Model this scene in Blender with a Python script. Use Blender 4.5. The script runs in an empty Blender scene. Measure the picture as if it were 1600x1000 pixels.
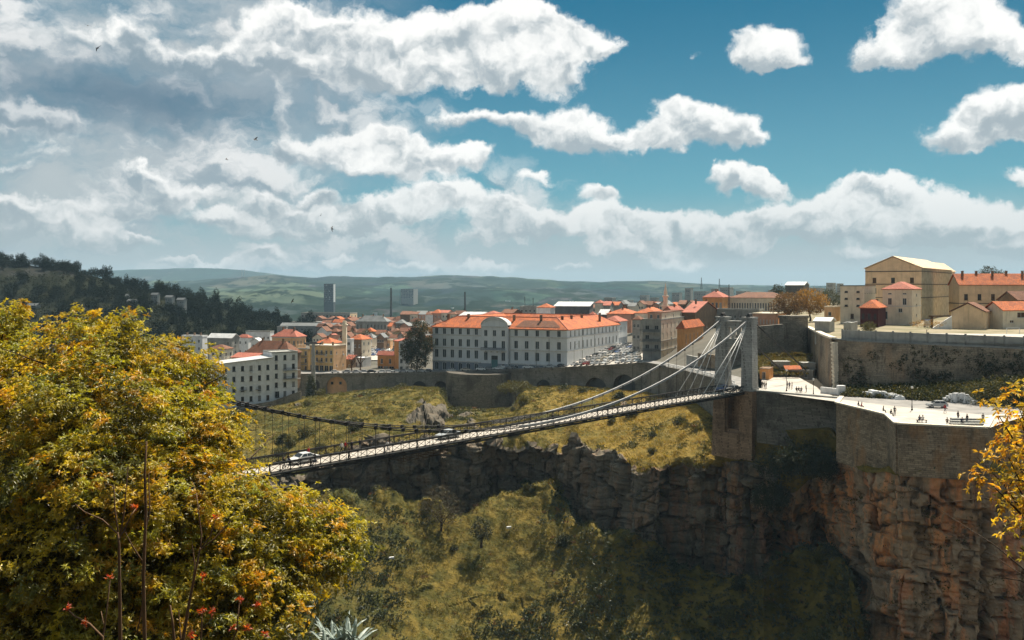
import bpy, bmesh, math, random
import numpy as np
from mathutils import Vector, Matrix
R = math.radians
random.seed(7)
rng = np.random.default_rng(11)
scene = bpy.context.scene
COL = scene.collection
# ------------------------------------------------------------------ camera, light, exposure
F, YH, H = 1400.0, 448.0, 24.0            # focal length in photo pixels, horizon row, eye height above the deck
cam_data = bpy.data.cameras.new("camera")
cam = bpy.data.objects.new("camera", cam_data)
COL.objects.link(cam)
cam.location = (0, 0, H)
cam.rotation_euler = (R(90), 0, 0)
cam_data.sensor_width = 36.0
cam_data.lens = 36.0 * F / 1600.0
cam_data.shift_y = -(500.0 - YH) / 1600.0
cam_data.clip_start, cam_data.clip_end = 0.3, 60000
scene.camera = cam
SUN_AZ, SUN_EL = 31.0, 57.0               # to the right of the view, above the horizon
sd = bpy.data.lights.new("sun", 'SUN')
sd.energy, sd.angle, sd.color = 5.0, R(0.5), (1.0, 0.89, 0.73)
sun = bpy.data.objects.new("sun", sd)
COL.objects.link(sun)
SUN = Vector((math.sin(R(SUN_AZ)) * math.cos(R(SUN_EL)), math.cos(R(SUN_AZ)) * math.cos(R(SUN_EL)), math.sin(R(SUN_EL))))
sun.rotation_euler = SUN.to_track_quat('Z', 'Y').to_euler()
scene.view_settings.view_transform = 'Standard'
scene.view_settings.look = 'None'
scene.view_settings.exposure = 0.78
scene.view_settings.gamma = 1.0
scene.view_settings.use_curve_mapping = False
cy = scene.cycles
cy.use_denoising = True
cy.max_bounces, cy.diffuse_bounces, cy.glossy_bounces = 6, 3, 2
cy.transmission_bounces, cy.transparent_max_bounces, cy.volume_bounces = 4, 6, 0
cy.caustics_reflective = cy.caustics_refractive = False

# ------------------------------------------------------------------ sky
class Nodes:
    """small wrapper that wires node expressions"""
    def __init__(s, tree):
        s.t = tree
    def node(s, typ, **kw):
        n = s.t.nodes.new(typ)
        for k, v in kw.items():
            setattr(n, k, v)
        return n
    def put(s, sock, v):
        if isinstance(v, bpy.types.NodeSocket):
            s.t.links.new(v, sock)
        else:
            sock.default_value = v
    def m(s, op, a, b=None, c=None, clamp=False):
        n = s.node('ShaderNodeMath', operation=op, use_clamp=clamp)
        for i, v in enumerate((a, b, c)):
            if v is not None:
                s.put(n.inputs[i], v)
        return n.outputs[0]
    def vm(s, op, a, b=None, scale=None):
        n = s.node('ShaderNodeVectorMath', operation=op)
        s.put(n.inputs[0], a)
        if b is not None:
            s.put(n.inputs[1], b)
        if scale is not None:
            s.put(n.inputs['Scale'], scale)
        return n.outputs['Value'] if op in ('DOT_PRODUCT', 'LENGTH') else n.outputs[0]
    def step(s, v, a, b, lo=0.0, hi=1.0, smooth=True):
        n = s.node('ShaderNodeMapRange', interpolation_type='SMOOTHSTEP' if smooth else 'LINEAR')
        s.put(n.inputs['Value'], v)
        for k, q in (('From Min', a), ('From Max', b), ('To Min', lo), ('To Max', hi)):
            s.put(n.inputs[k], q)
        return n.outputs[0]
    def mix(s, f, a, b, blend='MIX'):
        n = s.node('ShaderNodeMix', data_type='RGBA', blend_type=blend)
        for i, v in ((0, f), (6, a), (7, b)):
            if isinstance(v, tuple) and len(v) == 3:
                v = v + (1.0,)
            s.put(n.inputs[i], v)
        return n.outputs[2]
    def noise(s, vec, scale, detail=4.0, rough=0.55, dist=0.0, kind='FBM'):
        n = s.node('ShaderNodeTexNoise', noise_type=kind)
        s.put(n.inputs['Vector'], vec)
        n.inputs['Scale'].default_value = scale
        n.inputs['Detail'].default_value = detail
        n.inputs['Roughness'].default_value = rough
        n.inputs['Distortion'].default_value = dist
        return n.outputs[0]
    def voro(s, vec, scale, feature='F1', smooth=None):
        n = s.node('ShaderNodeTexVoronoi', feature=feature)
        s.put(n.inputs['Vector'], vec)
        n.inputs['Scale'].default_value = scale
        if smooth is not None:
            n.inputs['Smoothness'].default_value = smooth
        return n.outputs['Distance']
def build_sky():
    w = bpy.data.worlds.new("World")
    scene.world = w
    w.use_nodes = True
    t = w.node_tree
    t.nodes.clear()
    N = Nodes(t)
    gen = N.node('ShaderNodeTexCoord').outputs['Generated']
    sep = N.node('ShaderNodeSeparateXYZ')
    t.links.new(gen, sep.inputs[0])
    x, y, z = sep.outputs
    az = N.m('ARCTAN2', x, y)
    hyp = N.m('SQRT', N.m('ADD', N.m('MULTIPLY', x, x), N.m('MULTIPLY', y, y)))
    el = N.m('DIVIDE', z, N.m('MAXIMUM', hyp, 0.02))
    comb = N.node('ShaderNodeCombineXYZ')
    t.links.new(az, comb.inputs[0]); t.links.new(el, comb.inputs[1])
    V = comb.outputs[0]
    # cauliflower edges: the lookup point is pushed about by coarse and fine noise
    def ncol(vec, scale, detail, rough):
        n = N.node('ShaderNodeTexNoise')
        N.put(n.inputs['Vector'], vec)
        n.inputs['Scale'].default_value, n.inputs['Detail'].default_value, n.inputs['Roughness'].default_value = scale, detail, rough
        return n.outputs['Color']
    warp = N.vm('ADD', N.vm('SCALE', N.vm('SUBTRACT', ncol(V, 14.0, 3.0, 0.55), (0.5, 0.5, 0.5)), scale=0.050), N.vm('SCALE', N.vm('SUBTRACT', ncol(V, 46.0, 5.0, 0.62), (0.5, 0.5, 0.5)), scale=0.026))
    Wp = N.vm('ADD', V, warp)
    def ang(px, py):
        a = math.atan((px - 800) / F)
        return a, (YH - py) / F * math.cos(a)
    # (px, py, half width, half height, weight)
    puffs = [
        (1203, 72, 50, 28, 1.1), (1178, 92, 40, 16, .8), (1240, 96, 28, 12, .6),
        (1400, 78, 60, 34, 1.1), (1475, 35, 62, 48, 1.2), (1545, 56, 50, 30, 1.0), (1440, 10, 40, 26, .8), (1360, 96, 30, 14, .7), (1595, 80, 40, 22, .8),
        (1560, 185, 60, 38, 1.2), (1500, 212, 42, 20, .9), (1612, 172, 46, 36, 1.1), (1600, 266, 36, 14, 1.0), 
        (1060, 188, 46, 34, 1.15), (1105, 200, 66, 34, 1.2), (1165, 214, 36, 18, .95), (1010, 212, 30, 18, .8),
        (915, 195, 50, 32, 1.1), (860, 205, 46, 30, 1.0), (960, 218, 36, 20, 1.0), (800, 190, 60, 18, .8), (720, 180, 50, 16, .6),
        (1172, 276, 32, 20, 1.0), (1150, 290, 46, 22, 1.0), (1205, 296, 30, 20, .9), (1118, 272, 16, 10, .5),
        (935, 300, 40, 14, 1.0), (838, 276, 34, 11, .8), (1085, 74, 16, 11, .42),
        (1365, 290, 52, 26, 1.1), (1310, 320, 60, 28, 1.0), (1420, 312, 60, 28, 1.0), (1490, 340, 70, 26, .9), (1570, 350, 70, 26, .8), (1255, 345, 60, 24, .8), (1395, 345, 120, 30, .8),
        (790, 310, 60, 22, .8), (1000, 340, 40, 18, .8), (1075, 352, 60, 18, .8), (880, 350, 70, 20, .7), (1160, 362, 70, 18, .7), (960, 362, 60, 18, .6), (770, 345, 90, 24, .6),
        (835, 30, 50, 34, 1.3), (760, 40, 70, 34, 1.2), (680, 52, 70, 34, 1.2), (590, 60, 60, 34, 1.1), (520, 52, 60, 36, 1.1), (445, 30, 50, 30, 1.1), (410, 70, 60, 40, .9),
        (900, 62, 56, 34, 1.2), (860, 110, 60, 36, 1.1), (760, 100, 90, 36, 1.0), (640, 110, 90, 34, .9), (500, 110, 90, 34, .8), (955, 70, 30, 12, .7),
        (590, 215, 50, 24, 1.1), (540, 235, 60, 26, 1.0), (650, 240, 66, 28, 1.1), (725, 245, 44, 18, 1.0), (450, 235, 50, 22, .8), (440, 180, 22, 44, .6), (600, 270, 100, 20, .6),
        (210, 55, 44, 40, .8), (330, 90, 36, 30, .8), (70, 45, 50, 30, .5), (260, 90, 50, 22, .6), (130, 70, 36, 30, .4),
        (90, 195, 80, 26, .7), (20, 180, 40, 20, .6), (230, 268, 46, 20, .9), (60, 245, 60, 20, .5), (30, 275, 50, 14, .5), (120, 330, 70, 18, .5),
        (315, 300, 34, 16, .8), (400, 310, 40, 20, .8), (450, 335, 56, 18, .8), (530, 345, 60, 16, .7), (330, 340, 40, 14, .6), (640, 320, 60, 20, .6), (700, 300, 60, 18, .5),
    ]
    n1 = N.noise(Wp, 20.0, 7.0, 0.60)
    ns = N.noise(Wp, 13.0, 4.0, 0.55)
    nsb = N.noise(N.vm('ADD', Wp, (0.007, 0.016, 0)), 13.0, 4.0, 0.55)
    relief = N.m('SUBTRACT', ns, nsb)
    n3 = N.noise(Wp, 52.0, 4.0, 0.6)
    grain = N.m('ADD', N.m('MULTIPLY', relief, 2.1), N.m('MULTIPLY', N.m('SUBTRACT', n3, 0.5), 0.34))
    leftness = N.step(az, -0.36, -0.04, 1.0, 0.0)
    sky = N.node('ShaderNodeTexSky', sky_type='NISHITA', sun_disc=False)
    sky.sun_elevation, sky.sun_rotation = R(SUN_EL), R(SUN_AZ)
    sky.altitude, sky.air_density, sky.dust_density, sky.ozone_density = 650, 1.0, 0.6, 2.2
    clear = N.vm('MULTIPLY', sky.outputs[0], (0.060, 0.098, 0.082))
    blue = N.mix(N.step(el, 0.05, 0.36), N.mix(0.75, clear, (0.085, 0.270, 0.375)), N.mix(0.90, clear, (0.000, 0.125, 0.240)))
    n4 = N.noise(N.vm('MULTIPLY', Wp, (1, 2.2, 0)), 7.0, 6.0, 0.6)
    veilcol = N.mix(N.step(el, 0.0, 0.22), (0.40, 0.455, 0.475), N.mix(N.step(n4, 0.38, 0.62), (0.25, 0.345, 0.405), (0.47, 0.51, 0.53)))
    # low haze bank and the thin sheet over the left half
    veil = N.m('MAXIMUM', N.step(el, 0.02, 0.115, 0.97, 0.0), N.m('MULTIPLY', leftness, N.step(n4, 0.28, 0.55, 0.45, 0.97)))
    base = N.mix(veil, blue, veilcol)
    # broken sheet of heaped cloud over the left half of the view
    sv = N.vm('MULTIPLY', Wp, (1, 1.75, 0))
    s1, s2 = N.noise(sv, 8.0, 7.0, 0.56), N.noise(N.vm('ADD', sv, (0.010, 0.028, 0)), 8.0, 4.0, 0.53)
    cover = N.m('MULTIPLY', N.step(s1, 0.455, 0.60), N.m('MAXIMUM', N.step(az, -0.22, 0.0, 1.0, 0.0), N.m('MULTIPLY', N.step(az, -0.02, 0.22, 0.9, 0.0), N.step(el, 0.10, 0.17, 1.0, 0.0))))
    slit = N.m('ADD', N.m('MULTIPLY_ADD', N.m('SUBTRACT', s1, s2), 4.2, 0.34), N.m('MULTIPLY_ADD', s1, 1.3, -0.65))
    base = N.mix(N.m('MULTIPLY', cover, 0.9), base, N.mix(N.step(slit, 0.05, 0.85), (0.27, 0.345, 0.395), N.mix(N.step(el, 0.0, 0.16), (0.52, 0.55, 0.56), (0.80, 0.80, 0.79))))
    low = N.step(el, 0.02, 0.145, 1.0, 0.0)
    ragged = N.m('ADD', N.m('SUBTRACT', n1, 0.5), N.m('MULTIPLY', N.m('SUBTRACT', n3, 0.5), 0.28))
    shade = N.mix(leftness, (0.36, 0.42, 0.455), (0.26, 0.335, 0.385))
    def shell(colour):
        bgn = N.node('ShaderNodeBackground')
        N.put(bgn.inputs[0], colour)
        bgn.inputs[1].default_value = SKY_GAIN
        return bgn.outputs[0]
    def mixs(f, a, b):
        n = N.node('ShaderNodeMixShader')
        N.put(n.inputs[0], f); t.links.new(a, n.inputs[1]); t.links.new(b, n.inputs[2])
        return n.outputs[0]
    lowrng = random.Random(4)
    for k in range(46):                                    # the long bank of small cumulus over the horizon
        px = -40 + k * 37 + lowrng.uniform(-20, 20)
        py = lowrng.choice((312, 335, 358, 378, 395, 410)) + lowrng.uniform(-8, 8)
        if px > 1050 and py < 350:
            py += 40
        puffs.append((px, py, lowrng.uniform(28, 62), lowrng.uniform(10, 17) * (1.25 - (py - 310) / 220), lowrng.uniform(0.75, 1.1)))
    ports = (('Wp', 'Vector'), ('Base', 'Color'), ('Ragged', 'Float'), ('Grain', 'Float'), ('Left', 'Float'), ('Low', 'Float'), ('Shade', 'Color'))
    shared = dict(Wp=Wp, Base=base, Ragged=ragged, Grain=grain, Left=leftness, Low=low, Shade=shade)
    def near_of(u0, u1, v0, v1):
        near = []
        for px, py, a, b, wt in puffs:
            u, v = ang(px, py)
            if not (u + 2.1 * a / F < u0 - .02 or u - 2.1 * a / F > u1 + .02 or v + 2.1 * b / F < v0 - .02 or v - 2.1 * b / F > v1 + .02):
                near.append((u, v, F / a, F / b, wt))
        return near
    def tile(u0, u1, v0, v1):
        near = near_of(u0, u1, v0, v1)
        if not near:
            return shell(base)
        gt = bpy.data.node_groups.new("sky_tile", 'ShaderNodeTree')
        for nm, ty in ports:
            gt.interface.new_socket(nm, in_out='INPUT', socket_type='NodeSocket' + ty)
        gt.interface.new_socket('Sky', in_out='OUTPUT', socket_type='NodeSocketShader')
        M = Nodes(gt)
        gi = M.node('NodeGroupInput').outputs
        p = gi['Wp']
        Fsum = Gsum = None
        for u, v, fa, fb, wt in near:
            n = M.node('ShaderNodeVectorMath', operation='MULTIPLY_ADD')
            gt.links.new(p, n.inputs[0])
            n.inputs[1].default_value = (fa, fb, 0)
            n.inputs[2].default_value = (-u * fa, -v * fb, 0)
            d = n.outputs[0]
            e = M.m('POWER', 0.31, M.vm('DOT_PRODUCT', d, d))
            g = M.vm('DOT_PRODUCT', d, (0.30, 0.95, 0))      # how high and sunward in its own cloud
            Fsum = M.m('MULTIPLY', e, wt) if Fsum is None else M.m('MULTIPLY_ADD', e, wt, Fsum)
            Gsum = M.m('MULTIPLY', e, g) if Gsum is None else M.m('MULTIPLY_ADD', e, g, Gsum)
        dens = M.m('ADD', Fsum, M.m('MULTIPLY', gi['Ragged'], M.step(Fsum, 0.0, 0.4, 0.25, 1.3)))
        alpha = M.step(dens, 0.26, 0.70)
        height = M.m('DIVIDE', Gsum, M.m('ADD', Fsum, 0.12))
        lit = M.m('ADD', M.m('MULTIPLY_ADD', height, 0.62, 0.60), gi['Grain'])
        lit = M.m('SUBTRACT', lit, M.m('MULTIPLY', gi['Left'], 0.15))
        lit = M.m('ADD', lit, M.step(dens, 0.45, 0.9, 0.16, 0.0))      # the thin rims let the sun through
        lit = M.m('SUBTRACT', lit, M.step(Fsum, 1.3, 2.3, 0.0, 0.22))
        white = M.mix(gi['Low'], (0.93, 0.925, 0.90), (0.68, 0.69, 0.685))
        grey = M.mix(gi['Low'], gi['Shade'], (0.345, 0.405, 0.43))
        cloud = M.mix(M.step(lit, 0.16, 0.88, 0.0, 1.0), grey, white)
        c = M.mix(M.m('MULTIPLY', alpha, M.m('SUBTRACT', 0.97, M.m('MULTIPLY', gi['Low'], 0.12))), gi['Base'], cloud)
        if u0 < -0.05:
            du, dv = ang(205, 150)
            dd = M.vm('MULTIPLY', M.vm('SUBTRACT', p, (du, dv, 0)), (F / 225, F / 48, 0))
            dark = M.m('EXPONENT', M.m('MULTIPLY', M.vm('DOT_PRODUCT', dd, dd), -1.0))
            c = M.mix(M.m('MULTIPLY', dark, 0.85), c, (0.085, 0.165, 0.24))
        bgn = M.node('ShaderNodeBackground')
        M.put(bgn.inputs[0], c)
        bgn.inputs[1].default_value = SKY_GAIN
        gt.links.new(bgn.outputs[0], M.node('NodeGroupOutput').inputs[0])
        gn = N.node('ShaderNodeGroup')
        gn.node_tree = gt
        for nm, _ in ports:
            t.links.new(shared[nm], gn.inputs[nm])
        return gn.outputs[0]
    us = [-0.60, -0.38, -0.24, -0.12, 0.0, 0.12, 0.24, 0.38, 0.60]
    vs = [-0.02, 0.075, 0.15, 0.235, 0.36]
    def split_v(i, j0, j1):
        if j1 - j0 == 1:
            return tile(us[i], us[i + 1], vs[j0], vs[j1])
        k = (j0 + j1) // 2
        return mixs(N.m('GREATER_THAN', el, vs[k]), split_v(i, j0, k), split_v(i, k, j1))
    def split_u(i0, i1):
        if i1 - i0 == 1:
            return split_v(i0, 0, len(vs) - 1)
        k = (i0 + i1) // 2
        return mixs(N.m('GREATER_THAN', az, us[k]), split_u(i0, k), split_u(k, i1))
    # the rest of the sky: loose fair-weather clouds on the same blue
    wide = N.m('MULTIPLY', N.step(N.noise(N.vm('MULTIPLY', V, (1, 2.0, 0)), 3.2, 4.0, 0.6), 0.50, 0.70), 0.55)
    rest = N.mix(wide, N.mix(N.step(el, 0.05, 0.4), (0.44, 0.45, 0.44), N.mix(0.6, clear, (0.16, 0.19, 0.20))), (0.66, 0.645, 0.61))
    sunward = N.vm('DOT_PRODUCT', gen, tuple(SUN))          # the sky brightens round the sun
    rest = N.mix(1.0, rest, N.mix(N.step(sunward, 0.35, 0.98), (1, 1, 1), (2.6, 2.4, 2.1)), 'MULTIPLY')
    rest = N.vm('MULTIPLY', rest, (0.86, 0.86, 0.86))
    rest = N.mix(N.step(el, -0.03, -0.01, 1.0, 0.0), rest, (0.12, 0.10, 0.07))
    inside = N.m('MULTIPLY', N.m('LESS_THAN', N.m('ABSOLUTE', az), 0.60), N.m('MULTIPLY', N.m('GREATER_THAN', el, -0.02), N.m('LESS_THAN', el, 0.36)))
    final = mixs(inside, shell(rest), split_u(0, len(us) - 1))
    out = N.node('ShaderNodeOutputWorld')
    t.links.new(final, out.inputs[0])
    w.cycles.sampling_method = 'MANUAL'
    w.cycles.sample_map_resolution = 512
SKY_GAIN = 0.665
build_sky()
# ------------------------------------------------------------------ helpers
def P(x, y, Y):
    """the place at depth Y that stands at this spot of the photograph"""
    return Vector(((x - 800.0) * Y / F, Y, H - (y - YH) * Y / F))
def G(x, Y, z=0.0):
    return Vector(((x - 800.0) * Y / F, Y, z))
def DZ(y, z):
    """depth at which height z shows on row y"""
    return (H - z) * F / (y - YH)

class MB:
    """collects faces and links them as one mesh object"""
    def __init__(s):
        s.v, s.f, s.mi = [], [], []
    def face(s, pts, m=0):
        i = len(s.v)
        s.v.extend([tuple(p) for p in pts])
        s.f.append(tuple(range(i, i + len(pts)))); s.mi.append(m)
    def box(s, c, size, rz=0.0, m=0, taper=1.0):
        cx, cyy, cz = c
        hx, hy, hz = size[0] / 2, size[1] / 2, size[2] / 2
        ca, sa = math.cos(rz), math.sin(rz)
        i = len(s.v)
        for zz, k in ((-hz, 1.0), (hz, taper)):
            for xx, yy in ((-hx, -hy), (hx, -hy), (hx, hy), (-hx, hy)):
                s.v.append((cx + (xx * ca - yy * sa) * k, cyy + (xx * sa + yy * ca) * k, cz + zz))
        for q in ((3, 2, 1, 0), (4, 5, 6, 7), (0, 1, 5, 4), (1, 2, 6, 5), (2, 3, 7, 6), (3, 0, 4, 7)):
            s.f.append(tuple(i + k for k in q)); s.mi.append(m)
    def bar(s, a, b, w, h=None, m=0):
        a, b = Vector(a), Vector(b)
        h = h or w
        d = (b - a).normalized()
        up = Vector((0, 0, 1)) if abs(d.z) < 0.97 else Vector((1, 0, 0))
        r = d.cross(up).normalized() * (w / 2); u = r.cross(d).normalized() * (h / 2)
        i = len(s.v)
        for p in (a, b):
            for q in (-r - u, r - u, r + u, -r + u):
                s.v.append(tuple(p + q))
        for q in ((3, 2, 1, 0), (4, 5, 6, 7), (0, 1, 5, 4), (1, 2, 6, 5), (2, 3, 7, 6), (3, 0, 4, 7)):
            s.f.append(tuple(i + k for k in q)); s.mi.append(m)
    def tube(s, pts, rad, n=6, m=0, caps=True):
        pts = [Vector(p) for p in pts]
        rads = rad if isinstance(rad, (list, tuple)) else [rad] * len(pts)
        i0 = len(s.v)
        prev = None
        for k, p in enumerate(pts):
            d = (pts[min(k + 1, len(pts) - 1)] - pts[max(k - 1, 0)])
            d = d.normalized() if d.length > 1e-9 else Vector((0, 0, 1))
            if prev is None:
                a = d.cross(Vector((0, 0, 1)) if abs(d.z) < 0.9 else Vector((1, 0, 0))).normalized()
            else:
                a = (prev - d * prev.dot(d)).normalized()
            prev = a
            b = d.cross(a)
            for j in range(n):
                t = 2 * math.pi * j / n
                s.v.append(tuple(p + (a * math.cos(t) + b * math.sin(t)) * rads[k]))
        for k in range(len(pts) - 1):
            for j in range(n):
                s.f.append((i0 + k * n + j, i0 + k * n + (j + 1) % n, i0 + (k + 1) * n + (j + 1) % n, i0 + (k + 1) * n + j)); s.mi.append(m)
        if caps:
            s.f.append(tuple(i0 + j for j in reversed(range(n)))); s.mi.append(m)
            s.f.append(tuple(i0 + (len(pts) - 1) * n + j for j in range(n))); s.mi.append(m)
    def lathe(s, c, prof, n=12, m=0):
        i0 = len(s.v)
        for r, z in prof:
            for j in range(n):
                t = 2 * math.pi * j / n
                s.v.append((c[0] + r * math.cos(t), c[1] + r * math.sin(t), c[2] + z))
        for k in range(len(prof) - 1):
            for j in range(n):
                s.f.append((i0 + k * n + j, i0 + k * n + (j + 1) % n, i0 + (k + 1) * n + (j + 1) % n, i0 + (k + 1) * n + j)); s.mi.append(m)
        s.f.append(tuple(i0 + j for j in reversed(range(n)))); s.mi.append(m)
        s.f.append(tuple(i0 + (len(prof) - 1) * n + j for j in range(n))); s.mi.append(m)
    def prism(s, poly, z0, z1, m=0, mtop=None):
        """upright prism over a counter-clockwise ground polygon; z0, z1 may be lists"""
        n = len(poly)
        a = z0 if isinstance(z0, (list, tuple)) else [z0] * n
        b = z1 if isinstance(z1, (list, tuple)) else [z1] * n
        i = len(s.v)
        s.v += [(p[0], p[1], a[k]) for k, p in enumerate(poly)] + [(p[0], p[1], b[k]) for k, p in enumerate(poly)]
        for k in range(n):
            q = (k + 1) % n
            s.f.append((i + k, i + q, i + n + q, i + n + k)); s.mi.append(m)
        s.f.append(tuple(i + n + k for k in range(n))); s.mi.append(m if mtop is None else mtop)
        s.f.append(tuple(i + k for k in reversed(range(n)))); s.mi.append(m)
    def mesh(s, name, mats, smooth=False):
        me = bpy.data.meshes.new(name)
        me.from_pydata(s.v, [], s.f)
        for mt in mats:
            me.materials.append(mt)
        if len(mats) > 1:
            me.polygons.foreach_set('material_index', s.mi)
        if smooth:
            me.polygons.foreach_set('use_smooth', [True] * len(me.polygons))
        me.update()
        return me
    def build(s, name, mats, parent=None, smooth=False):
        if not isinstance(mats, (list, tuple)):
            mats = [mats]
        return link(name, s.mesh(name, mats, smooth), parent)

def link(name, me, parent=None):
    o = bpy.data.objects.new(name, me)
    COL.objects.link(o)
    if parent is not None:
        o.parent = parent
    return o
def tag(o, label=None, cat=None, group=None, kind=None):
    for k, v in (('label', label), ('category', cat), ('group', group), ('kind', kind)):
        if v:
            o[k] = v
    return o
def empty(name, loc, rz=0.0, **kw):
    o = bpy.data.objects.new(name, None)
    COL.objects.link(o)
    o.location = loc
    o.rotation_euler = (0, 0, rz)
    return tag(o, **kw)
def copy_tree(o, parent=None):
    c = o.copy()
    COL.objects.link(c)
    c.parent = parent
    for ch in o.children:
        copy_tree(ch, c)
    return c
def structure(o):
    o['kind'] = 'structure'
    return o
def np_mesh(name, verts, faces, mats, smooth=False, mi=None):
    """mesh from numpy arrays; faces all of one size"""
    me = bpy.data.meshes.new(name)
    verts = np.ascontiguousarray(verts, dtype=np.float32); faces = np.ascontiguousarray(faces, dtype=np.int32)
    k = faces.shape[1]
    me.vertices.add(len(verts)); me.vertices.foreach_set('co', verts.ravel())
    me.loops.add(faces.size); me.loops.foreach_set('vertex_index', faces.ravel())
    me.polygons.add(len(faces)); me.polygons.foreach_set('loop_start', np.arange(0, faces.size, k, dtype=np.int32))
    for mt in mats:
        me.materials.append(mt)
    if mi is not None:
        me.polygons.foreach_set('material_index', np.ascontiguousarray(mi, dtype=np.int32))
    me.update(calc_edges=True)
    me.polygons.foreach_set('use_smooth', [smooth] * len(me.polygons))
    return me
def vcol(me, name, vals):
    """per-vertex scalar or colour of the thing itself"""
    vals = np.asarray(vals, dtype=np.float32)
    if vals.ndim == 1:
        a = me.attributes.new(name, 'FLOAT', 'POINT'); a.data.foreach_set('value', vals)
    else:
        a = me.attributes.new(name, 'FLOAT_COLOR', 'POINT')
        a.data.foreach_set('color', np.concatenate([vals, np.ones((len(vals), 1), np.float32)], 1).ravel())

# numpy noise
def _hash(ix, iy, iz, seed):
    h = (ix.astype(np.int64) * 374761393 + iy.astype(np.int64) * 668265263 + iz.astype(np.int64) * 2147483647 + seed * 974634533) & 0xffffffff
    h = ((h ^ (h >> 13)) * 1274126177) & 0xffffffff
    h = ((h ^ (h >> 15)) * 2246822519) & 0xffffffff
    return ((h ^ (h >> 16)) & 0xffffff) / float(0xffffff)
def vnoise(p, seed=0):
    """value noise in 0..1 at the rows of p"""
    p = np.asarray(p, dtype=np.float64)
    i = np.floor(p); f = p - i; f = f * f * f * (f * (f * 6 - 15) + 10); i = i.astype(np.int64)
    out = 0
    for dx in (0, 1):
        for dy in (0, 1):
            for dz in (0, 1):
                w = (f[:, 0] if dx else 1 - f[:, 0]) * (f[:, 1] if dy else 1 - f[:, 1]) * (f[:, 2] if dz else 1 - f[:, 2])
                out = out + w * _hash(i[:, 0] + dx, i[:, 1] + dy, i[:, 2] + dz, seed)
    return out
def fbm(p, octaves=4, seed=0, gain=0.5):
    p = np.asarray(p, dtype=np.float64)
    a, s, t = 1.0, 0.0, 0.0
    for k in range(octaves):
        s = s + a * vnoise(p * (2.03 ** k), seed + k * 17); t += a; a *= gain
    return s / t

# ------------------------------------------------------------------ materials
MATS = {}
def new_mat(name):
    m = bpy.data.materials.new(name)
    m.use_nodes = True
    t = m.node_tree
    b = t.nodes['Principled BSDF']
    b.inputs['Specular IOR Level'].default_value = 0.25
    return m, Nodes(t), b
def mat(name, c1, c2=None, scale=1.0, rough=0.85, bump=0.0, bscale=None, streak=0.0, metallic=0.0, spec=None, coords='Object', stretch=(1, 1, 1)):
    """weathered surface: two tones mottled by noise, rain streaks if asked"""
    if name in MATS:
        return MATS[name]
    m, N, b = new_mat(name)
    if c2 is None:
        c2 = tuple(c * 0.72 for c in c1)
    co = N.vm('MULTIPLY', N.node('ShaderNodeTexCoord').outputs[coords], stretch)
    n = N.noise(co, scale, 6.0, 0.62)
    col = N.mix(N.step(n, 0.34, 0.68), c1 + (1,), c2 + (1,))
    if streak:
        st = N.noise(N.vm('MULTIPLY', co, (1.0, 1.0, 0.10)), scale * 3.2, 4.0, 0.6)
        col = N.mix(N.m('MULTIPLY', N.step(st, 0.52, 0.74), streak), col, tuple(c * 0.42 for c in c2) + (1,))
    N.put(b.inputs['Base Color'], col)
    b.inputs['Roughness'].default_value = rough
    b.inputs['Metallic'].default_value = metallic
    if spec is not None:
        b.inputs['Specular IOR Level'].default_value = spec
    if bump:
        bn = N.node('ShaderNodeBump')
        bn.inputs['Strength'].default_value = bump
        bn.inputs['Distance'].default_value = 0.1
        N.put(bn.inputs['Height'], N.noise(co, bscale or scale * 4, 5.0, 0.6))
        N.t.links.new(bn.outputs[0], b.inputs['Normal'])
    MATS[name] = m
    return m
def wall_vec(N, scale=1.0):
    co = N.node('ShaderNodeTexCoord').outputs['Object']
    s = N.node('ShaderNodeSeparateXYZ'); N.t.links.new(co, s.inputs[0])
    c = N.node('ShaderNodeCombineXYZ')
    N.put(c.inputs[0], N.m('ADD', s.outputs[0], N.m('MULTIPLY', s.outputs[1], 0.83)))
    N.put(c.inputs[1], s.outputs[2])
    return co, c.outputs[0]
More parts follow.
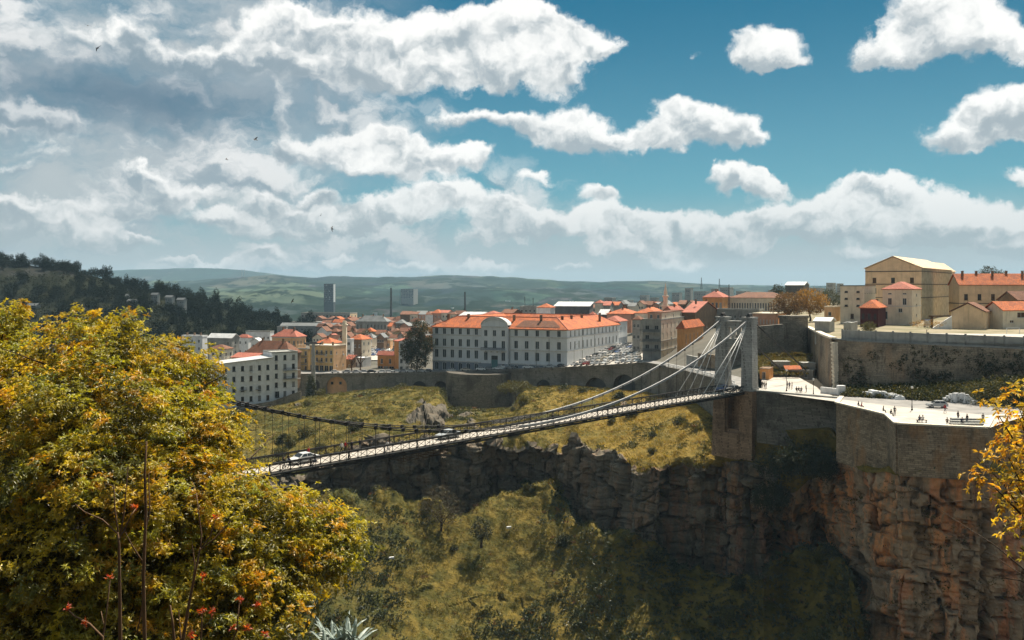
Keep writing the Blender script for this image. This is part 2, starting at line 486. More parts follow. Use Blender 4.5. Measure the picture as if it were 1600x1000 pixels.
def stone(name, c1, c2, joint, w=0.7, h=0.32, patch=0.14, stain=(0.05, 0.045, 0.04), stain_amt=0.5, ochre=None, ochre_amt=0.0):
    """coursed masonry with mottled blocks, open joints, dark weathering and ochre washes"""
    if name in MATS:
        return MATS[name]
    m, N, b = new_mat(name)
    co, v = wall_vec(N)
    br = N.node('ShaderNodeTexBrick')
    N.t.links.new(N.vm('ADD', v, N.vm('SCALE', N.node('ShaderNodeTexNoise').outputs['Color'], scale=0.06)), br.inputs['Vector'])
    br.inputs['Scale'].default_value = 1.0
    br.inputs['Brick Width'].default_value, br.inputs['Row Height'].default_value = w, h
    br.inputs['Mortar Size'].default_value = h * 0.07
    br.inputs['Mortar Smooth'].default_value = 0.4
    br.inputs['Color1'].default_value, br.inputs['Color2'].default_value, br.inputs['Mortar'].default_value = c1 + (1,), c2 + (1,), joint + (1,)
    big = N.noise(co, patch, 7.0, 0.66)
    col = N.mix(N.m('MULTIPLY', N.step(big, 0.46, 0.66), stain_amt), br.outputs['Color'], stain + (1,))
    holes = N.noise(co, patch * 6, 4.0, 0.6)
    col = N.mix(N.m('MULTIPLY', N.step(holes, 0.60, 0.68), 0.55), col, tuple(c * 0.6 for c in stain) + (1,))
    if ochre:
        och = N.noise(N.vm('MULTIPLY', co, (1, 1, 0.5)), patch * 1.7, 5.0, 0.6)
        col = N.mix(N.m('MULTIPLY', N.step(och, 0.50, 0.66), ochre_amt), col, ochre + (1,))
    mot = N.noise(co, 2.6, 5.0, 0.65)
    col = N.mix(1.0, col, N.mix(mot, (0.45, 0.45, 0.45, 1), (1.45, 1.45, 1.45, 1)), 'MULTIPLY')
    stn = N.noise(N.vm('MULTIPLY', co, (1, 1, 0.08)), 0.9, 4.0, 0.6)
    col = N.mix(N.m('MULTIPLY', N.step(stn, 0.55, 0.70), 0.5), col, stain + (1,))
    N.put(b.inputs['Base Color'], col)
    b.inputs['Roughness'].default_value = 0.92
    bn = N.node('ShaderNodeBump')
    bn.inputs['Strength'].default_value, bn.inputs['Distance'].default_value = 0.7, 0.12
    N.put(bn.inputs['Height'], N.m('ADD', N.m('MULTIPLY', br.outputs['Fac'], -0.6), mot))
    N.t.links.new(bn.outputs[0], b.inputs['Normal'])
    MATS[name] = m
    return m
def tiles(name, c1, c2, c3):
    """clay tile roof: rows of barrel tiles, patched with older tiles"""
    m, N, b = new_mat(name)
    co = N.node('ShaderNodeTexCoord').outputs['Object']
    n = N.noise(co, 0.35, 6.0, 0.66); f = N.noise(co, 3.5, 3.0, 0.6)
    col = N.mix(N.step(n, 0.42, 0.58), c1 + (1,), c2 + (1,))
    col = N.mix(N.m('MULTIPLY', N.step(f, 0.48, 0.62), 0.85), col, c3 + (1,))
    col = N.mix(N.m('MULTIPLY', N.step(N.noise(co, 0.9, 5.0, 0.7), 0.56, 0.68), 0.6), col, (0.16, 0.12, 0.09, 1))
    wv = N.node('ShaderNodeTexWave', bands_direction='DIAGONAL')
    N.t.links.new(co, wv.inputs['Vector'])
    wv.inputs['Scale'].default_value, wv.inputs['Distortion'].default_value = 1.1, 1.2
    col = N.mix(N.m('MULTIPLY', wv.outputs['Fac'], 0.22), col, tuple(c * 0.45 for c in c3) + (1,))
    N.put(b.inputs['Base Color'], col)
    b.inputs['Roughness'].default_value = 0.8
    bn = N.node('ShaderNodeBump')
    bn.inputs['Strength'].default_value, bn.inputs['Distance'].default_value = 0.6, 0.1
    N.put(bn.inputs['Height'], N.m('ADD', f, wv.outputs['Fac']))
    N.t.links.new(bn.outputs[0], b.inputs['Normal'])
    MATS[name] = m
    return m
def leafy(name, tint=True, base=(0.08, 0.10, 0.03), trans=0.45, rough=0.5, gain=1.0, gloss=0.06):
    """leaves: colour from the leaf's own tint, light passes through them"""
    m = bpy.data.materials.new(name); m.use_nodes = True
    t = m.node_tree; t.nodes.clear(); N = Nodes(t)
    if tint:
        a = N.node('ShaderNodeAttribute', attribute_name='tint').outputs['Color']
    else:
        a = N.mix(N.noise(N.node('ShaderNodeTexCoord').outputs['Object'], 0.8, 3.0), base + (1,), tuple(c * 0.5 for c in base) + (1,))
    d = N.node('ShaderNodeBsdfDiffuse'); N.put(d.inputs[0], a)
    tr = N.node('ShaderNodeBsdfTranslucent'); N.put(tr.inputs[0], N.vm('MULTIPLY', a, (1.35 * gain, 1.2 * gain, 0.6 * gain)))
    gl = N.node('ShaderNodeBsdfGlossy'); gl.inputs['Roughness'].default_value = rough; gl.inputs[0].default_value = (0.9, 0.9, 0.85, 1)
    m1 = N.node('ShaderNodeMixShader'); m1.inputs[0].default_value = trans
    t.links.new(d.outputs[0], m1.inputs[1]); t.links.new(tr.outputs[0], m1.inputs[2])
    m2 = N.node('ShaderNodeMixShader'); m2.inputs[0].default_value = gloss
    t.links.new(m1.outputs[0], m2.inputs[1]); t.links.new(gl.outputs[0], m2.inputs[2])
    o = N.node('ShaderNodeOutputMaterial'); t.links.new(m2.outputs[0], o.inputs[0])
    MATS[name] = m
    return m
m_white = mat('white_render', (0.80, 0.81, 0.82), (0.66, 0.67, 0.68), 0.5, streak=0.35, bump=0.15)
m_school = mat('pale_grey_render', (0.70, 0.735, 0.77), (0.62, 0.66, 0.70), 0.25, streak=0.22, bump=0.1)
m_plinth = mat('grey_plinth', (0.27, 0.31, 0.36), (0.22, 0.25, 0.29), 0.4, streak=0.2)
m_cream = mat('cream_render', (0.82, 0.62, 0.42), (0.68, 0.51, 0.34), 0.35, streak=0.4, bump=0.15)
m_pale = mat('pale_cream_render', (0.80, 0.72, 0.59), (0.66, 0.59, 0.48), 0.4, streak=0.35, bump=0.15)
m_orange = mat('orange_render', (0.72, 0.34, 0.12), (0.58, 0.28, 0.10), 0.5, streak=0.3)
m_apricot = mat('apricot_render', (0.80, 0.50, 0.28), (0.66, 0.41, 0.23), 0.5, streak=0.3)
m_ochre = mat('ochre_render', (0.66, 0.48, 0.22), (0.54, 0.38, 0.17), 0.5, streak=0.4)
m_pink = mat('rose_render', (0.56, 0.33, 0.24), (0.46, 0.27, 0.19), 0.5, streak=0.3)
m_brown = mat('brown_render', (0.24, 0.16, 0.10), (0.17, 0.115, 0.075), 0.4, streak=0.4, bump=0.2)
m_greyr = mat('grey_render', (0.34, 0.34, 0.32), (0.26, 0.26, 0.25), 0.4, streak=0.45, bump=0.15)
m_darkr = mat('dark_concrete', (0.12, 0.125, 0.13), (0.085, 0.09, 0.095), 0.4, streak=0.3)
m_concrete = mat('concrete', (0.40, 0.40, 0.38), (0.30, 0.30, 0.285), 0.6, streak=0.4, bump=0.2)
def paving(name, c1, c2, joint, slab):
    m, N, b = new_mat(name)
    co = N.node('ShaderNodeNewGeometry').outputs['Position']
    br = N.node('ShaderNodeTexBrick'); N.t.links.new(co, br.inputs['Vector'])
    br.inputs['Scale'].default_value, br.inputs['Brick Width'].default_value, br.inputs['Row Height'].default_value = 1.0, slab, slab
    br.inputs['Mortar Size'].default_value = 0.05
    br.inputs['Color1'].default_value, br.inputs['Color2'].default_value, br.inputs['Mortar'].default_value = c1 + (1,), c2 + (1,), joint + (1,)
    col = N.mix(N.m('MULTIPLY', N.step(N.noise(co, 0.16, 6.0, 0.65), 0.50, 0.66), 0.45), br.outputs['Color'], tuple(c * 0.6 for c in c2) + (1,))
    N.put(b.inputs['Base Color'], col); b.inputs['Roughness'].default_value = 0.75
    MATS[name] = m
    return m
m_paving = paving('pale_paving', (0.52, 0.485, 0.44), (0.44, 0.41, 0.37), (0.33, 0.30, 0.265), 2.6)
m_asphalt = mat('worn_asphalt', (0.30, 0.29, 0.28), (0.20, 0.195, 0.19), 0.25, rough=0.8)
m_deckroad = mat('deck_surface', (0.47, 0.43, 0.385), (0.37, 0.34, 0.30), 0.35, rough=0.75)
m_iron = mat('black_iron', (0.022, 0.022, 0.024), (0.040, 0.034, 0.03), 1.5, rough=0.6)
m_stay = mat('pale_stay', (0.70, 0.70, 0.69), (0.55, 0.55, 0.54), 0.6, rough=0.5)
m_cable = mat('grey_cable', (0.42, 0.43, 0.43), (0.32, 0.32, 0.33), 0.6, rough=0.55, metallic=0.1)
m_glass = mat('dark_glass', (0.022, 0.027, 0.032), (0.045, 0.05, 0.055), 0.6, rough=0.2, spec=0.35)
m_shutter = mat('shutter_grey', (0.075, 0.09, 0.10), (0.05, 0.06, 0.07), 1.0, rough=0.8, spec=0.08)
m_wood = mat('brown_wood', (0.10, 0.055, 0.03), (0.07, 0.04, 0.02), 1.0)
m_maroon = mat('maroon_paint', (0.085, 0.018, 0.02), (0.06, 0.013, 0.015), 1.0)
m_teal = mat('teal_paint', (0.10, 0.22, 0.23), (0.08, 0.17, 0.18), 1.0)
m_frame = mat('window_surround', (0.62, 0.63, 0.62), (0.5, 0.5, 0.5), 1.0)
m_framedark = mat('dark_frame', (0.10, 0.09, 0.08), (0.07, 0.06, 0.055), 1.0)
m_tile = tiles('orange_tiles', (0.68, 0.185, 0.055), (0.46, 0.130, 0.052), (0.25, 0.09, 0.055))
m_tileold = tiles('old_brown_tiles', (0.27, 0.115, 0.065), (0.20, 0.085, 0.05), (0.12, 0.065, 0.045))
m_tilepink = tiles('rose_tiles', (0.52, 0.17, 0.115), (0.42, 0.135, 0.09), (0.30, 0.11, 0.08))
m_sheet = mat('pale_metal_sheet', (0.62, 0.63, 0.64), (0.46, 0.47, 0.48), 0.4, rough=0.45)
m_slate = mat('grey_roofing', (0.20, 0.21, 0.215), (0.14, 0.15, 0.155), 0.4, rough=0.6)
m_rampart = stone('rampart_stone', (0.38, 0.315, 0.23), (0.28, 0.23, 0.17), (0.18, 0.15, 0.115), 0.9, 0.42, 0.10, (0.075, 0.062, 0.048), 0.85, (0.42, 0.27, 0.16), 0.5)
m_bastion = stone('terrace_stone', (0.52, 0.39, 0.26), (0.30, 0.225, 0.15), (0.17, 0.13, 0.09), 0.8, 0.36, 0.13, (0.13, 0.10, 0.07), 0.75, (0.50, 0.26, 0.11), 0.6)
m_retaining = stone('retaining_stone', (0.31, 0.28, 0.235), (0.20, 0.18, 0.15), (0.12, 0.11, 0.095), 0.7, 0.34, 0.11, (0.075, 0.067, 0.056), 0.8)
m_viaduct = stone('viaduct_stone', (0.33, 0.31, 0.275), (0.25, 0.235, 0.21), (0.165, 0.155, 0.14), 0.7, 0.32, 0.10, (0.08, 0.075, 0.065), 0.6)
m_ashlar = stone('pylon_ashlar', (0.52, 0.52, 0.50), (0.42, 0.42, 0.405), (0.20, 0.20, 0.195), 0.9, 0.42, 0.22, (0.17, 0.165, 0.155), 0.5)
m_pierstone = stone('pier_stone', (0.50, 0.335, 0.215), (0.37, 0.25, 0.165), (0.22, 0.155, 0.10), 0.8, 0.40, 0.20, (0.13, 0.085, 0.055), 0.6)
# ------------------------------------------------------------------ terrain
def curve(pts, xs, k=25):
    """y and depth along the photograph's columns, corners rounded over k samples"""
    a = np.array(pts, dtype=float)
    y, d = np.interp(xs, a[:, 0], a[:, 1]), np.interp(xs, a[:, 0], a[:, 2])
    if k > 1:
        ker = np.hanning(k + 2)[1:-1]; ker /= ker.sum()
        pad = k // 2
        y = np.convolve(np.pad(y, pad, 'edge'), ker, 'valid'); d = np.convolve(np.pad(d, pad, 'edge'), ker, 'valid')
    return y, d
def pts3(xs, y, d):
    return np.stack([(xs - 800) * d / F, d, H - (y - YH) * d / F], 1)
GX = np.linspace(-420, 1980, 1150)
CW = [(-420, 700, 300), (300, 655, 325), (465, 622, 370), (560, 613, 374), (640, 606, 377), (690, 606, 374), (697, 640, 361), (752, 646, 357), (806, 640, 359), (814, 606, 364), (885, 603, 355), (1010, 614, 330), (1040, 620, 298), (1085, 630, 262), (1118, 655, 240), (1135, 688, 216), (1187, 672, 209), (1300, 672, 191), (1322, 712, 186), (1384, 728, 170.5), (1402, 733, 158.5), (1543, 726, 154), (1600, 745, 162), (1980, 760, 172)]
CT = [(-420, 800, 240), (300, 765, 240), (450, 752, 243), (520, 716, 252), (600, 694, 258), (700, 700, 264), (760, 690, 266), (830, 694, 266), (873, 703, 264), (884, 716, 268), (896, 690, 256), (960, 712, 243), (1000, 738, 226), (1060, 724, 221), (1110, 722, 215), (1150, 722, 212), (1190, 740, 207), (1240, 768, 203), (1290, 730, 194), (1315, 716, 188), (1352, 738, 172.5), (1384, 738, 168), (1402, 742, 157.6), (1543, 738, 153.2), (1600, 752, 158), (1980, 760, 162)]
CB = [(-420, 840, 238), (300, 806, 240), (450, 776, 245), (520, 768, 254), (600, 770, 260), (660, 784, 262), (700, 790, 264), (730, 802, 262), (770, 770, 270), (820, 757, 272), (860, 752, 269), (890, 790, 262), (905, 812, 254), (940, 830, 246), (975, 828, 240), (990, 834, 226), (1060, 876, 223), (1110, 890, 219), (1150, 896, 214), (1185, 905, 210), (1215, 880, 214), (1240, 866, 218), (1290, 856, 212), (1325, 878, 194), (1345, 985, 164), (1372, 1090, 156), (1402, 1130, 153), (1600, 1160, 150), (1980, 1160, 150)]
CS = [(-420, 1030, 195), (300, 1020, 196), (560, 1015, 206), (800, 1015, 212), (900, 1015, 207), (1000, 1015, 199), (1150, 1015, 187), (1250, 1015, 178), (1320, 1030, 166), (1372, 1120, 154), (1402, 1170, 150), (1980, 1190, 147)]
CR = [(-420, 1400, 165), (800, 1400, 176), (1300, 1400, 148), (1980, 1420, 140)]
def gorge():
    rows = []
    def ragged(c, k, a, b, seed):
        y, d = curve(c, GX, k)
        q = np.stack([GX * 0.028, GX * 0, GX * 0], 1); q2 = q * 3.7
        calm = 1 - 0.8 * np.clip((GX - 1290) / 30, 0, 1) * np.clip((1620 - GX) / 30, 0, 1) if seed == 5 else 1.0
        return y + ((fbm(q, 3, seed) - 0.5) * 2 * a + (fbm(q2, 2, seed + 3) - 0.5) * a * 0.8) * calm, d + (fbm(q + 7.3, 3, seed + 1) - 0.5) * 2 * b * calm
    W = pts3(GX, *curve(CW, GX, 9)); T = pts3(GX, *ragged(CT, 9, 15, 5, 5)); B = pts3(GX, *ragged(CB, 11, 14, 4, 8))
    S = pts3(GX, *curve(CS, GX, 31)); Rr = pts3(GX, *curve(CR, GX, 61))
    # river bed and the foot of the near side
    floor = Rr.copy(); floor[:, 1] -= 30; floor[:, 2] -= 6
    back = W.copy(); back[:, 0] *= (W[:, 1] + 5) / W[:, 1]; back[:, 1] += 5
    # scree crest that stands a little in front of the cliff foot
    adv = np.interp(GX, [430, 540, 700, 800, 960, 985, 1000, 1165, 1190, 1330, 1350], [4, 12, 13, 14, 15, 8, 6, 6, 24, 20, 0])
    yb_, db_ = ragged(CB, 11, 14, 4, 8)
    C = pts3(GX, yb_ + 2 + 3 * (fbm(np.stack([GX * 0.05, GX * 0, GX * 0], 1), 3, 44) - 0.5), db_ - adv)
    B = pts3(GX, yb_ + 8 + adv * 0.4, db_)
    Cs = pts3(GX, *(lambda y, d: (y + 2, d - adv))(*curve(CB, GX, 41))); Ts = pts3(GX, *curve(CT, GX, 21))
    segs = [(back, W, 3), (W, T, 64), (T, B, 124), (B, C, 14), (C, S, 96), (S, Rr, 22), (Rr, floor, 4)]
    rockm, slope = [], []
    for k, (a, b, n) in enumerate(segs):
        for j in range(n):
            t = j / n
            q = a * (1 - t) + b * t
            if k == 4:                                   # the jagged crest dies out a short way down the slope
                q = Cs * (1 - t) + b * t + (C - Cs) * max(0.0, 1 - t / 0.12) ** 2
            if k == 1:
                q = a * (1 - t) + Ts * t + (T - Ts) * max(0.0, 1 - (1 - t) / 0.14) ** 2
            if k == 1:                                   # the shelf rounds over towards the edge
                q[:, 2] += (math.sin(t * math.pi) * 0.045 * np.linalg.norm(a - b, axis=1))
            if k == 4:
                q[:, 2] += -math.sin(t * math.pi) * 0.03 * np.linalg.norm(a - b, axis=1)
            rows.append(q); rockm.append(np.full(len(GX), 1.0 if k == 2 else 0.0)); slope.append(k + t if k < 3 else 3 + 0.1 * t if k == 3 else 3.1 + 0.9 * t if k == 4 else k - 1 + t)
    rows.append(floor); rockm.append(np.zeros(len(GX))); slope.append(6.0)
    V = np.array(rows); M = np.array(rockm); K = np.array(slope)
    nr, nc = V.shape[:2]
    ker = np.array([1, 2, 3, 2, 1.]) / 9
    M = np.apply_along_axis(lambda c: np.convolve(np.pad(c, 2, 'edge'), ker, 'valid'), 0, M)
    # outward direction of the sheet
    du = np.gradient(V, axis=1); dv = np.gradient(V, axis=0)
    n = np.cross(dv, du); n /= np.linalg.norm(n, axis=2, keepdims=True) + 1e-9
    n[n[..., 1] > 0.35] *= -1
    P0 = V.reshape(-1, 3); nn = n.reshape(-1, 3); Mm = M.ravel(); Kk = np.repeat(K, nc)
    s = np.cumsum(np.linalg.norm(np.diff(V[80], axis=0, prepend=V[80][:1]), axis=1))
    S_ = np.tile(s, nr); z = P0[:, 2]
    # outcrops that break through the slopes
    out = fbm(P0 * [0.045, 0.03, 0.16], 4, 5)
    outm = np.clip((out - 0.63) * 14, 0, 1) * np.where((Kk > 1.15) & (Kk < 2), 1.0, np.where((Kk >= 3.0) & (Kk < 4), 0.30, 0.0))
    Mm = np.maximum(Mm, outm)
    def blocks(ws, hz, seed, wob):
        """bedding planes and joints: every block sits a little in or out, the joints are open"""
        wz = z + 2.2 * (fbm(P0 * 0.045, 3, seed) - 0.5) * hz * wob + 0.16 * hz * (fbm(P0 * 0.35, 2, seed + 9) - 0.5) - 0.05 * S_ 
        li = np.floor(wz / hz); fz = wz / hz - li
        ss = S_ + 1.1 * (fbm(P0 * 0.16, 3, seed + 3) - 0.5) * ws + _hash(li, li * 0, li * 0, seed + 5) * ws * 0.6
        ci = np.floor(ss / ws); fs = ss / ws - ci
        r = _hash(ci, li, ci * 0, seed + 1)
        ez = np.minimum(fz, 1 - fz) * hz; es = np.minimum(fs, 1 - fs) * ws
        return r - 0.5, np.exp(-(ez / (0.025 * hz + 0.13)) ** 2), np.exp(-(es / (0.018 * ws + 0.13)) ** 2)
    r1, z1, s1 = blocks(10.5, 9.0, 21, 1.3)
    r2, z2, s2 = blocks(4.2, 3.1, 41, 1.4)
    r3, z3, s3 = blocks(1.7, 0.9, 61, 1.6)
    col = fbm(np.stack([S_ * 0.10, z * 0.012, S_ * 0], 1), 3, 77) - 0.5
    rock = r1 * 3.4 + r2 * 1.5 + r3 * 0.5 - 1.5 * z1 - 2.4 * s1 - 0.55 * z2 - 0.75 * s2 - 0.18 * z3 - 0.18 * s3 + col * 9.0 + (fbm(P0 * 0.5, 4, 31) - 0.5) * 1.0
    grass = (fbm(P0 * 0.055, 4, 51) - 0.5) * 2.8 + (fbm(P0 * 0.33, 4, 57) - 0.5) * 1.0
    fade = np.clip((Kk - 1.0) / 0.30, 0, 1)               # nothing moves where the walls stand
    near_wall = np.clip((np.tile(GX, nr) - 1180) / 30, 0, 1) * np.clip((2.25 - Kk) / 0.25, 0, 1)
    disp = (Mm * rock + (1 - Mm) * grass) * fade * (1 - 0.75 * near_wall)
    Q = P0 + nn * disp[:, None]
    idx = np.arange(nr * nc).reshape(nr, nc)
    faces = np.stack([idx[:-1, :-1], idx[1:, :-1], idx[1:, 1:], idx[:-1, 1:]], -1).reshape(-1, 4)
    crack = np.clip(0.5 * z1 + 0.8 * s1 + 0.35 * s2 + 0.3 * z2, 0, 1)
    m, N, b = new_mat('gorge_rock_and_grass')
    at = lambda nm: N.node('ShaderNodeAttribute', attribute_name=nm).outputs['Fac']
    rk, tone = at('rock'), at('block')
    pos = N.node('ShaderNodeNewGeometry').outputs['Position']
    big = N.noise(pos, 0.035, 6.0, 0.62); mid = N.noise(pos, 0.22, 6.0, 0.66); fine = N.noise(pos, 1.4, 5.0, 0.65)
    st = N.noise(N.vm('MULTIPLY', pos, (1, 1, 0.16)), 0.30, 6.0, 0.65)
    rc = N.mix(N.step(mid, 0.35, 0.66), (0.29, 0.225, 0.168, 1), (0.135, 0.107, 0.083, 1))
    rc = N.mix(N.m('MULTIPLY', tone, 0.55), rc, (0.31, 0.242, 0.182, 1))
    xs = N.node('ShaderNodeSeparateXYZ'); N.t.links.new(pos, xs.inputs[0])
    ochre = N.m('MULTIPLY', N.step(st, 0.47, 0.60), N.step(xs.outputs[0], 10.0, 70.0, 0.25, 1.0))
    rc = N.mix(ochre, rc, N.mix(N.step(big, 0.4, 0.6), (0.46, 0.235, 0.115, 1), (0.36, 0.185, 0.12, 1)))
    st2 = N.noise(N.vm('MULTIPLY', pos, (1, 1, 0.10)), 0.55, 5.0, 0.65)
    rc = N.mix(N.m('MULTIPLY', N.step(st2, 0.54, 0.68), 0.7), rc, (0.035, 0.030, 0.026, 1))
    rc = N.mix(N.m('MULTIPLY', at('crack'), 0.75), rc, (0.022, 0.018, 0.015, 1))
    rc = N.mix(1.0, rc, N.mix(fine, (0.52, 0.66, 0.66, 1), (1.28, 1.28, 1.28, 1)), 'MULTIPLY')
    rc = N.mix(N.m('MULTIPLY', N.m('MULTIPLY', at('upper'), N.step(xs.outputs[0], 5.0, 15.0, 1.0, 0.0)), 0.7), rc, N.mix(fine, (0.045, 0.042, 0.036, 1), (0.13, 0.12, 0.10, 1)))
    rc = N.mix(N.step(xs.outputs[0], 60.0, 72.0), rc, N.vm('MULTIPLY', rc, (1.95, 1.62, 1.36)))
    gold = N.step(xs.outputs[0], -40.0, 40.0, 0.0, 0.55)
    gc = N.mix(N.step(mid, 0.38, 0.62), (0.088, 0.082, 0.022, 1), (0.175, 0.130, 0.030, 1))
    gc = N.mix(N.m('MULTIPLY', gold, at('upper')), gc, (0.30, 0.200, 0.045, 1))
    gc = N.mix(N.step(big, 0.52, 0.64, 0.0, 0.7), gc, (0.050, 0.060, 0.020, 1))
    gc = N.mix(1.0, gc, N.mix(fine, (0.55, 0.55, 0.55, 1), (1.4, 1.4, 1.4, 1)), 'MULTIPLY')
    edge = N.step(N.m('ADD', rk, N.m('MULTIPLY', N.m('SUBTRACT', fine, 0.5), 0.7)), 0.35, 0.6)
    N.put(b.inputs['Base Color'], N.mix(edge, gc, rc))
    b.inputs['Roughness'].default_value = 0.95
    b.inputs['Specular IOR Level'].default_value = 0.1
    bn = N.node('ShaderNodeBump'); bn.inputs['Strength'].default_value, bn.inputs['Distance'].default_value = 0.8, 0.5
    N.put(bn.inputs['Height'], N.m('ADD', mid, N.m('MULTIPLY', fine, 0.4)))
    N.t.links.new(bn.outputs[0], b.inputs['Normal'])
    me = np_mesh('gorge_terrain', Q, faces, [m])
    vcol(me, 'rock', Mm); vcol(me, 'block', np.clip(r2 + 0.5 + r1 * 0.4, 0, 1)); vcol(me, 'crack', crack)
    vcol(me, 'upper', np.where(Kk < 1.97, 1.0, 0.25))
    o = structure(link('gorge_terrain', me))
    return Q.reshape(nr, nc, 3), Mm.reshape(nr, nc), K
GQ, GM, GK = gorge()
def ground_at(x, k):
    """point on the gorge sheet in photo column x, row position k (1-2 shelf, 2-3 cliff, 3-4 lower slope)"""
    c = int(np.clip(np.searchsorted(GX, x), 0, len(GX) - 1)); r = int(np.argmin(np.abs(GK - k)))
    return Vector(GQ[r, c])

# the road edge above the arches, the plaza and the terrace: photo column, depth, height
EDGE = [(-420, 392, -16.5), (330, 388, -15.0), (470, 378, -13.0), (676, 384, -12.9), (885, 360, -8.6), (1010, 335, -4.6), (1040, 301, -2.8), (1118, 242, -0.75), (1160, 214.5, -0.3)]
def edge_at(x):
    a = np.array(EDGE)
    return float(np.interp(x, a[:, 0], a[:, 1])), float(np.interp(x, a[:, 0], a[:, 2]))
def strip(name, xs, rows, mats, mi=0, kind='structure', label=None):
    """sheet through rows of points (one per column)"""
    V = np.array(rows, dtype=float); nr, nc = V.shape[:2]
    idx = np.arange(nr * nc).reshape(nr, nc)
    f = np.stack([idx[:-1, :-1], idx[:-1, 1:], idx[1:, 1:], idx[1:, :-1]], -1).reshape(-1, 4)
    o = link(name, np_mesh(name, V.reshape(-1, 3), f, mats, smooth=True))
    o['kind'] = kind
    return o
def town_ground():
    xs = np.linspace(-420, 1190, 150)
    ye = np.array([edge_at(x) for x in xs])
    def row(Y, z):
        Y = np.broadcast_to(Y, xs.shape); z = np.broadcast_to(z, xs.shape)
        return np.stack([(xs - 800) * Y / F, Y, z], 1)
    r0 = row(ye[:, 0], ye[:, 1]); back = ye[:, 0] + np.interp(xs, [900, 1010, 1060, 1190], [13, 16, 14, 28])
    r1 = row(back, ye[:, 1])
    strip('road', xs, [r0, r1], [m_asphalt])
    zb = np.interp(xs, [-420, 470, 700, 885, 1000, 1050, 1075, 1110, 1190], [-16, -13, -12.8, -8.4, -5.6, -2.8, 0.5, 2.2, 3.4])
    yb = np.maximum(back + 5, np.interp(xs, [900, 1000, 1050, 1110, 1190], [400, 345, 330, 300, 258]))
    z5 = np.interp(xs, [-420, 300, 600, 850, 1000, 1045, 1100, 1190], [-18, -14, -12.8, -7, -5, 3, 10, 12])
    z9 = np.interp(xs, [-420, 400, 700, 1000, 1190], [-30, -24, -22, -4, 6])
    def dry(name, c1, c2, sc):
        return mat(name, c1, c2, sc, bump=0.3)
    rows = [r1, row(yb, zb), row(np.maximum(yb + 40, 470), z5 * 0.6 + zb * 0.4), row(560, z5), row(900, z9), row(1500, -46.0)]
    fine = []
    for a, b in zip(rows[:-1], rows[1:]):
        for j in range(5):
            fine.append(a + (b - a) * j / 5)
    fine.append(rows[-1])
    strip('town_ground', xs, fine, [dry('town_dirt', (0.13, 0.12, 0.10), (0.075, 0.072, 0.055), 0.06)])
    # low plaza and terrace, level with the bridge
    px = [1160, 1187, 1240, 1310, 1350, 1387, 1402, 1470, 1543, 1600, 1700, 1980]
    fr = [214.5, 209, 199.5, 189, 179, 169.5, 158.3, 156, 153.6, 168, 169, 170]
    bk = [242, 246, 248, 214, 208, 202, 200, 191, 183, 178, 176, 176]
    f0 = [tuple(G(x, d, -0.30)) for x, d in zip(px, fr)]; pv = [242, 246, 248, 194, 188, 184, 182, 175.5, 169.5, 171, 173, 173]
    f1 = [tuple(G(x, d, -0.30)) for x, d in zip(px, pv)]
    f2 = [tuple(G(x, d + 12, -0.30)) for x, d in zip(px[3:], bk[3:])]
    mid = [tuple((np.array(a) + np.array(b)) / 2) for a, b in zip(f0, f1)]
    strip('plaza_pavement', px, [f0, mid, f1], [m_paving])
    strip('road', px[3:], [f1[3:], f2], [m_asphalt])
    # high ground behind the fortress wall
    xs2 = np.linspace(1190, 2000, 60)
    yw = np.interp(xs2, [1190, 1262, 1306, 1600, 2000], [268, 281, 212, 195, 185])
    def row2(Y, z):
        Y = np.broadcast_to(Y, xs2.shape); z = np.broadcast_to(z, xs2.shape)
        return np.stack([(xs2 - 800) * Y / F, Y, z], 1)
    zz = np.interp(xs2, [1190, 1262, 1300, 2000], [8.5, 11.2, 11.4, 11.4])
    rows = [row2(yw + 0.5, zz), row2(yw + 60, zz + 0.1), row2(420, zz + 1.2), row2(900, 10.0), row2(1500, -30.0)]
    fine = []
    for a, b in zip(rows[:-1], rows[1:]):
        for j in range(6):
            fine.append(a + (b - a) * j / 6)
    fine.append(rows[-1])
    strip('fortress_ground', xs2, fine, [mat('fort_dirt', (0.30, 0.25, 0.17), (0.15, 0.14, 0.07), 0.10, bump=0.3)])
town_ground()

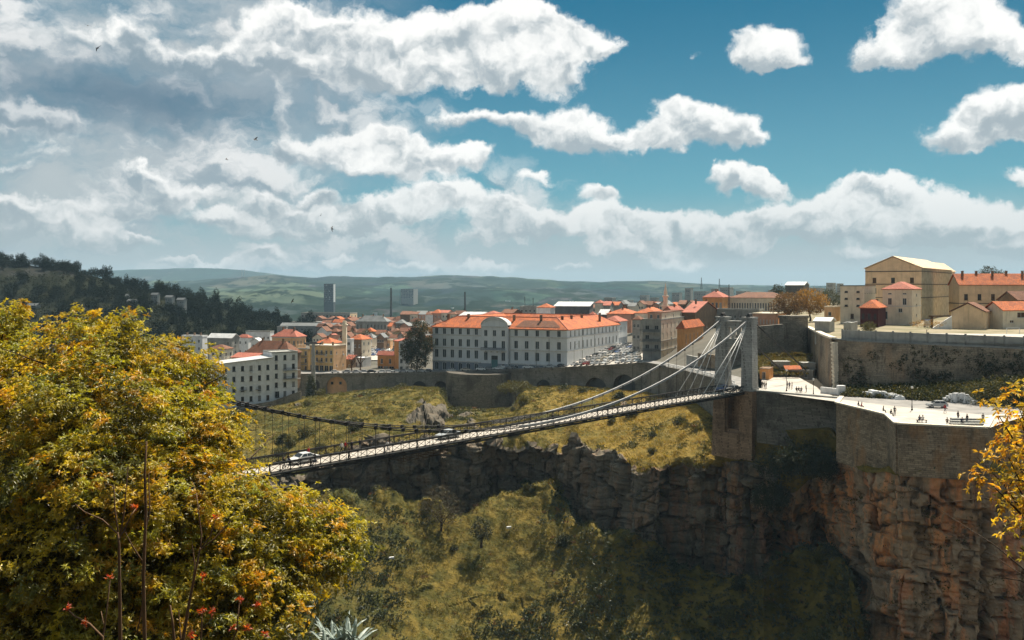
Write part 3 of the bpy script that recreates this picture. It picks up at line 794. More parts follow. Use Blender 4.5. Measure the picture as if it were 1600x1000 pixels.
def hills():
    m, N, b = new_mat('far_fields')
    pos = N.node('ShaderNodeNewGeometry').outputs['Position']
    n1 = N.noise(N.vm('MULTIPLY', pos, (1, 0.6, 1)), 0.0016, 6.0, 0.60); n2 = N.noise(N.vm('MULTIPLY', pos, (1, 0.5, 1)), 0.012, 5.0, 0.65)
    v = N.node('ShaderNodeTexVoronoi'); N.t.links.new(N.vm('MULTIPLY', pos, (1, 0.35, 0)), v.inputs['Vector']); v.inputs['Scale'].default_value = 0.0035
    c = N.mix(N.step(n1, 0.44, 0.56), (0.026, 0.044, 0.042, 1), (0.092, 0.115, 0.092, 1))  # blue of the haze put into the field colours
    c = N.mix(0.35, c, N.mix(1.0, c, v.outputs['Color'], 'MULTIPLY'))
    c = N.mix(N.step(n2, 0.48, 0.55), c, (0.012, 0.021, 0.014, 1))
    n5 = N.noise(N.vm('MULTIPLY', pos, (1, 0.45, 1)), 0.0042, 4.0, 0.6)
    c = N.mix(N.step(n5, 0.50, 0.58, 0.0, 0.85), c, (0.016, 0.027, 0.018, 1))
    N.put(b.inputs['Base Color'], c); b.inputs['Roughness'].default_value = 1.0; b.inputs['Specular IOR Level'].default_value = 0.0
    xs = np.linspace(-900, 2500, 500)
    def ridge(pts, base, Y0, Y1, seed, amp, name, n=46, mats=(m,), z0=None):
        """a hill that rises from Y0 to its crest at Y1 and drops behind it"""
        a = np.array(pts, float)
        yc = np.interp(xs, a[:, 0], a[:, 1])
        ker = np.hanning(17); ker /= ker.sum(); yc = np.convolve(np.pad(yc, 8, 'edge'), ker, 'valid')
        zc = H - (yc - YH) * Y1 / F
        rows = []
        for j in range(n):
            t = j / (n - 1)
            Y = Y0 + (Y1 - Y0) * t
            z = base + (zc - base) * (t ** 1.35)
            X = (xs - 800) * Y / F
            p = np.stack([X, np.full_like(X, Y), z], 1)
            sc = 4.0 / (Y1 - Y0) * 2.2
            p[:, 2] += (fbm(p * [sc, sc, 0], 5, seed) - 0.5) * amp * min(1.0, t * 2.5) * (1.0 if t < 1 else 0.45)
            rows.append(p)
        last = rows[-1].copy(); last[:, 0] *= 1.2; last[:, 1] *= 1.2; last[:, 2] = base
        rows.append(last)
        return strip(name, xs, rows, list(mats))
    ridge([(-900, 446), (240, 442), (300, 438), (345, 433), (430, 430), (520, 434), (600, 436), (660, 431), (715, 429), (770, 432), (850, 437), (950, 440), (1060, 441), (1150, 443), (1240, 446), (2500, 444)], -46, 1450, 5200, 71, 64, 'hills')
    ridge([(-900, 452), (300, 458), (400, 452), (480, 456), (560, 470), (640, 462), (720, 470), (850, 478), (950, 470), (1100, 470), (1300, 462), (2500, 455)], -46, 1450, 2600, 75, 46, 'near_hills', n=34)
    ridge([(-900, 436), (100, 424), (230, 420), (330, 418), (400, 424), (480, 434), (620, 441), (900, 446), (1300, 447), (2500, 444)], -40, 6000, 7800, 73, 40, 'mountains', n=12)
    # plain that carries everything to the horizon
    s = 11000
    o = MB(); o.face([(-s, 1300, -47), (s, 1300, -47), (s, 9800, -47), (-s, 9800, -47)])
    structure(o.build('ground', m))
hills()

def wooded_hill():
    xs = np.linspace(-420, 520, 170)
    a = np.array([(-420, 388), (-100, 404), (0, 411), (35, 413), (65, 418), (100, 416), (140, 430), (200, 446), (260, 458), (320, 474), (380, 490), (440, 506), (520, 524)], float)
    yc = np.interp(xs, a[:, 0], a[:, 1])
    m, N, b = new_mat('wooded_hillside')
    pos = N.node('ShaderNodeNewGeometry').outputs['Position']
    n = N.noise(pos, 0.03, 5.0, 0.6); f = N.noise(pos, 0.3, 4.0, 0.6)
    c = N.mix(N.step(n, 0.42, 0.6), (0.010, 0.015, 0.010, 1), (0.022, 0.026, 0.015, 1))
    sp = N.node('ShaderNodeSeparateXYZ'); N.t.links.new(pos, sp.inputs[0])
    tq = N.m('MULTIPLY', N.step(sp.outputs[2], 31.0, 34.0), N.step(sp.outputs[2], 41.0, 45.0, 1.0, 0.0))
    terr = N.m('MULTIPLY', tq, N.m('MULTIPLY', N.step(sp.outputs[0], -235.0, -225.0, 1.0, 0.0), N.step(n, 0.40, 0.50)))
    br = N.node('ShaderNodeTexBrick'); N.t.links.new(pos, br.inputs['Vector']); br.inputs['Scale'].default_value = 0.28
    br.inputs['Color1'].default_value, br.inputs['Color2'].default_value, br.inputs['Mortar'].default_value = (0.055, 0.056, 0.052, 1), (0.032, 0.032, 0.029, 1), (0.014, 0.015, 0.013, 1)
    N.put(b.inputs['Base Color'], N.mix(terr, N.mix(f, c, (0.03, 0.03, 0.02, 1)), br.outputs['Color']))
    b.inputs['Roughness'].default_value = 1.0; b.inputs['Specular IOR Level'].default_value = 0.0
    rows = []
    for j in range(40):
        t = j / 39
        Y = 560 + 190 * t
        zc = H - (yc - YH) * 750 / F
        z0 = -22.0
        z = z0 + (zc - z0) * (t ** 0.8)
        X = (xs - 800) * Y / F
        p = np.stack([X, np.full_like(X, Y), z], 1)
        p[:, 2] += (fbm(p * 0.02, 4, 81) - 0.5) * 7 * min(1, 3 * t)
        rows.append(p)
    last = rows[-1].copy(); last[:, 1] += 200; last[:, 2] = -45
    rows.append(last)
    strip('wooded_hill', xs, rows, [m])
    return np.array(rows[:-1])
WH = wooded_hill()

def near_bank():
    m = mat('near_bank_soil', (0.050, 0.042, 0.026), (0.024, 0.022, 0.012), 0.8, bump=0.5)
    xs = np.linspace(-95, 95, 120); ys = np.concatenate([np.linspace(-75, 4, 24), np.linspace(5, 60, 56), np.linspace(66, 150, 16)])
    rows = []
    for Y in ys:
        z = np.full_like(xs, 22.2 - max(0, Y - 2.5) * 0.62 if Y < 60 else -13.5 - (Y - 60) * 0.66)
        if Y < -3:                                       # unseen slope added behind the viewpoint to block sky light
            z = z + (-3 - Y) * 0.95
        p = np.stack([xs, np.full_like(xs, Y), z], 1)
        if Y > 8:
            p[:, 2] += (fbm(p * 0.25, 4, 91) - 0.62) * 2.4
        for bx, by, bh, br_ in ((-4.9, 24.6, 4.7, 2.6), (-10.5, 30, 2.5, 5.0)):
            p[:, 2] += bh * np.exp(-(((xs - bx) ** 2 + (Y - by) ** 2) / br_ ** 2))
        rows.append(p)
    strip('near_bank', xs, rows, [m])
    return xs, ys, np.array(rows)
NBX, NBY, NB = near_bank()
def bank_z(x, y):
    i = int(np.argmin(np.abs(NBX - x))); j = int(np.argmin(np.abs(NBY - y)))
    return float(NB[j, i, 2])
# ------------------------------------------------------------------ suspension bridge
BD = Vector((-0.682, -0.731, 0)).normalized()        # along the bridge, from the pylon towards us
BN = Vector((-BD.y, BD.x, 0))                          # towards the near parapet is +
if BN.x < 0:
    BN = -BN
BA = Vector((53.4, 213.4, 0))                          # bridge axis under the pylon
SPAN, SAG, PTOP = 152.0, 16.4, 17.6
def bp(t, s, z=0.0):
    return BA + BD * t + BN * s + Vector((0, 0, z))
ANG_B = math.atan2(BD.y, BD.x)

def arch_wall(mb, p0, u, L, z0, z1, n, depth, arches, m=0, mi=None, seg=14):
    """wall panel from p0 along u with round-headed openings (centre, half width, sill, spring[, rise]) cut through it, `depth` thick behind n"""
    p0, u, n = Vector(p0), Vector(u), Vector(n)
    mi = m if mi is None else mi
    def pt(a, z, back=0.0):
        q = p0 + u * a - n * back
        return (q.x, q.y, z)
    cuts = sorted(arches)
    x = 0.0
    back_too = True
    for c, hw, sill, spring, *rs in cuts:
        rise = rs[0] if rs else hw
        for bk in ((0.0, depth) if back_too else (0.0,)):
            q = [pt(x, z0, bk), pt(c - hw, z0, bk), pt(c - hw, z1, bk), pt(x, z1, bk)]
            mb.face(q if bk == 0 else q[::-1], m)
            if sill > z0 + 1e-4:
                q = [pt(c - hw, z0, bk), pt(c + hw, z0, bk), pt(c + hw, sill, bk), pt(c - hw, sill, bk)]
                mb.face(q if bk == 0 else q[::-1], m)
        prof = [(c - hw, sill)] + [(c - hw * math.cos(math.pi * k / seg), spring + rise * math.sin(math.pi * k / seg)) for k in range(seg + 1)] + [(c + hw, sill)]
        for (a0, b0), (a1, b1) in zip(prof[1:-2], prof[2:-1]):
            for bk in ((0.0, depth) if back_too else (0.0,)):
                q = [pt(a0, b0, bk), pt(a1, b1, bk), pt(a1, z1, bk), pt(a0, z1, bk)]
                mb.face(q if bk == 0 else q[::-1], m)
        closed = prof + ([prof[0]] if sill > z0 + 1e-4 else [])
        for (a0, b0), (a1, b1) in zip(closed[:-1], closed[1:]):
            mb.face([pt(a1, b1), pt(a0, b0), pt(a0, b0, depth), pt(a1, b1, depth)], mi)
        x = c + hw
    for bk in ((0.0, depth) if back_too else (0.0,)):
        q = [pt(x, z0, bk), pt(L, z0, bk), pt(L, z1, bk), pt(x, z1, bk)]
        mb.face(q if bk == 0 else q[::-1], m)
    mb.face([pt(0, z1), pt(L, z1), pt(L, z1, depth), pt(0, z1, depth)], m)
    mb.face([pt(0, z0, depth), pt(0, z0), pt(0, z1), pt(0, z1, depth)], m)
    mb.face([pt(L, z0), pt(L, z0, depth), pt(L, z1, depth), pt(L, z1)], m)

def bridge():
    root = empty('suspension_bridge', BA, label='iron suspension bridge with stone pylon and crossed railings over the gorge', cat='bridge')
    def part(mb, name, m, parent=root, smooth=False):
        o = mb.build(name, m, None, smooth)
        for v in o.data.vertices:
            v.co -= BA
        o.parent = parent
        if parent is not root:
            o.matrix_parent_inverse = Matrix()
        return o
    L = SPAN + 6
    HW = 2.75
    d = MB()
    zr = -0.60
    d.box(bp(L / 2 - 2, 0, zr - 0.11), (L + 4, 2 * HW + 0.5, 0.22), ANG_B)
    part(d, 'deck', m_deckroad)
    for s in (-1, 1):                                   # lattice girder, floor beams and parapet of each side
        g = MB()
        g.bar(bp(-2, s * (HW + 0.25), -1.12), bp(L, s * (HW + 0.25), -1.12), 0.36, 0.26)
        g.bar(bp(-2, s * (HW + 0.25), -0.74), bp(L, s * (HW + 0.25), -0.74), 0.30, 0.20)
        t = 0
        while t < L:
            g.bar(bp(t, s * (HW + 0.25), -1.1), bp(t, s * (HW + 0.25), -0.75), 0.10)
            t += 2.0
        part(g, 'girder', m_iron)
        r = part(MBrail(s, L, HW), 'railing', m_iron)
    fb = MB()
    t = 1.0
    while t < L:
        fb.bar(bp(t, -HW - 0.2, -1.03), bp(t, HW + 0.2, -1.03), 0.16, 0.36)
        t += 4.0
    part(fb, 'floor_beams', m_iron)
    kb = MB()
    for s in (-1, 1):
        kb.bar(bp(-2, s * (HW - 0.55), zr + 0.06), bp(L, s * (HW - 0.55), zr + 0.06), 0.9, 0.12)
    part(kb, 'footway_kerb', m_deckroad)
    # inspection cradle hanging under the deck
    cr = MB()
    for q in range(7):
        t0 = 96 + q * 1.5
        cr.bar(bp(t0, 2.6, -1.2), bp(t0, 2.6, -2.3 - 0.25 * (q % 2)), 0.07)
        cr.bar(bp(t0, -1.0, -1.2), bp(t0, -1.0, -2.3), 0.07)
        cr.bar(bp(t0, -1.0, -2.3), bp(t0, 2.6, -2.3), 0.08)
    for s in (2.6, 0.8, -1.0):
        cr.bar(bp(96, s, -2.3), bp(105, s, -2.3), 0.09)
    cr.bar(bp(96, 2.6, -1.7), bp(105, 2.6, -1.7), 0.06)
    part(cr, 'inspection_cradle', m_wood)
    def cz(t):
        q = (t - SPAN / 2) / (SPAN / 2)
        return 0.10 + SAG * q * q
    CO = 3.25                                            # cable planes stand just outside the parapets
    for s in (-1, 1):
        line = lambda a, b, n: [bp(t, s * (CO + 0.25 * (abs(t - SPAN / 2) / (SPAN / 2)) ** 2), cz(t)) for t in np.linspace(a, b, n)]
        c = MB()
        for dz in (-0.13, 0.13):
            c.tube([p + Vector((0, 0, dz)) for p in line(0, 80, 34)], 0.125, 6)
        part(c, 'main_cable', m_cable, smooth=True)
        c = MB()                                         # same cable; this half's backlit darkness is put into its colour
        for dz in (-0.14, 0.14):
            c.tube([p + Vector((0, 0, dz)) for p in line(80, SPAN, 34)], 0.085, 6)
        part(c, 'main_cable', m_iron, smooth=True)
        bk = MB()
        for dz in (-0.1, 0.1):
            bk.tube([bp(0, s * 3.5, PTOP - 1.0 + dz), bp(-30, s * 3.6, 2.2 + dz)], 0.11, 6)
        part(bk, 'backstay_cable', m_iron, smooth=True)
        t = 14.0
        while t < SPAN - 6:
            if cz(t) > 0.75:
                h = MB()
                h.bar(bp(t, s * CO, -0.9), bp(t, s * CO, cz(t) - 0.1), 0.055)
                k = 1.0 if t > 80 else 0.62
                h.box(bp(t, s * CO, cz(t) + 0.02 - (0.0 if t > 80 else 0.2)), (0.42 * k, 0.36 * k, 0.55 * k), ANG_B)
                part(h, 'hanger', m_iron)
            t += 2.6 if t > 70 else 3.4
        for k, te in enumerate((12.0, 16.6, 21.4)):
            st = MB()
            st.tube([bp(0.4, s * 3.35, PTOP - 1.4 - 0.25 * k), bp(te, s * 3.15, -0.5)], 0.10, 6)
            part(st, 'stay_cable', m_stay, smooth=True)
    pylon(root, part, 0.0)
    pylon(root, part, SPAN, plain=True)
    return root

def MBrail(s, L, HW):
    r = MB()
    y = s * HW
    r.bar(bp(-1, y, 0.60), bp(L, y, 0.60), 0.20, 0.19)
    r.bar(bp(-1, y, 0.42), bp(L, y, 0.42), 0.06, 0.07)
    r.bar(bp(-1, y, -0.48), bp(L, y, -0.48), 0.10, 0.10)
    t, k = 0.0, 0
    while t < L - 1.6:
        r.bar(bp(t, y, -0.60), bp(t, y, 0.60), 0.15 if k % 4 == 0 else 0.10)
        r.bar(bp(t, y, -0.46), bp(t + 1.6, y, 0.42), 0.052)
        r.bar(bp(t, y, 0.42), bp(t + 1.6, y, -0.46), 0.052)
        if k % 4 == 0:
            r.bar(bp(t, y + s * 0.55, -0.7), bp(t, y, 0.4), 0.06)
        t += 1.6; k += 1
    return r

def pylon(root, part, t0, plain=False):
    py = MB()
    lw = 1.45
    ca, sa = BD, BN
    def blk(s, z0, z1, a0, a1, c0, c1):
        """tapered square shaft centred at s"""
        pts = []
        for z, a, c in ((z0, a0, c0), (z1, a1, c1)):
            for x, y in ((-a, -c), (a, -c), (a, c), (-a, c)):
                pts.append(bp(t0 + x, s + y, z))
        return pts
    def shaft(mb, s, z0, z1, a0, a1, c0, c1):
        p = blk(s, z0, z1, a0, a1, c0, c1)
        # BN is to the right of the view along BD: keep faces outward
        for q in ((3, 2, 1, 0), (4, 5, 6, 7), (0, 1, 5, 4), (1, 2, 6, 5), (2, 3, 7, 6), (3, 0, 4, 7)):
            mb.face([p[i] for i in q][::-1])
    for s in (-3.5, 3.5):
        shaft(py, s, -0.5, PTOP - 1.2, 1.55, 1.25, 1.45, 1.2)
        shaft(py, s, PTOP - 1.9, PTOP - 1.55, 1.42, 1.42, 1.36, 1.36)
        shaft(py, s, PTOP - 1.2, PTOP - 0.75, 1.5, 1.5, 1.42, 1.42)
        shaft(py, s, -0.5, 0.35, 1.75, 1.7, 1.6, 1.58)
    body = part(py, 'pylon', m_ashlar)
    sc = MB()
    # screen between the shafts: three small round-headed windows over one tall portal
    p0 = bp(t0 + 0.75, 2.2)
    arch_wall(sc, p0, -BN, 4.4, 11.05, 15.6, BD, 1.5, [(0.8, 0.55, 11.7, 13.9), (2.2, 0.55, 11.7, 13.9), (3.6, 0.55, 11.7, 13.9)])
    arch_wall(sc, p0, -BN, 4.4, 0.35, 11.05, BD, 1.5, [(2.2, 1.75, 0.35, 8.4)])
    sc.box(bp(t0, 0, 15.75), (2.0, 4.4, 0.3), ANG_B)
    so = part(sc, 'arch_screen', m_ashlar, body)
    for s in (-3.5, 3.5):
        sd_ = MB()
        sd_.box(bp(t0, s, PTOP - 0.5), (1.7, 0.9, 0.5), ANG_B, taper=0.7)
        sd_.tube([bp(t0 - 0.7, s, PTOP - 0.15), bp(t0 + 0.7, s, PTOP - 0.15)], 0.30, 8)
        part(sd_, 'cable_saddle', m_iron, body)
    # brown pier under the road with one tall niche towards the gorge
    pr = MB()
    zb = -16.5
    shaft(pr, -3.55, zb, -0.5, 2.3, 1.75, 1.75, 1.5)
    shaft(pr, 3.55, zb, -0.5, 2.3, 1.75, 1.75, 1.5)
    q0 = bp(t0 + 1.45, 2.1)
    arch_wall(pr, q0, -BN, 4.2, -10.6, -0.62, BD, 1.9, [(2.1, 1.45, -9.8, -4.0, 2.2)])
    pr.box(bp(t0 - 1.0, 0, -5.6), (1.2, 4.2, 9.8), ANG_B)
    pr.box(bp(t0 + 0.2, 0, -13.6), (4.4, 4.0, 6.0), ANG_B)
    po = part(pr, 'pier', m_pierstone)
    if not plain:
        ab = MB()
        ab.box(bp(t0 - 7, 0, -1.2), (11, 10.2, 1.6), ANG_B)
        ab.box(bp(t0 - 7.2, 0, -9), (10, 10.4, 14), ANG_B)
        part(ab, 'abutment', m_retaining)
bridge()
# ------------------------------------------------------------------ walls, viaduct, terrace
def at_path(pts, step=2.0):
    """resample a polyline of 3-D points"""
    pts = [Vector(p) for p in pts]
    out = [pts[0]]
    for a, b in zip(pts[:-1], pts[1:]):
        n = max(1, int((b - a).length / step))
        for j in range(1, n + 1):
            out.append(a + (b - a) * (j / n))
    return out
def wall_run(name, top, foot, thick, mats, label, cat, coping=None, group=None, batter=0.0, wob=0.0):
    """a masonry wall between a line of top points and a line of foot points (same count), thickness behind it away from us"""
    mb = MB()
    n = len(top)
    tp = [Vector(p) for p in top]; ft = [Vector(p) for p in foot]
    bk = [Vector((p.x + (q.x if False else 0), p.y + thick, p.z)) for p, q in zip(tp, ft)]
    rows = 14
    grid = []
    for j in range(rows + 1):
        t = j / rows
        row = []
        for k in range(n):
            p = ft[k] * (1 - t) + tp[k] * t
            if wob and 0 < t < 1:
                w = fbm(np.array([[p.x * 0.4, p.y * 0.4, p.z * 0.4]]), 3, 5)[0] - 0.5
                p = p + Vector((0, -1, 0)) * w * wob
            row.append(p)
        grid.append(row)
    for j in range(rows):
        for k in range(n - 1):
            mb.face([grid[j][k], grid[j][k + 1], grid[j + 1][k + 1], grid[j + 1][k]])
    for k in range(n - 1):
        mb.face([tp[k], tp[k + 1], bk[k + 1], bk[k]])
        b0, b1 = Vector((bk[k].x, bk[k].y, ft[k].z)), Vector((bk[k + 1].x, bk[k + 1].y, ft[k + 1].z))
        mb.face([b1, b0, bk[k], bk[k + 1]])
    for k in (0, n - 1):
        q = [ft[k], tp[k], bk[k], Vector((bk[k].x, bk[k].y, ft[k].z))]
        mb.face(q if k == 0 else q[::-1])
    o = mb.build(name, mats)
    tag(o, label, cat, group)
    if coping:
        w, h, m = coping
        c = MB()
        for k in range(n - 1):
            c.bar(tp[k] + Vector((0, thick * 0.5, h / 2 + 0.003)), tp[k + 1] + Vector((0, thick * 0.5, h / 2 + 0.003)), w, h)
        c.build('coping', m, o)
    return o

def viaduct():
    root = empty('arched_viaduct', G(700, 384, -12.9), label='long grey stone viaduct with round arches carrying the road above the gorge', cat='viaduct')
    base = root.location
    ctrl = [(462, 0), (560, 0), (676, 0), (780, 0), (885, 0), (950, 0), (1010, 0), (1040, 0)]
    line = []
    for x, _ in ctrl:
        Y, z = edge_at(x)
        line.append(G(x, Y - 0.6, z))
    mb = MB(); fills = []
    px_arch = [(490, 9, 2.0), (526, 15.5, 1.1), (563, 16.5, 1.1), (655, 10, 3.4), (689, 10, 3.4), (850, 10, 3.0), (892, 13, 3.6), (935, 15, 3.0), (976, 15, 3.0)]
    for (xa, _), (xb, _), a, b in zip(ctrl[:-1], ctrl[1:], line[:-1], line[1:]):
        u = (b - a); u.z = 0
        L = u.length; u.normalize()
        n = Vector((u.y, -u.x, 0))
        if n.y > 0:
            n = -n
        top = min(a.z, b.z)
        arr = []
        for c, hw, drop in px_arch:
            if xa + hw < c <= xb - hw * 0.2:
                f = (c - xa) / (xb - xa)
                W = hw * a.y / F * 1.02 / max(0.6, abs(u.x))
                arr.append((min(max(f * L, W + 0.5), L - W - 0.5), W, top - 16.0, top - drop - W * 0.9, W * 0.92))
        arch_wall(mb, a, u, L, top - 16.0, top, n, 3.6, arr)
        if abs(a.z - b.z) > 0.05:
            hi, lo = max(a.z, b.z), top
            mb.face([(a.x, a.y, top), (b.x, b.y, top), (b.x, b.y, b.z), (a.x, a.y, a.z)] if True else [])
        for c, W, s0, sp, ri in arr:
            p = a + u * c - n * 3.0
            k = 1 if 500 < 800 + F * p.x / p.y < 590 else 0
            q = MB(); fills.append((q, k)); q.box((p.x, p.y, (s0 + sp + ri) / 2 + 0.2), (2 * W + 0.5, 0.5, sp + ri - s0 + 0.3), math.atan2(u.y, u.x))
        mb.bar(Vector((a.x, a.y, a.z + 0.22)) + n * 0.12, Vector((b.x, b.y, b.z + 0.22)) + n * 0.12, 0.45, 0.44)
        mb.bar(Vector((a.x, a.y, a.z - 0.3)) + n * 0.2, Vector((b.x, b.y, b.z - 0.3)) + n * 0.2, 0.5, 0.35)
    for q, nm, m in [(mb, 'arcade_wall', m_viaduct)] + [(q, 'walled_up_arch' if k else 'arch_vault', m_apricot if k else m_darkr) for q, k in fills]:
        o = q.build(nm, m)
        for v in o.data.vertices:
            v.co -= base
        o.parent = root
    # two small windows in the walled-up arch
    Y, z = edge_at(526)
    for dx in (-7, 6):
        w = MB(); c = G(526 + dx, Y + 2.05, z - 4.1)
        w.box(c - base, (1.0, 0.3, 1.1))
        w.build('window', m_glass, root)
viaduct()

def terrace():
    # road wall from the end of the viaduct round to the pylon
    xs = np.linspace(1038, 1150, 16)
    top = [G(x, edge_at(x)[0] - 0.8, edge_at(x)[1]) for x in xs]
    foot = [Vector((p.x, p.y - 0.6, p.z - 17)) for p in top]
    wall_run('road_retaining_wall', top, foot, 1.2, [m_retaining], 'plain grey retaining wall under the white balustrade, behind the bridge stays', 'wall', wob=0.3)
    # white balustrade on it
    rb = empty('road_balustrade', top[0], label='white balustrade along the curved road behind the bridge stays', cat='railing')
    rails, posts = MB(), MB()
    for a, b in zip(top[:-1], top[1:]):
        a, b = a - top[0] + Vector((0, 0.5, 0)), b - top[0] + Vector((0, 0.5, 0))
        for z in (0.35, 1.0):
            rails.bar(a + Vector((0, 0, z)), b + Vector((0, 0, z)), 0.16, 0.14)
        for k in range(4):
            p = a + (b - a) * (k / 4)
            posts.bar(p, p + Vector((0, 0, 1.0)), 0.26 if k == 0 else 0.14)
    rails.build('rail', m_white, rb); posts.build('balusters', m_white, rb)
    # plain wall right of the pylon
    a, b = G(1184, 207.5, -0.3), G(1313, 194.5, -0.3)
    top = at_path([a, b], 2.0)
    foot = [Vector((p.x - 0.2, p.y - 0.6, -12.0)) for p in top]
    wall_run('plaza_retaining_wall', top, foot, 1.0, [m_retaining], 'dark stone retaining wall between the bridge pylon and the terrace bastion', 'wall', coping=(1.15, 0.35, m_concrete), wob=0.35)
    # bastion under the terrace
    c = [G(1316, 196.5, -0.3), G(1309, 186.5, -0.3), G(1387, 169, -0.3), G(1403, 158, -0.3), G(1543, 153.2, -0.3), G(1553, 167, -0.3), G(1620, 168.6, -0.3), G(1760, 169.6, -0.3), G(1990, 170.2, -0.3)]
    top = at_path(c, 1.6)
    nseg = []
    foot = []
    for p in top:
        q = Vector((p.x, p.y, 0)); d = Vector((0, -1, 0))
        if p.y > 169.2 and p.x < 72:
            d = Vector((-0.75, -0.65, 0))
        foot.append(Vector((p.x, p.y, -12.2 if p.y > 168 and p.x < 74 else -15.0 if p.x > 92 else -9.2)) + d * 0.7)
    wall_run('terrace_bastion', top, foot, 0.9, [m_bastion], 'brown stone bastion wall carrying the bright terrace at the cliff edge', 'wall', coping=(1.0, 0.30, m_pale), wob=0.25)
    # the town's edge goes on to the left behind the golden tree
    top = at_path([G(x, edge_at(x)[0] - 0.4, edge_at(x)[1]) for x in (-420, -100, 200, 340, 463)], 6.0)
    wall_run('town_edge_wall', top, [Vector((p.x, p.y - 1.5, -52)) for p in top], 1.5, [m_retaining], 'grey retaining wall of the left town running on behind the golden tree', 'wall', coping=(1.2, 0.4, m_greyr))
    # dark wall under the white tenements
    top = at_path([G(300, 312, -20.0), G(350, 322, -20.0), G(425, 331, -18.3), G(470, 340, -15.5)], 2.0)
    wall_run('tenement_retaining_wall', top, [Vector((p.x, p.y - 0.5, -34)) for p in top], 0.8, [m_retaining], 'dark retaining wall below the white tenements, left of the viaduct', 'wall', wob=0.3)
    # far parapet of the road at the back of the terrace
    k = [G(1322, 209, -0.3), G(1390, 200, -0.3), G(1470, 190, -0.3), G(1560, 180.5, -0.3), G(1720, 176, -0.3)]
    kb = MB()
    for p, q in zip(k[:-1], k[1:]):
        kb.bar(p + Vector((0, 0, 0.08)), q + Vector((0, 0, 0.08)), 0.4, 0.24)
    structure(kb.build('kerb', m_concrete))
    # fortress rampart: end, long front, and its return up the street
    top = at_path([G(1258, 283, 11.4), G(1270, 262, 11.4), G(1290, 228, 11.5), G(1304, 211.5, 11.6)], 2.5)
    foot = [Vector((p.x - 0.9, p.y - 0.6, -1.0)) for p in top]
    wall_run('rampart_street_wall', top, foot, 1.6, [m_rampart], 'weathered rampart wall running uphill from the plaza to the round tower, pale coping on top', 'wall', coping=(1.5, 0.45, m_pale), wob=0.5)
    top = at_path([G(1304, 211.5, 11.6), G(1332, 209.5, 11.2), G(1450, 203, 10.8), G(1600, 195, 10.4), G(1900, 186, 10.4)], 2.5)
    foot = [Vector((p.x, p.y - 1.5, -1.0)) for p in top]
    wall_run('rampart_front_wall', top, foot, 2.2, [m_rampart], 'long pitted fortress rampart behind the terrace, under the concrete panel fence', 'wall', coping=(1.3, 0.3, m_concrete), wob=0.7)
    # quoins on the corner
    q = MB(); cpt = G(1304, 211.5, 0)
    for k in range(26):
        q.box((cpt.x - 0.1, cpt.y - 1.35 + 1.25 * (k / 26), -0.8 + k * 0.46), (1.5 if k % 2 else 1.1, 0.9, 0.42), R(15))
    tag(q.build('rampart_quoins', m_pale), 'pale corner stones climbing the edge where the two rampart walls meet', 'quoins')
    # concrete panel fence on the rampart
    root = empty('panel_fence', G(1316, 211.5, 11.2), label='grey concrete panel fence along the top of the long rampart', cat='fence')
    line = at_path([G(1316, 212, 11.3), G(1450, 204.3, 10.9), G(1600, 196.3, 10.5), G(1800, 189, 10.4)], 3.6)
    pn = MB()
    for a, b in zip(line[:-1], line[1:]):
        a, b = a - root.location, b - root.location
        pn.bar(a + Vector((0, 0, 1.25)), b + Vector((0, 0, 1.25)), 0.16, 2.4)
        ps = MB(); ps.bar(a, a + Vector((0, 0, 2.7)), 0.34); ps.build('post', m_greyr, root)
    pn.build('panel', m_concrete, root)
    # stone bulge under the white school
    cone = MB()
    c0 = G(752, 371, 0)
    prof = [(16.2, -33.5), (15.6, -26), (15.2, -19), (15.0, -13.6), (15.0, -11.6)]
    n = 44
    for k in range(len(prof) - 1):
        for j in range(n):
            t0, t1 = math.pi * (1 + j / n), math.pi * (1 + (j + 1) / n)
            pts = []
            for (r, z), t in ((prof[k], t0), (prof[k], t1), (prof[k + 1], t1), (prof[k + 1], t0)):
                pts.append((c0.x + r * 1.0 * math.cos(t), c0.y + 8 + r * 1.15 * math.sin(t), z))
            cone.face(pts)
    n2 = [(c0.x + 15.0 * math.cos(math.pi * (1 + j / n)), c0.y + 8 + 15.0 * 1.15 * math.sin(math.pi * (1 + j / n)), -11.6) for j in range(n + 1)]
    cone.face(n2)
    tag(cone.build('rounded_bastion', m_retaining), 'rounded stone bastion bulging out below the road in front of the white school', 'bastion')
    # old walls behind the pylon
    top = at_path([G(1090, 285, 1.6), G(1126, 266, 3.2), G(1140, 262, 9.0), G(1187, 259, 12.6), G(1224, 263, 13.0)], 2.0)
    foot = [Vector((p.x, p.y - 1.2, -2.0)) for p in top]
    wall_run('old_town_wall', top, foot, 1.6, [m_retaining], 'low brown town wall behind the bridge pylon, rising to the round tower', 'wall', wob=0.6)
    tw = MB()
    c = G(1240, 268, 0)
    tw.lathe((c.x, c.y, 0), [(4.6, -2), (4.3, 4), (4.1, 14.6), (4.4, 14.7), (4.4, 15.4), (4.0, 15.4)], 26)
    tag(tw.build('round_tower', m_retaining, smooth=False), 'dark round tower at the end of the rampart right of the bridge pylon', 'tower')
terrace()
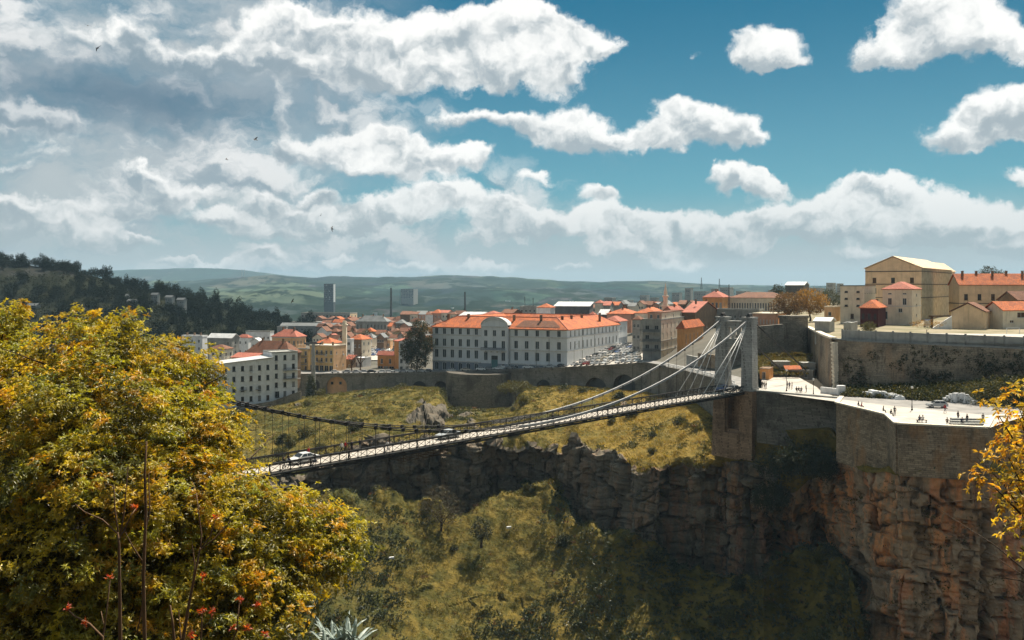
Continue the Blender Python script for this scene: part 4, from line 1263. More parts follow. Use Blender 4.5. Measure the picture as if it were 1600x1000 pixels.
# ------------------------------------------------------------------ buildings
WIN_CACHE = {}
def window_mesh(w, h, pane, frame, arched=False):
    key = (round(w, 2), round(h, 2), pane.name, frame.name, arched)
    if key not in WIN_CACHE:
        mb = MB()
        mb.face([(-w / 2, 0.17, 0), (w / 2, 0.17, 0), (w / 2, 0.17, h), (-w / 2, 0.17, h)], 0)
        t = 0.09
        for x in (-w / 2 + t / 2, w / 2 - t / 2):
            mb.box((x, 0.13, h / 2), (t, 0.07, h), 0, 1)
        mb.box((0, 0.135, h / 2), (0.07, 0.06, h - 2 * t), 0, 1)
        for z in (t / 2, h - t / 2):
            mb.box((0, 0.13, z), (w - 2 * t, 0.075, t), 0, 1)
        mb.box((0, -0.06, -0.07), (w + 0.3, 0.2, 0.12), 0, 1)                     # sill
        if arched:
            n = 8
            for k in range(n):
                a0, a1 = math.pi * k / n, math.pi * (k + 1) / n
                p = [(-w / 2 * math.cos(a), 0.02, h - w / 2 + w / 2 * math.sin(a)) for a in (a0, a1)]
                mb.face([p[0], p[1], (p[1][0], 0.02, h), (p[0][0], 0.02, h)][::1], 2)
        WIN_CACHE[key] = mb.mesh('window', [pane, frame, frame])
    return WIN_CACHE[key]

def wall_face(mb, p0, u, n, L, z0, z1, opens, m=0, deep=0.30, bands=()):
    """one wall with real openings; opens = (a0, a1, b0, b1); bands = (height, material) below which the wall changes"""
    p0, u, n = Vector(p0), Vector(u), Vector(n)
    xs = sorted({0.0, L, *[round(o[0], 3) for o in opens], *[round(o[1], 3) for o in opens]})
    zs = sorted({z0, z1, *[round(o[2], 3) for o in opens], *[round(o[3], 3) for o in opens], *[b[0] for b in bands if z0 < b[0] < z1]})
    def pt(a, z, b=0.0):
        q = p0 + u * a - n * b
        return (q.x, q.y, z)
    for xa, xb in zip(xs[:-1], xs[1:]):
        for za, zb in zip(zs[:-1], zs[1:]):
            cx_, cz_ = (xa + xb) / 2, (za + zb) / 2
            if any(o[0] < cx_ < o[1] and o[2] < cz_ < o[3] for o in opens):
                continue
            mm = m
            for hb, bm in bands:
                if cz_ < hb:
                    mm = bm
            mb.face([pt(xa, za), pt(xb, za), pt(xb, zb), pt(xa, zb)], mm)
    for a0, a1, b0, b1 in opens:
        for q in ([pt(a0, b0), pt(a0, b0, deep), pt(a0, b1, deep), pt(a0, b1)], [pt(a1, b0, deep), pt(a1, b0), pt(a1, b1), pt(a1, b1, deep)],
                  [pt(a0, b0), pt(a1, b0), pt(a1, b0, deep), pt(a0, b0, deep)], [pt(a0, b1, deep), pt(a1, b1, deep), pt(a1, b1), pt(a0, b1)],
                  [pt(a0, b0, deep), pt(a1, b0, deep), pt(a1, b1, deep), pt(a0, b1, deep)]):
            mb.face(q, m)

def roof_shape(mb, kind, dR, dL, z, rise, o=0.45, m=0, th=0.22):
    """closed roof over the rectangle 0..dR, 0..dL; gR has its ridge along x, gL along y"""
    x0, x1, y0, y1 = -o, dR + o, -o, dL + o
    A, B, C, D = (x0, y0, z), (x1, y0, z), (x1, y1, z), (x0, y1, z)
    if kind == 'hip':
        hs = min(x1 - x0, y1 - y0) / 2
        if x1 - x0 >= y1 - y0:
            r0, r1 = (x0 + hs, (y0 + y1) / 2, z + rise), (x1 - hs, (y0 + y1) / 2, z + rise)
            fs = [[A, B, r1, r0], [B, C, r1], [C, D, r0, r1], [D, A, r0]]
        else:
            r0, r1 = ((x0 + x1) / 2, y0 + hs, z + rise), ((x0 + x1) / 2, y1 - hs, z + rise)
            fs = [[A, B, r0], [B, C, r1, r0], [C, D, r1], [D, A, r0, r1]]
    elif kind == 'gR':
        r0, r1 = (x0, (y0 + y1) / 2, z + rise), (x1, (y0 + y1) / 2, z + rise)
        fs = [[A, B, r1, r0], [C, D, r0, r1]]
    elif kind == 'gL':
        r0, r1 = ((x0 + x1) / 2, y0, z + rise), ((x0 + x1) / 2, y1, z + rise)
        fs = [[B, C, r1, r0], [D, A, r0, r1]]
    else:                                                   # shed, falling towards the L face
        A2, D2 = A, D
        B2, C2 = (x1, y0, z + rise), (x1, y1, z + rise)
        fs = [[A2, B2, C2, D2]]
    dn = Vector((0, 0, -th))
    for f in fs:
        mb.face(f, m)
        mb.face([tuple(Vector(p) + dn) for p in reversed(f)], m)
        for a, b in zip(f, f[1:] + f[:1]):
            if kind in ('hip',) and not (abs(a[2] - z) < 1e-6 and abs(b[2] - z) < 1e-6):
                continue
            mb.face([tuple(Vector(a) + dn), tuple(Vector(b) + dn), b, a], m)

def house(label, xl, xc, xr, Y, yt, yb, ang=38, wall=None, wallR=None, roof=('hip', None, 2.5), L=None, Rw=None, dL=None, dR=None, name='house', cat='house',
          group=None, plinth=None, pane=None, frame=None, cornice=None, strings=(), chimneys=0, found=4.0, balconies=(), z0=None):
    """a building given by the photo columns of its left end, near corner and right end, the depth of the corner and the rows of eaves and foot"""
    a = max(R(ang), math.atan((xr - 800) / F) + R(9))
    uL, uR = Vector((-math.cos(a), math.sin(a), 0)), Vector((math.sin(a), math.cos(a), 0))
    Xc = (xc - 800) * Y / F
    def run(u, x):
        k = (x - 800) / F
        return (k * Y - Xc) / (u.x - k * u.y)
    dL = dL or run(uL, xl); dR = dR or run(uR, xr)
    ze, zb = H - (yt - YH) * Y / F, (H - (yb - YH) * Y / F if z0 is None else z0)
    h = ze - zb
    wall = wall or m_pale; wallR = wallR or wall
    root = empty(name, (Xc, Y, zb), math.atan2(uR.y, uR.x), label=label, cat=cat, group=group)
    mats = [wall, wallR, plinth[1] if plinth else wall]
    mb = MB(); wins = []
    pane = pane or m_glass; frame = frame or m_frame
    def spec(side, s, length):
        """s = (columns, rows, width, height[, first sill, storey, margin, arched, skip])"""
        opens = []
        for q in (s if isinstance(s, list) else [s]):
            if not q:
                continue
            c, r, w, hh, *o = q
            fh = o[1] if len(o) > 1 and o[1] else h / r
            sill = o[0] if len(o) > 0 and o[0] is not None else (fh - hh) * 0.45
            mg = o[2] if len(o) > 2 and o[2] is not None else None
            arched = o[3] if len(o) > 3 else False
            lo, hi = mg if isinstance(mg, tuple) else (0.0, length)
            stepx = (hi - lo) / c
            for i in range(c):
                for j in range(r):
                    cx_ = lo + stepx * (i + 0.5); z = sill + fh * j
                    if z + hh > h - 0.05 or cx_ - w / 2 < 0.1 or cx_ + w / 2 > length - 0.1:
                        continue
                    opens.append((cx_ - w / 2, cx_ + w / 2, z, z + hh)); wins.append((side, cx_, z, w, hh, arched))
        return opens
    oL, oR = spec('L', L, dL), spec('R', Rw, dR)
    bands = ((plinth[0], 2),) if plinth else ()
    wall_face(mb, (0, dL, 0), (0, -1, 0), (-1, 0, 0), dL, 0.0, h, [(dL - q[1], dL - q[0], q[2], q[3]) for q in oL], 0, bands=bands)
    wall_face(mb, (0, 0, 0), (1, 0, 0), (0, -1, 0), dR, 0.0, h, oR, 1, bands=bands)
    wall_face(mb, (dR, 0, 0), (0, 1, 0), (1, 0, 0), dL, 0.0, h, [], 0)
    wall_face(mb, (dR, dL, 0), (-1, 0, 0), (0, 1, 0), dR, 0.0, h, [], 1)
    mb.prism([(0, 0), (dR, 0), (dR, dL), (0, dL)], -found, 0.0, 2 if plinth else 0)
    kind, rm, rise = roof
    if kind == 'gR':
        for x, s in ((0, 1), (dR, -1)):
            f = [(x, dL, h), (x, 0, h), (x, dL / 2, h + rise - 0.25)]
            mb.face(f if s == 1 else f[::-1], 0)
    if kind == 'gL':
        for y, s in ((0, 1), (dL, -1)):
            f = [(0, y, h), (dR, y, h), (dR / 2, y, h + rise - 0.25)]
            mb.face(f if s == 1 else f[::-1], 1)
    if kind == 'shed':
        mb.face([(0, 0, h), (dR, 0, h), (dR, 0, h + rise - 0.25)], 1); mb.face([(dR, 0, h), (dR, dL, h), (dR, dL, h + rise - 0.25), (dR, 0, h + rise - 0.25)], 0)
        mb.face([(dR, dL, h), (0, dL, h), (dR, dL, h + rise - 0.25)], 1)
    if kind == 'flat':
        mb.face([(0.01, 0.01, h - 0.02), (dR - 0.01, 0.01, h - 0.02), (dR - 0.01, dL - 0.01, h - 0.02), (0.01, dL - 0.01, h - 0.02)], 0)
    mb.build('wall', mats, root)
    rm = rm or m_tile
    rb = MB()
    if kind == 'flat':
        for x0, x1, y0, y1 in ((-0.12, dR + 0.12, -0.12, 0.18), (-0.12, dR + 0.12, dL - 0.18, dL + 0.12), (-0.12, 0.18, 0.18, dL - 0.18), (dR - 0.18, dR + 0.12, 0.18, dL - 0.18)):
            rb.box(((x0 + x1) / 2, (y0 + y1) / 2, h + rise / 2), (x1 - x0, y1 - y0, rise))
        rb.box((dR / 2, dL / 2, h + 0.06), (dR - 0.5, dL - 0.5, 0.12))
    else:
        roof_shape(rb, kind, dR, dL, h + 0.22, rise)
    ro = rb.build('roof', rm, root)
    for k in range(chimneys):
        f = (k + 0.5) / chimneys
        cxx, cyy = (dR * f, dL * (0.42 + 0.1 * (k % 2))) if dR > dL else (dR * (0.42 + 0.1 * (k % 2)), dL * f)
        c = MB(); c.box((cxx, cyy, h + rise + 0.1), (0.7, 0.7, 2.0)); c.box((cxx, cyy, h + rise + 1.15), (0.86, 0.86, 0.14))
        c.build('chimney', m_brown, ro)
    wr = random.Random(int(Xc * 7 + Y * 3))
    for side, q, z, w, hh, arched in wins:
        o = link('window', window_mesh(w, hh, pane if name == 'school_building' or wr.random() < 0.6 else wr.choice([m_shutter, m_glass, m_wood, m_greyr]), frame, arched), root)
        if name not in ('school_building', 'guard_block', 'fortress_hall') and Y < 480 and wr.random() < 0.10:
            c = MB(); c.box((0, -0.22, 0), (0.8, 0.36, 0.6)); a_ = c.build('air_conditioner', m_frame, root)
            a_.location = (0, q + 0.1, z - 0.55) if side == 'L' else (q + 0.1, 0, z - 0.55); a_.rotation_euler = (0, 0, R(-90) if side == 'L' else 0)
        o.location = (0, q, z) if side == 'L' else (q, 0, z)
        o.rotation_euler = (0, 0, R(-90) if side == 'L' else 0)
    big = 1.9 if name == 'school_building' else 1.0
    for zz, hh2, pr in ([(h - 0.18, 0.34, 0.22 * big)] if cornice else []) + [(s, 0.26 * big, 0.12 * big * 1.5) for s in strings]:
        c = MB()
        c.box((-pr / 2, dL / 2, zz), (pr, dL + pr, hh2)); c.box((dR / 2 - 0.002, -pr / 2, zz + 0.003), (dR, pr, hh2 - 0.006))
        c.build('cornice' if zz > h - 1 else 'string_course', frame if not cornice else cornice, root)
    for side, q, z, w in balconies:
        b = MB()
        def T(al, out, zz):
            return (-out, al, zz) if side == 'L' else (al, -out, zz)
        def bx(a0, a1, o0, o1, z0_, z1_, m):
            p, r_ = T(a0, o0, z0_), T(a1, o1, z1_)
            b.box(tuple((i + j) / 2 for i, j in zip(p, r_)), tuple(abs(i - j) for i, j in zip(p, r_)), 0, m)
        bx(q - w / 2, q + w / 2, 0.01, 1.05, z - 0.16, z, 0)
        bx(q - w / 2, q + w / 2, 0.98, 1.03, z + 0.92, z + 0.98, 1)
        for k in range(int(w / 0.22) + 1):
            bx(q - w / 2 + k * 0.22, q - w / 2 + k * 0.22 + 0.04, 0.98, 1.02, z, z + 0.92, 1)
        b.build('balcony', [m_greyr, m_iron], root)
    return root, dL, dR, h

def school():
    Y, xc = 366.0, 886
    root, dL, dR, h = house('long white school with orange tiled roof, curved pediment and rows of tall shuttered windows', 676, 886, 967, Y, 515.5, 572, 27, m_school, roof=('flat', m_slate, 0.1), z0=-16.0,
        name='school_building', cat='school', pane=m_shutter, plinth=(7.4, m_plinth), cornice=m_frame, strings=(19.0, 13.4, 7.6), dR=60.8,
        L=[(5, 1, 1.6, 2.6, 19.3, 9, (1.2, 25.8)), (6, 1, 1.6, 2.6, 19.3, 9, (40.5, 64.5)), (5, 1, 1.75, 3.2, 14.1, 9, (1.2, 25.8)), (6, 1, 1.75, 3.2, 14.1, 9, (40.5, 64.5)),
           (5, 1, 1.8, 3.5, 9.1, 9, (1.2, 25.8)), (6, 1, 1.8, 3.5, 9.1, 9, (40.5, 64.5)), (5, 1, 1.9, 3.3, 3.7, 9, (1.2, 25.8), True), (6, 1, 1.9, 3.3, 3.7, 9, (40.5, 64.5), True)],
        Rw=[(13, 1, 1.25, 2.5, 19.35, 9, (1.5, 60)), (13, 1, 1.3, 3.1, 14.2, 9, (1.5, 60))])
    # pavilion with curved pediment, balcony and arched gate (projects from the long front)
    c0, hw = 33.0, 6.4
    pv = MB()
    bays = [c0 - 4.2, c0, c0 + 4.2]
    op = []
    for b in bays:
        op += [(b - 0.8, b + 0.8, 19.0, 21.6), (b - 0.85, b + 0.85, 13.9, 17.1)]
    op += [(bays[0] - 0.9, bays[0] + 0.9, 8.7, 12.2), (bays[2] - 0.9, bays[2] + 0.9, 8.7, 12.2), (c0 - 1.6, c0 + 1.6, 2.2, 10.8)]
    f0 = c0 + hw
    wall_face(pv, (-1.2, f0, 0), (0, -1, 0), (-1, 0, 0), 2 * hw, 0, h + 0.6, [(f0 - q[1], f0 - q[0], q[2], q[3]) for q in op], 0, bands=((7.4, 1),))
    pv.face([(0, c0 - hw, 0), (0, c0 - hw, h + 0.6), (-1.2, c0 - hw, h + 0.6), (-1.2, c0 - hw, 0)][::-1]); pv.face([(0, c0 + hw, 0), (-1.2, c0 + hw, 0), (-1.2, c0 + hw, h + 0.6), (0, c0 + hw, h + 0.6)][::-1])
    n = 20
    for k in range(n):                                      # segmental head
        y0, y1 = c0 - hw + 2 * hw * k / n, c0 - hw + 2 * hw * (k + 1) / n
        zz = lambda y: h + 0.6 + 4.0 * math.sqrt(max(0, 1 - ((y - c0) / hw) ** 2 * 0.96))
        pv.face([(-1.2, y1, h + 0.6), (-1.2, y0, h + 0.6), (-1.2, y0, zz(y0)), (-1.2, y1, zz(y1))])
        pv.face([(-1.2, y1, zz(y1)), (-1.2, y0, zz(y0)), (3.0, y0, zz(y0)), (3.0, y1, zz(y1))])
        pv.face([(3.0, y0, h), (3.0, y1, h), (3.0, y1, zz(y1)), (3.0, y0, zz(y0))])
    pav = pv.build('entrance_pavilion', [m_school, m_plinth], root)
    pr = MB()
    for k in range(n):
        y0, y1 = c0 - hw + 2 * hw * k / n, c0 - hw + 2 * hw * (k + 1) / n
        pr.bar((-1.35, y0, zz(y0) + 0.1), (-1.35, y1, zz(y1) + 0.1), 0.5, 0.45)
        if 2 < k < n - 3:
            pr.bar((-1.3, y0, zz(y0) - 1.0), (-1.3, y1, zz(y1) - 1.0), 0.22, 0.25)
    pr.bar((-1.32, c0 - hw, h + 0.6), (-1.32, c0 + hw, h + 0.6), 0.4, 0.45)
    pr.build('pediment_moulding', m_frame, pav)
    for b0, b1, z0, z1 in op:
        if z1 - z0 > 6:
            g = MB(); g.box((-0.95, c0, z0 + 3.4), (0.12, 3.0, 6.8)); g.build('gate', m_teal, pav)
            t = MB(); t.box((-0.93, c0, z0 + 7.7), (0.1, 3.0, 1.7)); t.build('fanlight', m_glass, pav)
        else:
            o = link('window', window_mesh(b1 - b0, z1 - z0, m_shutter, m_frame), pav)
            o.location = (-1.2, (b0 + b1) / 2, z0); o.rotation_euler = (0, 0, R(-90))
    b = MB()
    b.box((-2.0, c0, 13.0), (1.7, 11.6, 0.3), 0, 0)
    for k in range(30):
        b.box((-2.75, c0 - 5.7 + k * 0.393, 13.65), (0.08, 0.14, 1.0), 0, 1)
    b.box((-2.75, c0, 14.2), (0.14, 11.6, 0.12), 0, 1)
    for s in (-4, -1.5, 1.5, 4):
        b.box((-1.6, c0 + s, 12.5), (0.8, 0.35, 0.8), 0, 0)
    b.build('balcony', [m_frame, m_iron], pav)
    # tiled ring of roofs round the courtyard
    rf = MB()
    o, wd, rise, z = 0.7, 8.0, 4.6, h + 0.05
    E = [(-o, -o), (dR + o, -o), (dR + o, dL + o), (-o, dL + o)]
    M_ = [(wd, wd), (dR - wd, wd), (dR - wd, dL - wd), (wd, dL - wd)]
    I = [(2 * wd, 2 * wd), (dR - 2 * wd, 2 * wd), (dR - 2 * wd, dL - 2 * wd), (2 * wd, dL - 2 * wd)]
    for k in range(4):
        q = (k + 1) % 4
        rf.face([(*E[k], z), (*E[q], z), (*M_[q], z + rise), (*M_[k], z + rise)])
        rf.face([(*M_[k], z + rise), (*M_[q], z + rise), (*I[q], z + 0.4), (*I[k], z + 0.4)])
        rf.face([(*E[k], z - 0.3), (*E[q], z - 0.3), (*E[q], z), (*E[k], z)])
    rf.face([(*p, z - 0.3) for p in reversed(E)])
    ro = rf.build('tiled_roof', m_tile, root)
    rd = MB()
    for k in range(4):
        q = (k + 1) % 4
        rd.bar((*M_[k], z + rise + 0.05), (*M_[q], z + rise + 0.05), 0.35, 0.2)
        rd.bar((*E[k], z + 0.08), (*M_[k], z + rise + 0.06), 0.3, 0.18)
    rd.build('ridge_tiles', m_tilepink, ro)
    pt = MB()
    pt.face([(0.4, 3, z + 0.75), (0.4, 24, z + 0.75), (5.0, 22, z + 3.33), (5.0, 8, z + 3.33)][::-1])
    pt.build('old_tile_patch', m_tileold, ro)
    for x, y, hh in ((5, 14, 2.4), (5.5, 27, 2.0), (6.5, 50, 2.2), (6, 60, 2.0), (10, 6.5, 1.6), (20, 6.6, 1.6), (32, 6.8, 1.6), (44, 3.0, 2.4)):
        c = MB(); c.box((x, y, z + 3.6), (0.9, 0.9, hh + 1.6)); c.box((x, y, z + 4.45 + hh / 2), (1.1, 1.1, 0.16)); c.build('chimney', m_brown, ro)
    for x, y in ((-0.15, 8.0), (-0.15, 26.2), (-0.15, 39.9), (16, -0.15), (30, -0.15)):
        d = MB(); d.tube([(x, y, h - 0.4), (x, y, 0.2)], 0.11, 6); d.build('drainpipe', m_greyr, root)
school()

S = lambda *a: a
W1 = (1.1, 1.7)
def town():
    rows_ = [
    # left town
    dict(label='white five-storey tenement with a balcony and a sunlit sheet roof beside the yellow tree', xl=0, xc=345, xr=425, Y=325, yt=569, yb=634, ang=58, wall=m_white, dL=11, roof=('shed', m_sheet, 1.6), Rw=(6, 4, 1.1, 1.9), balconies=(('R', 8.0, 5.2, 2.6), ('R', 13.5, 5.2, 1.8)), name='tenement_building', cat='building', frame=m_framedark),
    dict(label='taller white tenement wing with two long dark balconies above the viaduct end', xl=0, xc=425, xr=465, Y=336, yt=552, yb=623, ang=58, wall=m_white, dL=11.5, roof=('flat', m_concrete, 0.5), Rw=[(3, 5, 1.1, 1.9), (1, 1, 1.5, 2.3, 0.3, 3, (1.0, 3.0))], balconies=(('R', 7.5, 10.4, 6.6), ('R', 7.5, 7.2, 6.6)), name='tenement_building', cat='building', frame=m_framedark),
    dict(label='grey house with a pale sheet roof rising behind the white tenement', xl=325, xc=362, xr=374, Y=425, yt=529, yb=572, ang=18.6, wall=m_greyr, roof=('gL', m_sheet, 2.0), L=(3, 3, 1.1, 1.6), Rw=(1, 3, 1.1, 1.7)),
    dict(label='small pale house under a rusty red roof, peeping out beside the yellow tree', xl=327, xc=350, xr=364, Y=400, yt=546, yb=578, ang=18.6, wall=m_pale, roof=('hip', m_tileold, 1.8), L=(2, 2, 1.2, 1.7), Rw=(2, 2, 1.1, 1.7)),
    dict(label='white flat-roofed house with rooftop boxes above the edge of the yellow tree', xl=284, xc=316, xr=324, Y=440, yt=527, yb=562, ang=15.5, wall=m_white, roof=('flat', m_white, 0.9), L=(3, 3, 1.0, 1.4), chimneys=3),
    dict(label='long white flat-roofed block with small square windows below the dark wooded hill', xl=384, xc=422, xr=428, Y=490, yt=519, yb=552, ang=12.4, wall=m_white, roof=('flat', m_concrete, 0.6), L=(6, 2, 1.0, 1.2), name='apartment_block', cat='building'),
    dict(label='little house with a faded red hipped roof in front of the white flat-roofed block', xl=371, xc=388, xr=394, Y=462, yt=528, yb=556, ang=15.5, wall=m_white, roof=('hip', m_tilepink, 1.6), L=(2, 2, 1.0, 1.4)),
    dict(label='tiny white gabled cottage beside the faded red hipped roof', xl=392, xc=405, xr=411, Y=445, yt=534, yb=558, ang=15.5, wall=m_white, roof=('gR', m_sheet, 1.7), L=(2, 2, 0.9, 1.2)),
    dict(label='old house with a broad sagging brown tiled roof behind the white tenements', xl=384, xc=452, xr=470, Y=368, yt=553, yb=594, ang=18.6, wall=m_brown, roof=('hip', m_tileold, 4.8), L=(4, 2, 1.0, 1.6), chimneys=2),
    dict(label='low apricot house squeezed between the brown roof and the white tenement', xl=362, xc=398, xr=420, Y=352, yt=560, yb=592, ang=18.6, wall=m_apricot, roof=('gL', m_tilepink, 1.6), L=(3, 2, 0.9, 1.4)),
    dict(label='apricot villa with a rose hipped roof, tallest house of the left town', xl=425, xc=463, xr=478, Y=432, yt=527, yb=578, ang=18.6, wall=m_apricot, roof=('hip', m_tilepink, 3.4), L=(5, 3, 1.0, 2.0), Rw=(3, 3, 1.0, 2.0), cornice=m_frame, strings=(8.0,), name='villa', chimneys=2),
    dict(label='narrow ochre house with two dark balconies next to the cable car mast', xl=464, xc=482, xr=486, Y=398, yt=546, yb=581, ang=19.84, wall=m_ochre, roof=('flat', m_greyr, 0.4), L=(2, 3, 1.1, 1.9), balconies=(('L', 3.2, 6.4, 5.4), ('L', 3.2, 3.3, 5.4))),
    dict(label='ochre corner house with a blank sunlit apricot gable wall beside the road', xl=484, xc=521, xr=541, Y=392, yt=541, yb=581, ang=23.56, wall=m_ochre, wallR=m_apricot, roof=('flat', m_pale, 0.4), L=[(5, 2, 1.1, 1.8, 4.2, 3.3), (5, 1, 1.9, 2.4, 0.2, 3)], Rw=(2, 2, 0.8, 1.1), balconies=(('L', 6.5, 7.4, 5.0), ('L', 6.5, 4.1, 3.0)), chimneys=2),  # sunlight on the gable is put into its paler render
    dict(label='house with a bright orange roof just behind the ochre corner house', xl=492, xc=519, xr=536, Y=455, yt=537, yb=566, ang=21.7, wall=m_pink, roof=('hip', m_tile, 2.6), L=(3, 2, 1.0, 1.5), chimneys=1),
    dict(label='brown-walled house with a sunlit pale end wall and an orange roof', xl=545, xc=565, xr=580, Y=452, yt=531, yb=568, ang=24.8, wall=m_brown, wallR=m_pale, roof=('hip', m_tile, 2.4), L=(3, 2, 1.0, 1.6), Rw=(2, 3, 1.0, 1.6)),  # sunlit end gets a paler wall, the light is in the colour
    dict(label='small white flat house between the pale slender tower and the brown-walled house', xl=540, xc=549, xr=553, Y=440, yt=531, yb=566, ang=21.7, wall=m_white, roof=('flat', m_white, 0.5), L=(1, 3, 1.6, 1.5)),
    dict(label='low house with a dull rose roof beside the blank apricot gable', xl=540, xc=551, xr=556, Y=408, yt=562, yb=580, ang=21.7, wall=m_brown, roof=('shed', m_tilepink, 1.8), L=(1, 1, 1.0, 1.2)),
    dict(label='roofless whitewashed yard building between two bare street trees', xl=552, xc=567, xr=580, Y=412, yt=560, yb=579, ang=27.9, wall=m_white, roof=('flat', m_white, 0.3), L=(2, 1, 1.4, 2.0)),
    dict(label='low orange workshop with a dark ground floor in front of the small car park', xl=590, xc=616, xr=621, Y=404, yt=556, yb=581, ang=18.6, wall=m_orange, roof=('gL', m_tilepink, 1.7), L=[(2, 1, 1.1, 2.2, 3.6, 4), (3, 1, 2.4, 2.2, 0.2, 3)]),
    dict(label='narrow four-storey white house with an orange side wall beside the big dark tree', xl=616, xc=623, xr=640, Y=398, yt=534, yb=582, ang=66, wall=m_orange, wallR=m_white, roof=('shed', m_tilepink, 1.2), Rw=(2, 4, 1.2, 2.0), frame=m_frame),
    dict(label='small flat beige pavilion at the back of the small car park', xl=591, xc=610, xr=614, Y=520, yt=532, yb=545, ang=12.4, wall=m_apricot, roof=('flat', m_pale, 0.4), L=(3, 1, 1.4, 1.6)),
    dict(label='long grey barracks with a mansard roof and a row of tall windows, middle distance', xl=556, xc=604, xr=611, Y=620, yt=503, yb=518, ang=11.16, wall=m_greyr, roof=('hip', m_slate, 4.0), L=(9, 1, 1.2, 3.4), chimneys=3, name='barracks', cat='building'),
    dict(label='very long low grey shed below the elevated road', xl=438, xc=528, xr=534, Y=660, yt=510, yb=520, ang=7.44, wall=m_greyr, roof=('gL', m_slate, 2.2), L=(12, 1, 1.6, 1.6), name='shed', cat='shed'),
    dict(label='pale grandstand-like hall with a cream end wall behind the elevated road', xl=470, xc=547, xr=558, Y=880, yt=490, yb=506, ang=12.4, wall=m_concrete, wallR=m_cream, roof=('flat', m_concrete, 0.8), L=(14, 2, 2.0, 2.0), Rw=(2, 2, 2.0, 1.8), name='hall', cat='building'),
    dict(label='grey cube hut at the near end of the long low shed', xl=433, xc=447, xr=450, Y=600, yt=511, yb=524, ang=9.3, wall=m_greyr, roof=('flat', m_concrete, 0.4), L=(2, 1, 1.2, 1.4)),
    # behind and beside the school
    dict(label='white turret house with a pointed roof closing the end of the school', xl=960, xc=967, xr=980, Y=421, yt=503, yb=543, ang=22.94, wall=m_school, roof=('hip', m_tilepink, 2.4), Rw=(2, 2, 0.9, 1.5), plinth=(4.6, m_plinth), dL=8),
    dict(label='white cube house with an orange pyramid roof above the school ridge', xl=845, xc=860, xr=867, Y=470, yt=481, yb=505, ang=18.6, wall=m_white, roof=('hip', m_tile, 2.0), dL=7),
    dict(label='long dark grey block with a white and orange roof above the school ridge', xl=866, xc=921, xr=927, Y=482, yt=479, yb=508, ang=13.64, wall=m_darkr, roof=('shed', m_sheet, 2.2), L=(11, 1, 1.1, 2.6, 3.4, 5), name='grey_block', cat='building'),
    dict(label='turret with a rose pyramid roof behind the right half of the school', xl=920, xc=932, xr=941, Y=446, yt=497, yb=510, ang=23.56, wall=m_pink, roof=('hip', m_tilepink, 3.0), name='turret', cat='building', dL=6, dR=6),
    dict(label='dark gabled house with a white eave left of the orange town roofs', xl=935, xc=948, xr=957, Y=465, yt=492, yb=508, ang=21.7, wall=m_darkr, roof=('gL', m_sheet, 2.6)),
    dict(label='brown roofed house left of the antenna house, above the school pediment', xl=782, xc=800, xr=816, Y=470, yt=491, yb=506, ang=24.8, wall=m_brown, roof=('gL', m_tileold, 2.4), chimneys=1),
    dict(label='pale flat house carrying two antenna masts behind the school', xl=812, xc=838, xr=846, Y=540, yt=480, yb=502, ang=12.4, wall=m_concrete, roof=('flat', m_concrete, 0.6), L=(4, 2, 1.1, 1.4)),
    dict(label='house with one white sunlit roof slope behind the left half of the school', xl=718, xc=752, xr=768, Y=470, yt=494, yb=510, ang=18.6, wall=m_brown, roof=('gL', m_sheet, 1.8)),
    dict(label='dull rose roofed house showing over the left ridge of the school', xl=752, xc=778, xr=790, Y=460, yt=493, yb=508, ang=19.84, wall=m_pink, roof=('hip', m_tilepink, 2.0)),
    dict(label='pale slim house left of the beige apartment house, facing the packed car park', xl=988, xc=1000, xr=1006, Y=378, yt=500, yb=552, ang=24.8, wall=m_greyr, roof=('hip', m_tileold, 1.6), L=(2, 3, 1.0, 1.6)),
    dict(label='wide house with a bright orange roof left of the beige apartment house', xl=948, xc=986, xr=998, Y=455, yt=491, yb=508, ang=17.36, wall=m_pink, roof=('hip', m_tile, 2.4), chimneys=2),
    dict(label='orange roofed house directly behind the beige apartment house', xl=992, xc=1026, xr=1040, Y=440, yt=490, yb=512, ang=18.6, wall=m_pale, roof=('hip', m_tile, 2.6), chimneys=2),
    dict(label='low bright orange roof left of the minaret', xl=994, xc=1030, xr=1038, Y=570, yt=478, yb=492, ang=14.88, wall=m_pale, roof=('gL', m_tile, 2.2)),
    dict(label='rose and orange gabled roof right of the minaret', xl=1034, xc=1052, xr=1070, Y=445, yt=489, yb=512, ang=24.8, wall=m_pink, roof=('gR', m_tilepink, 3.0), chimneys=1),
    dict(label='beige apartment house with balcony bays greyed by shade at the corner of the car park', xl=1004, xc=1033, xr=1069, Y=345, yt=501, yb=564, ang=24.8, wall=m_greyr, wallR=m_pale, roof=('flat', m_greyr, 0.6), L=(2, 3, 1.6, 1.6, 4.6, 3.7), Rw=[(6, 4, 0.95, 1.9)], balconies=(('L', 4.4, 3.7, 8.0), ('L', 4.4, 7.4, 8.0), ('L', 4.4, 11.1, 8.0)), strings=(4.0, 7.6), name='apartment_building', cat='building', frame=m_greyr),  # shade and sun of the two sides put into grey and pale walls
    dict(label='set-back rooftop storey in grey and rose on top of the beige apartment house', xl=1012, xc=1034, xr=1069, Y=350, yt=489, yb=500.5, ang=24.8, wall=m_pink, wallR=m_pale, roof=('flat', m_tileold, 0.3), L=(2, 1, 1.0, 1.6), Rw=(3, 1, 1.2, 1.3), found=0.6, name='rooftop_storey', cat='building'),
    dict(label='sunlit orange house with tall dark windows left of the bridge pylon', xl=1058, xc=1069, xr=1099, Y=338, yt=514, yb=550, ang=27.9, wall=m_orange, roof=('hip', m_tile, 2.9), Rw=[(5, 1, 0.9, 3.4, 3.2, 8)], name='townhouse'),
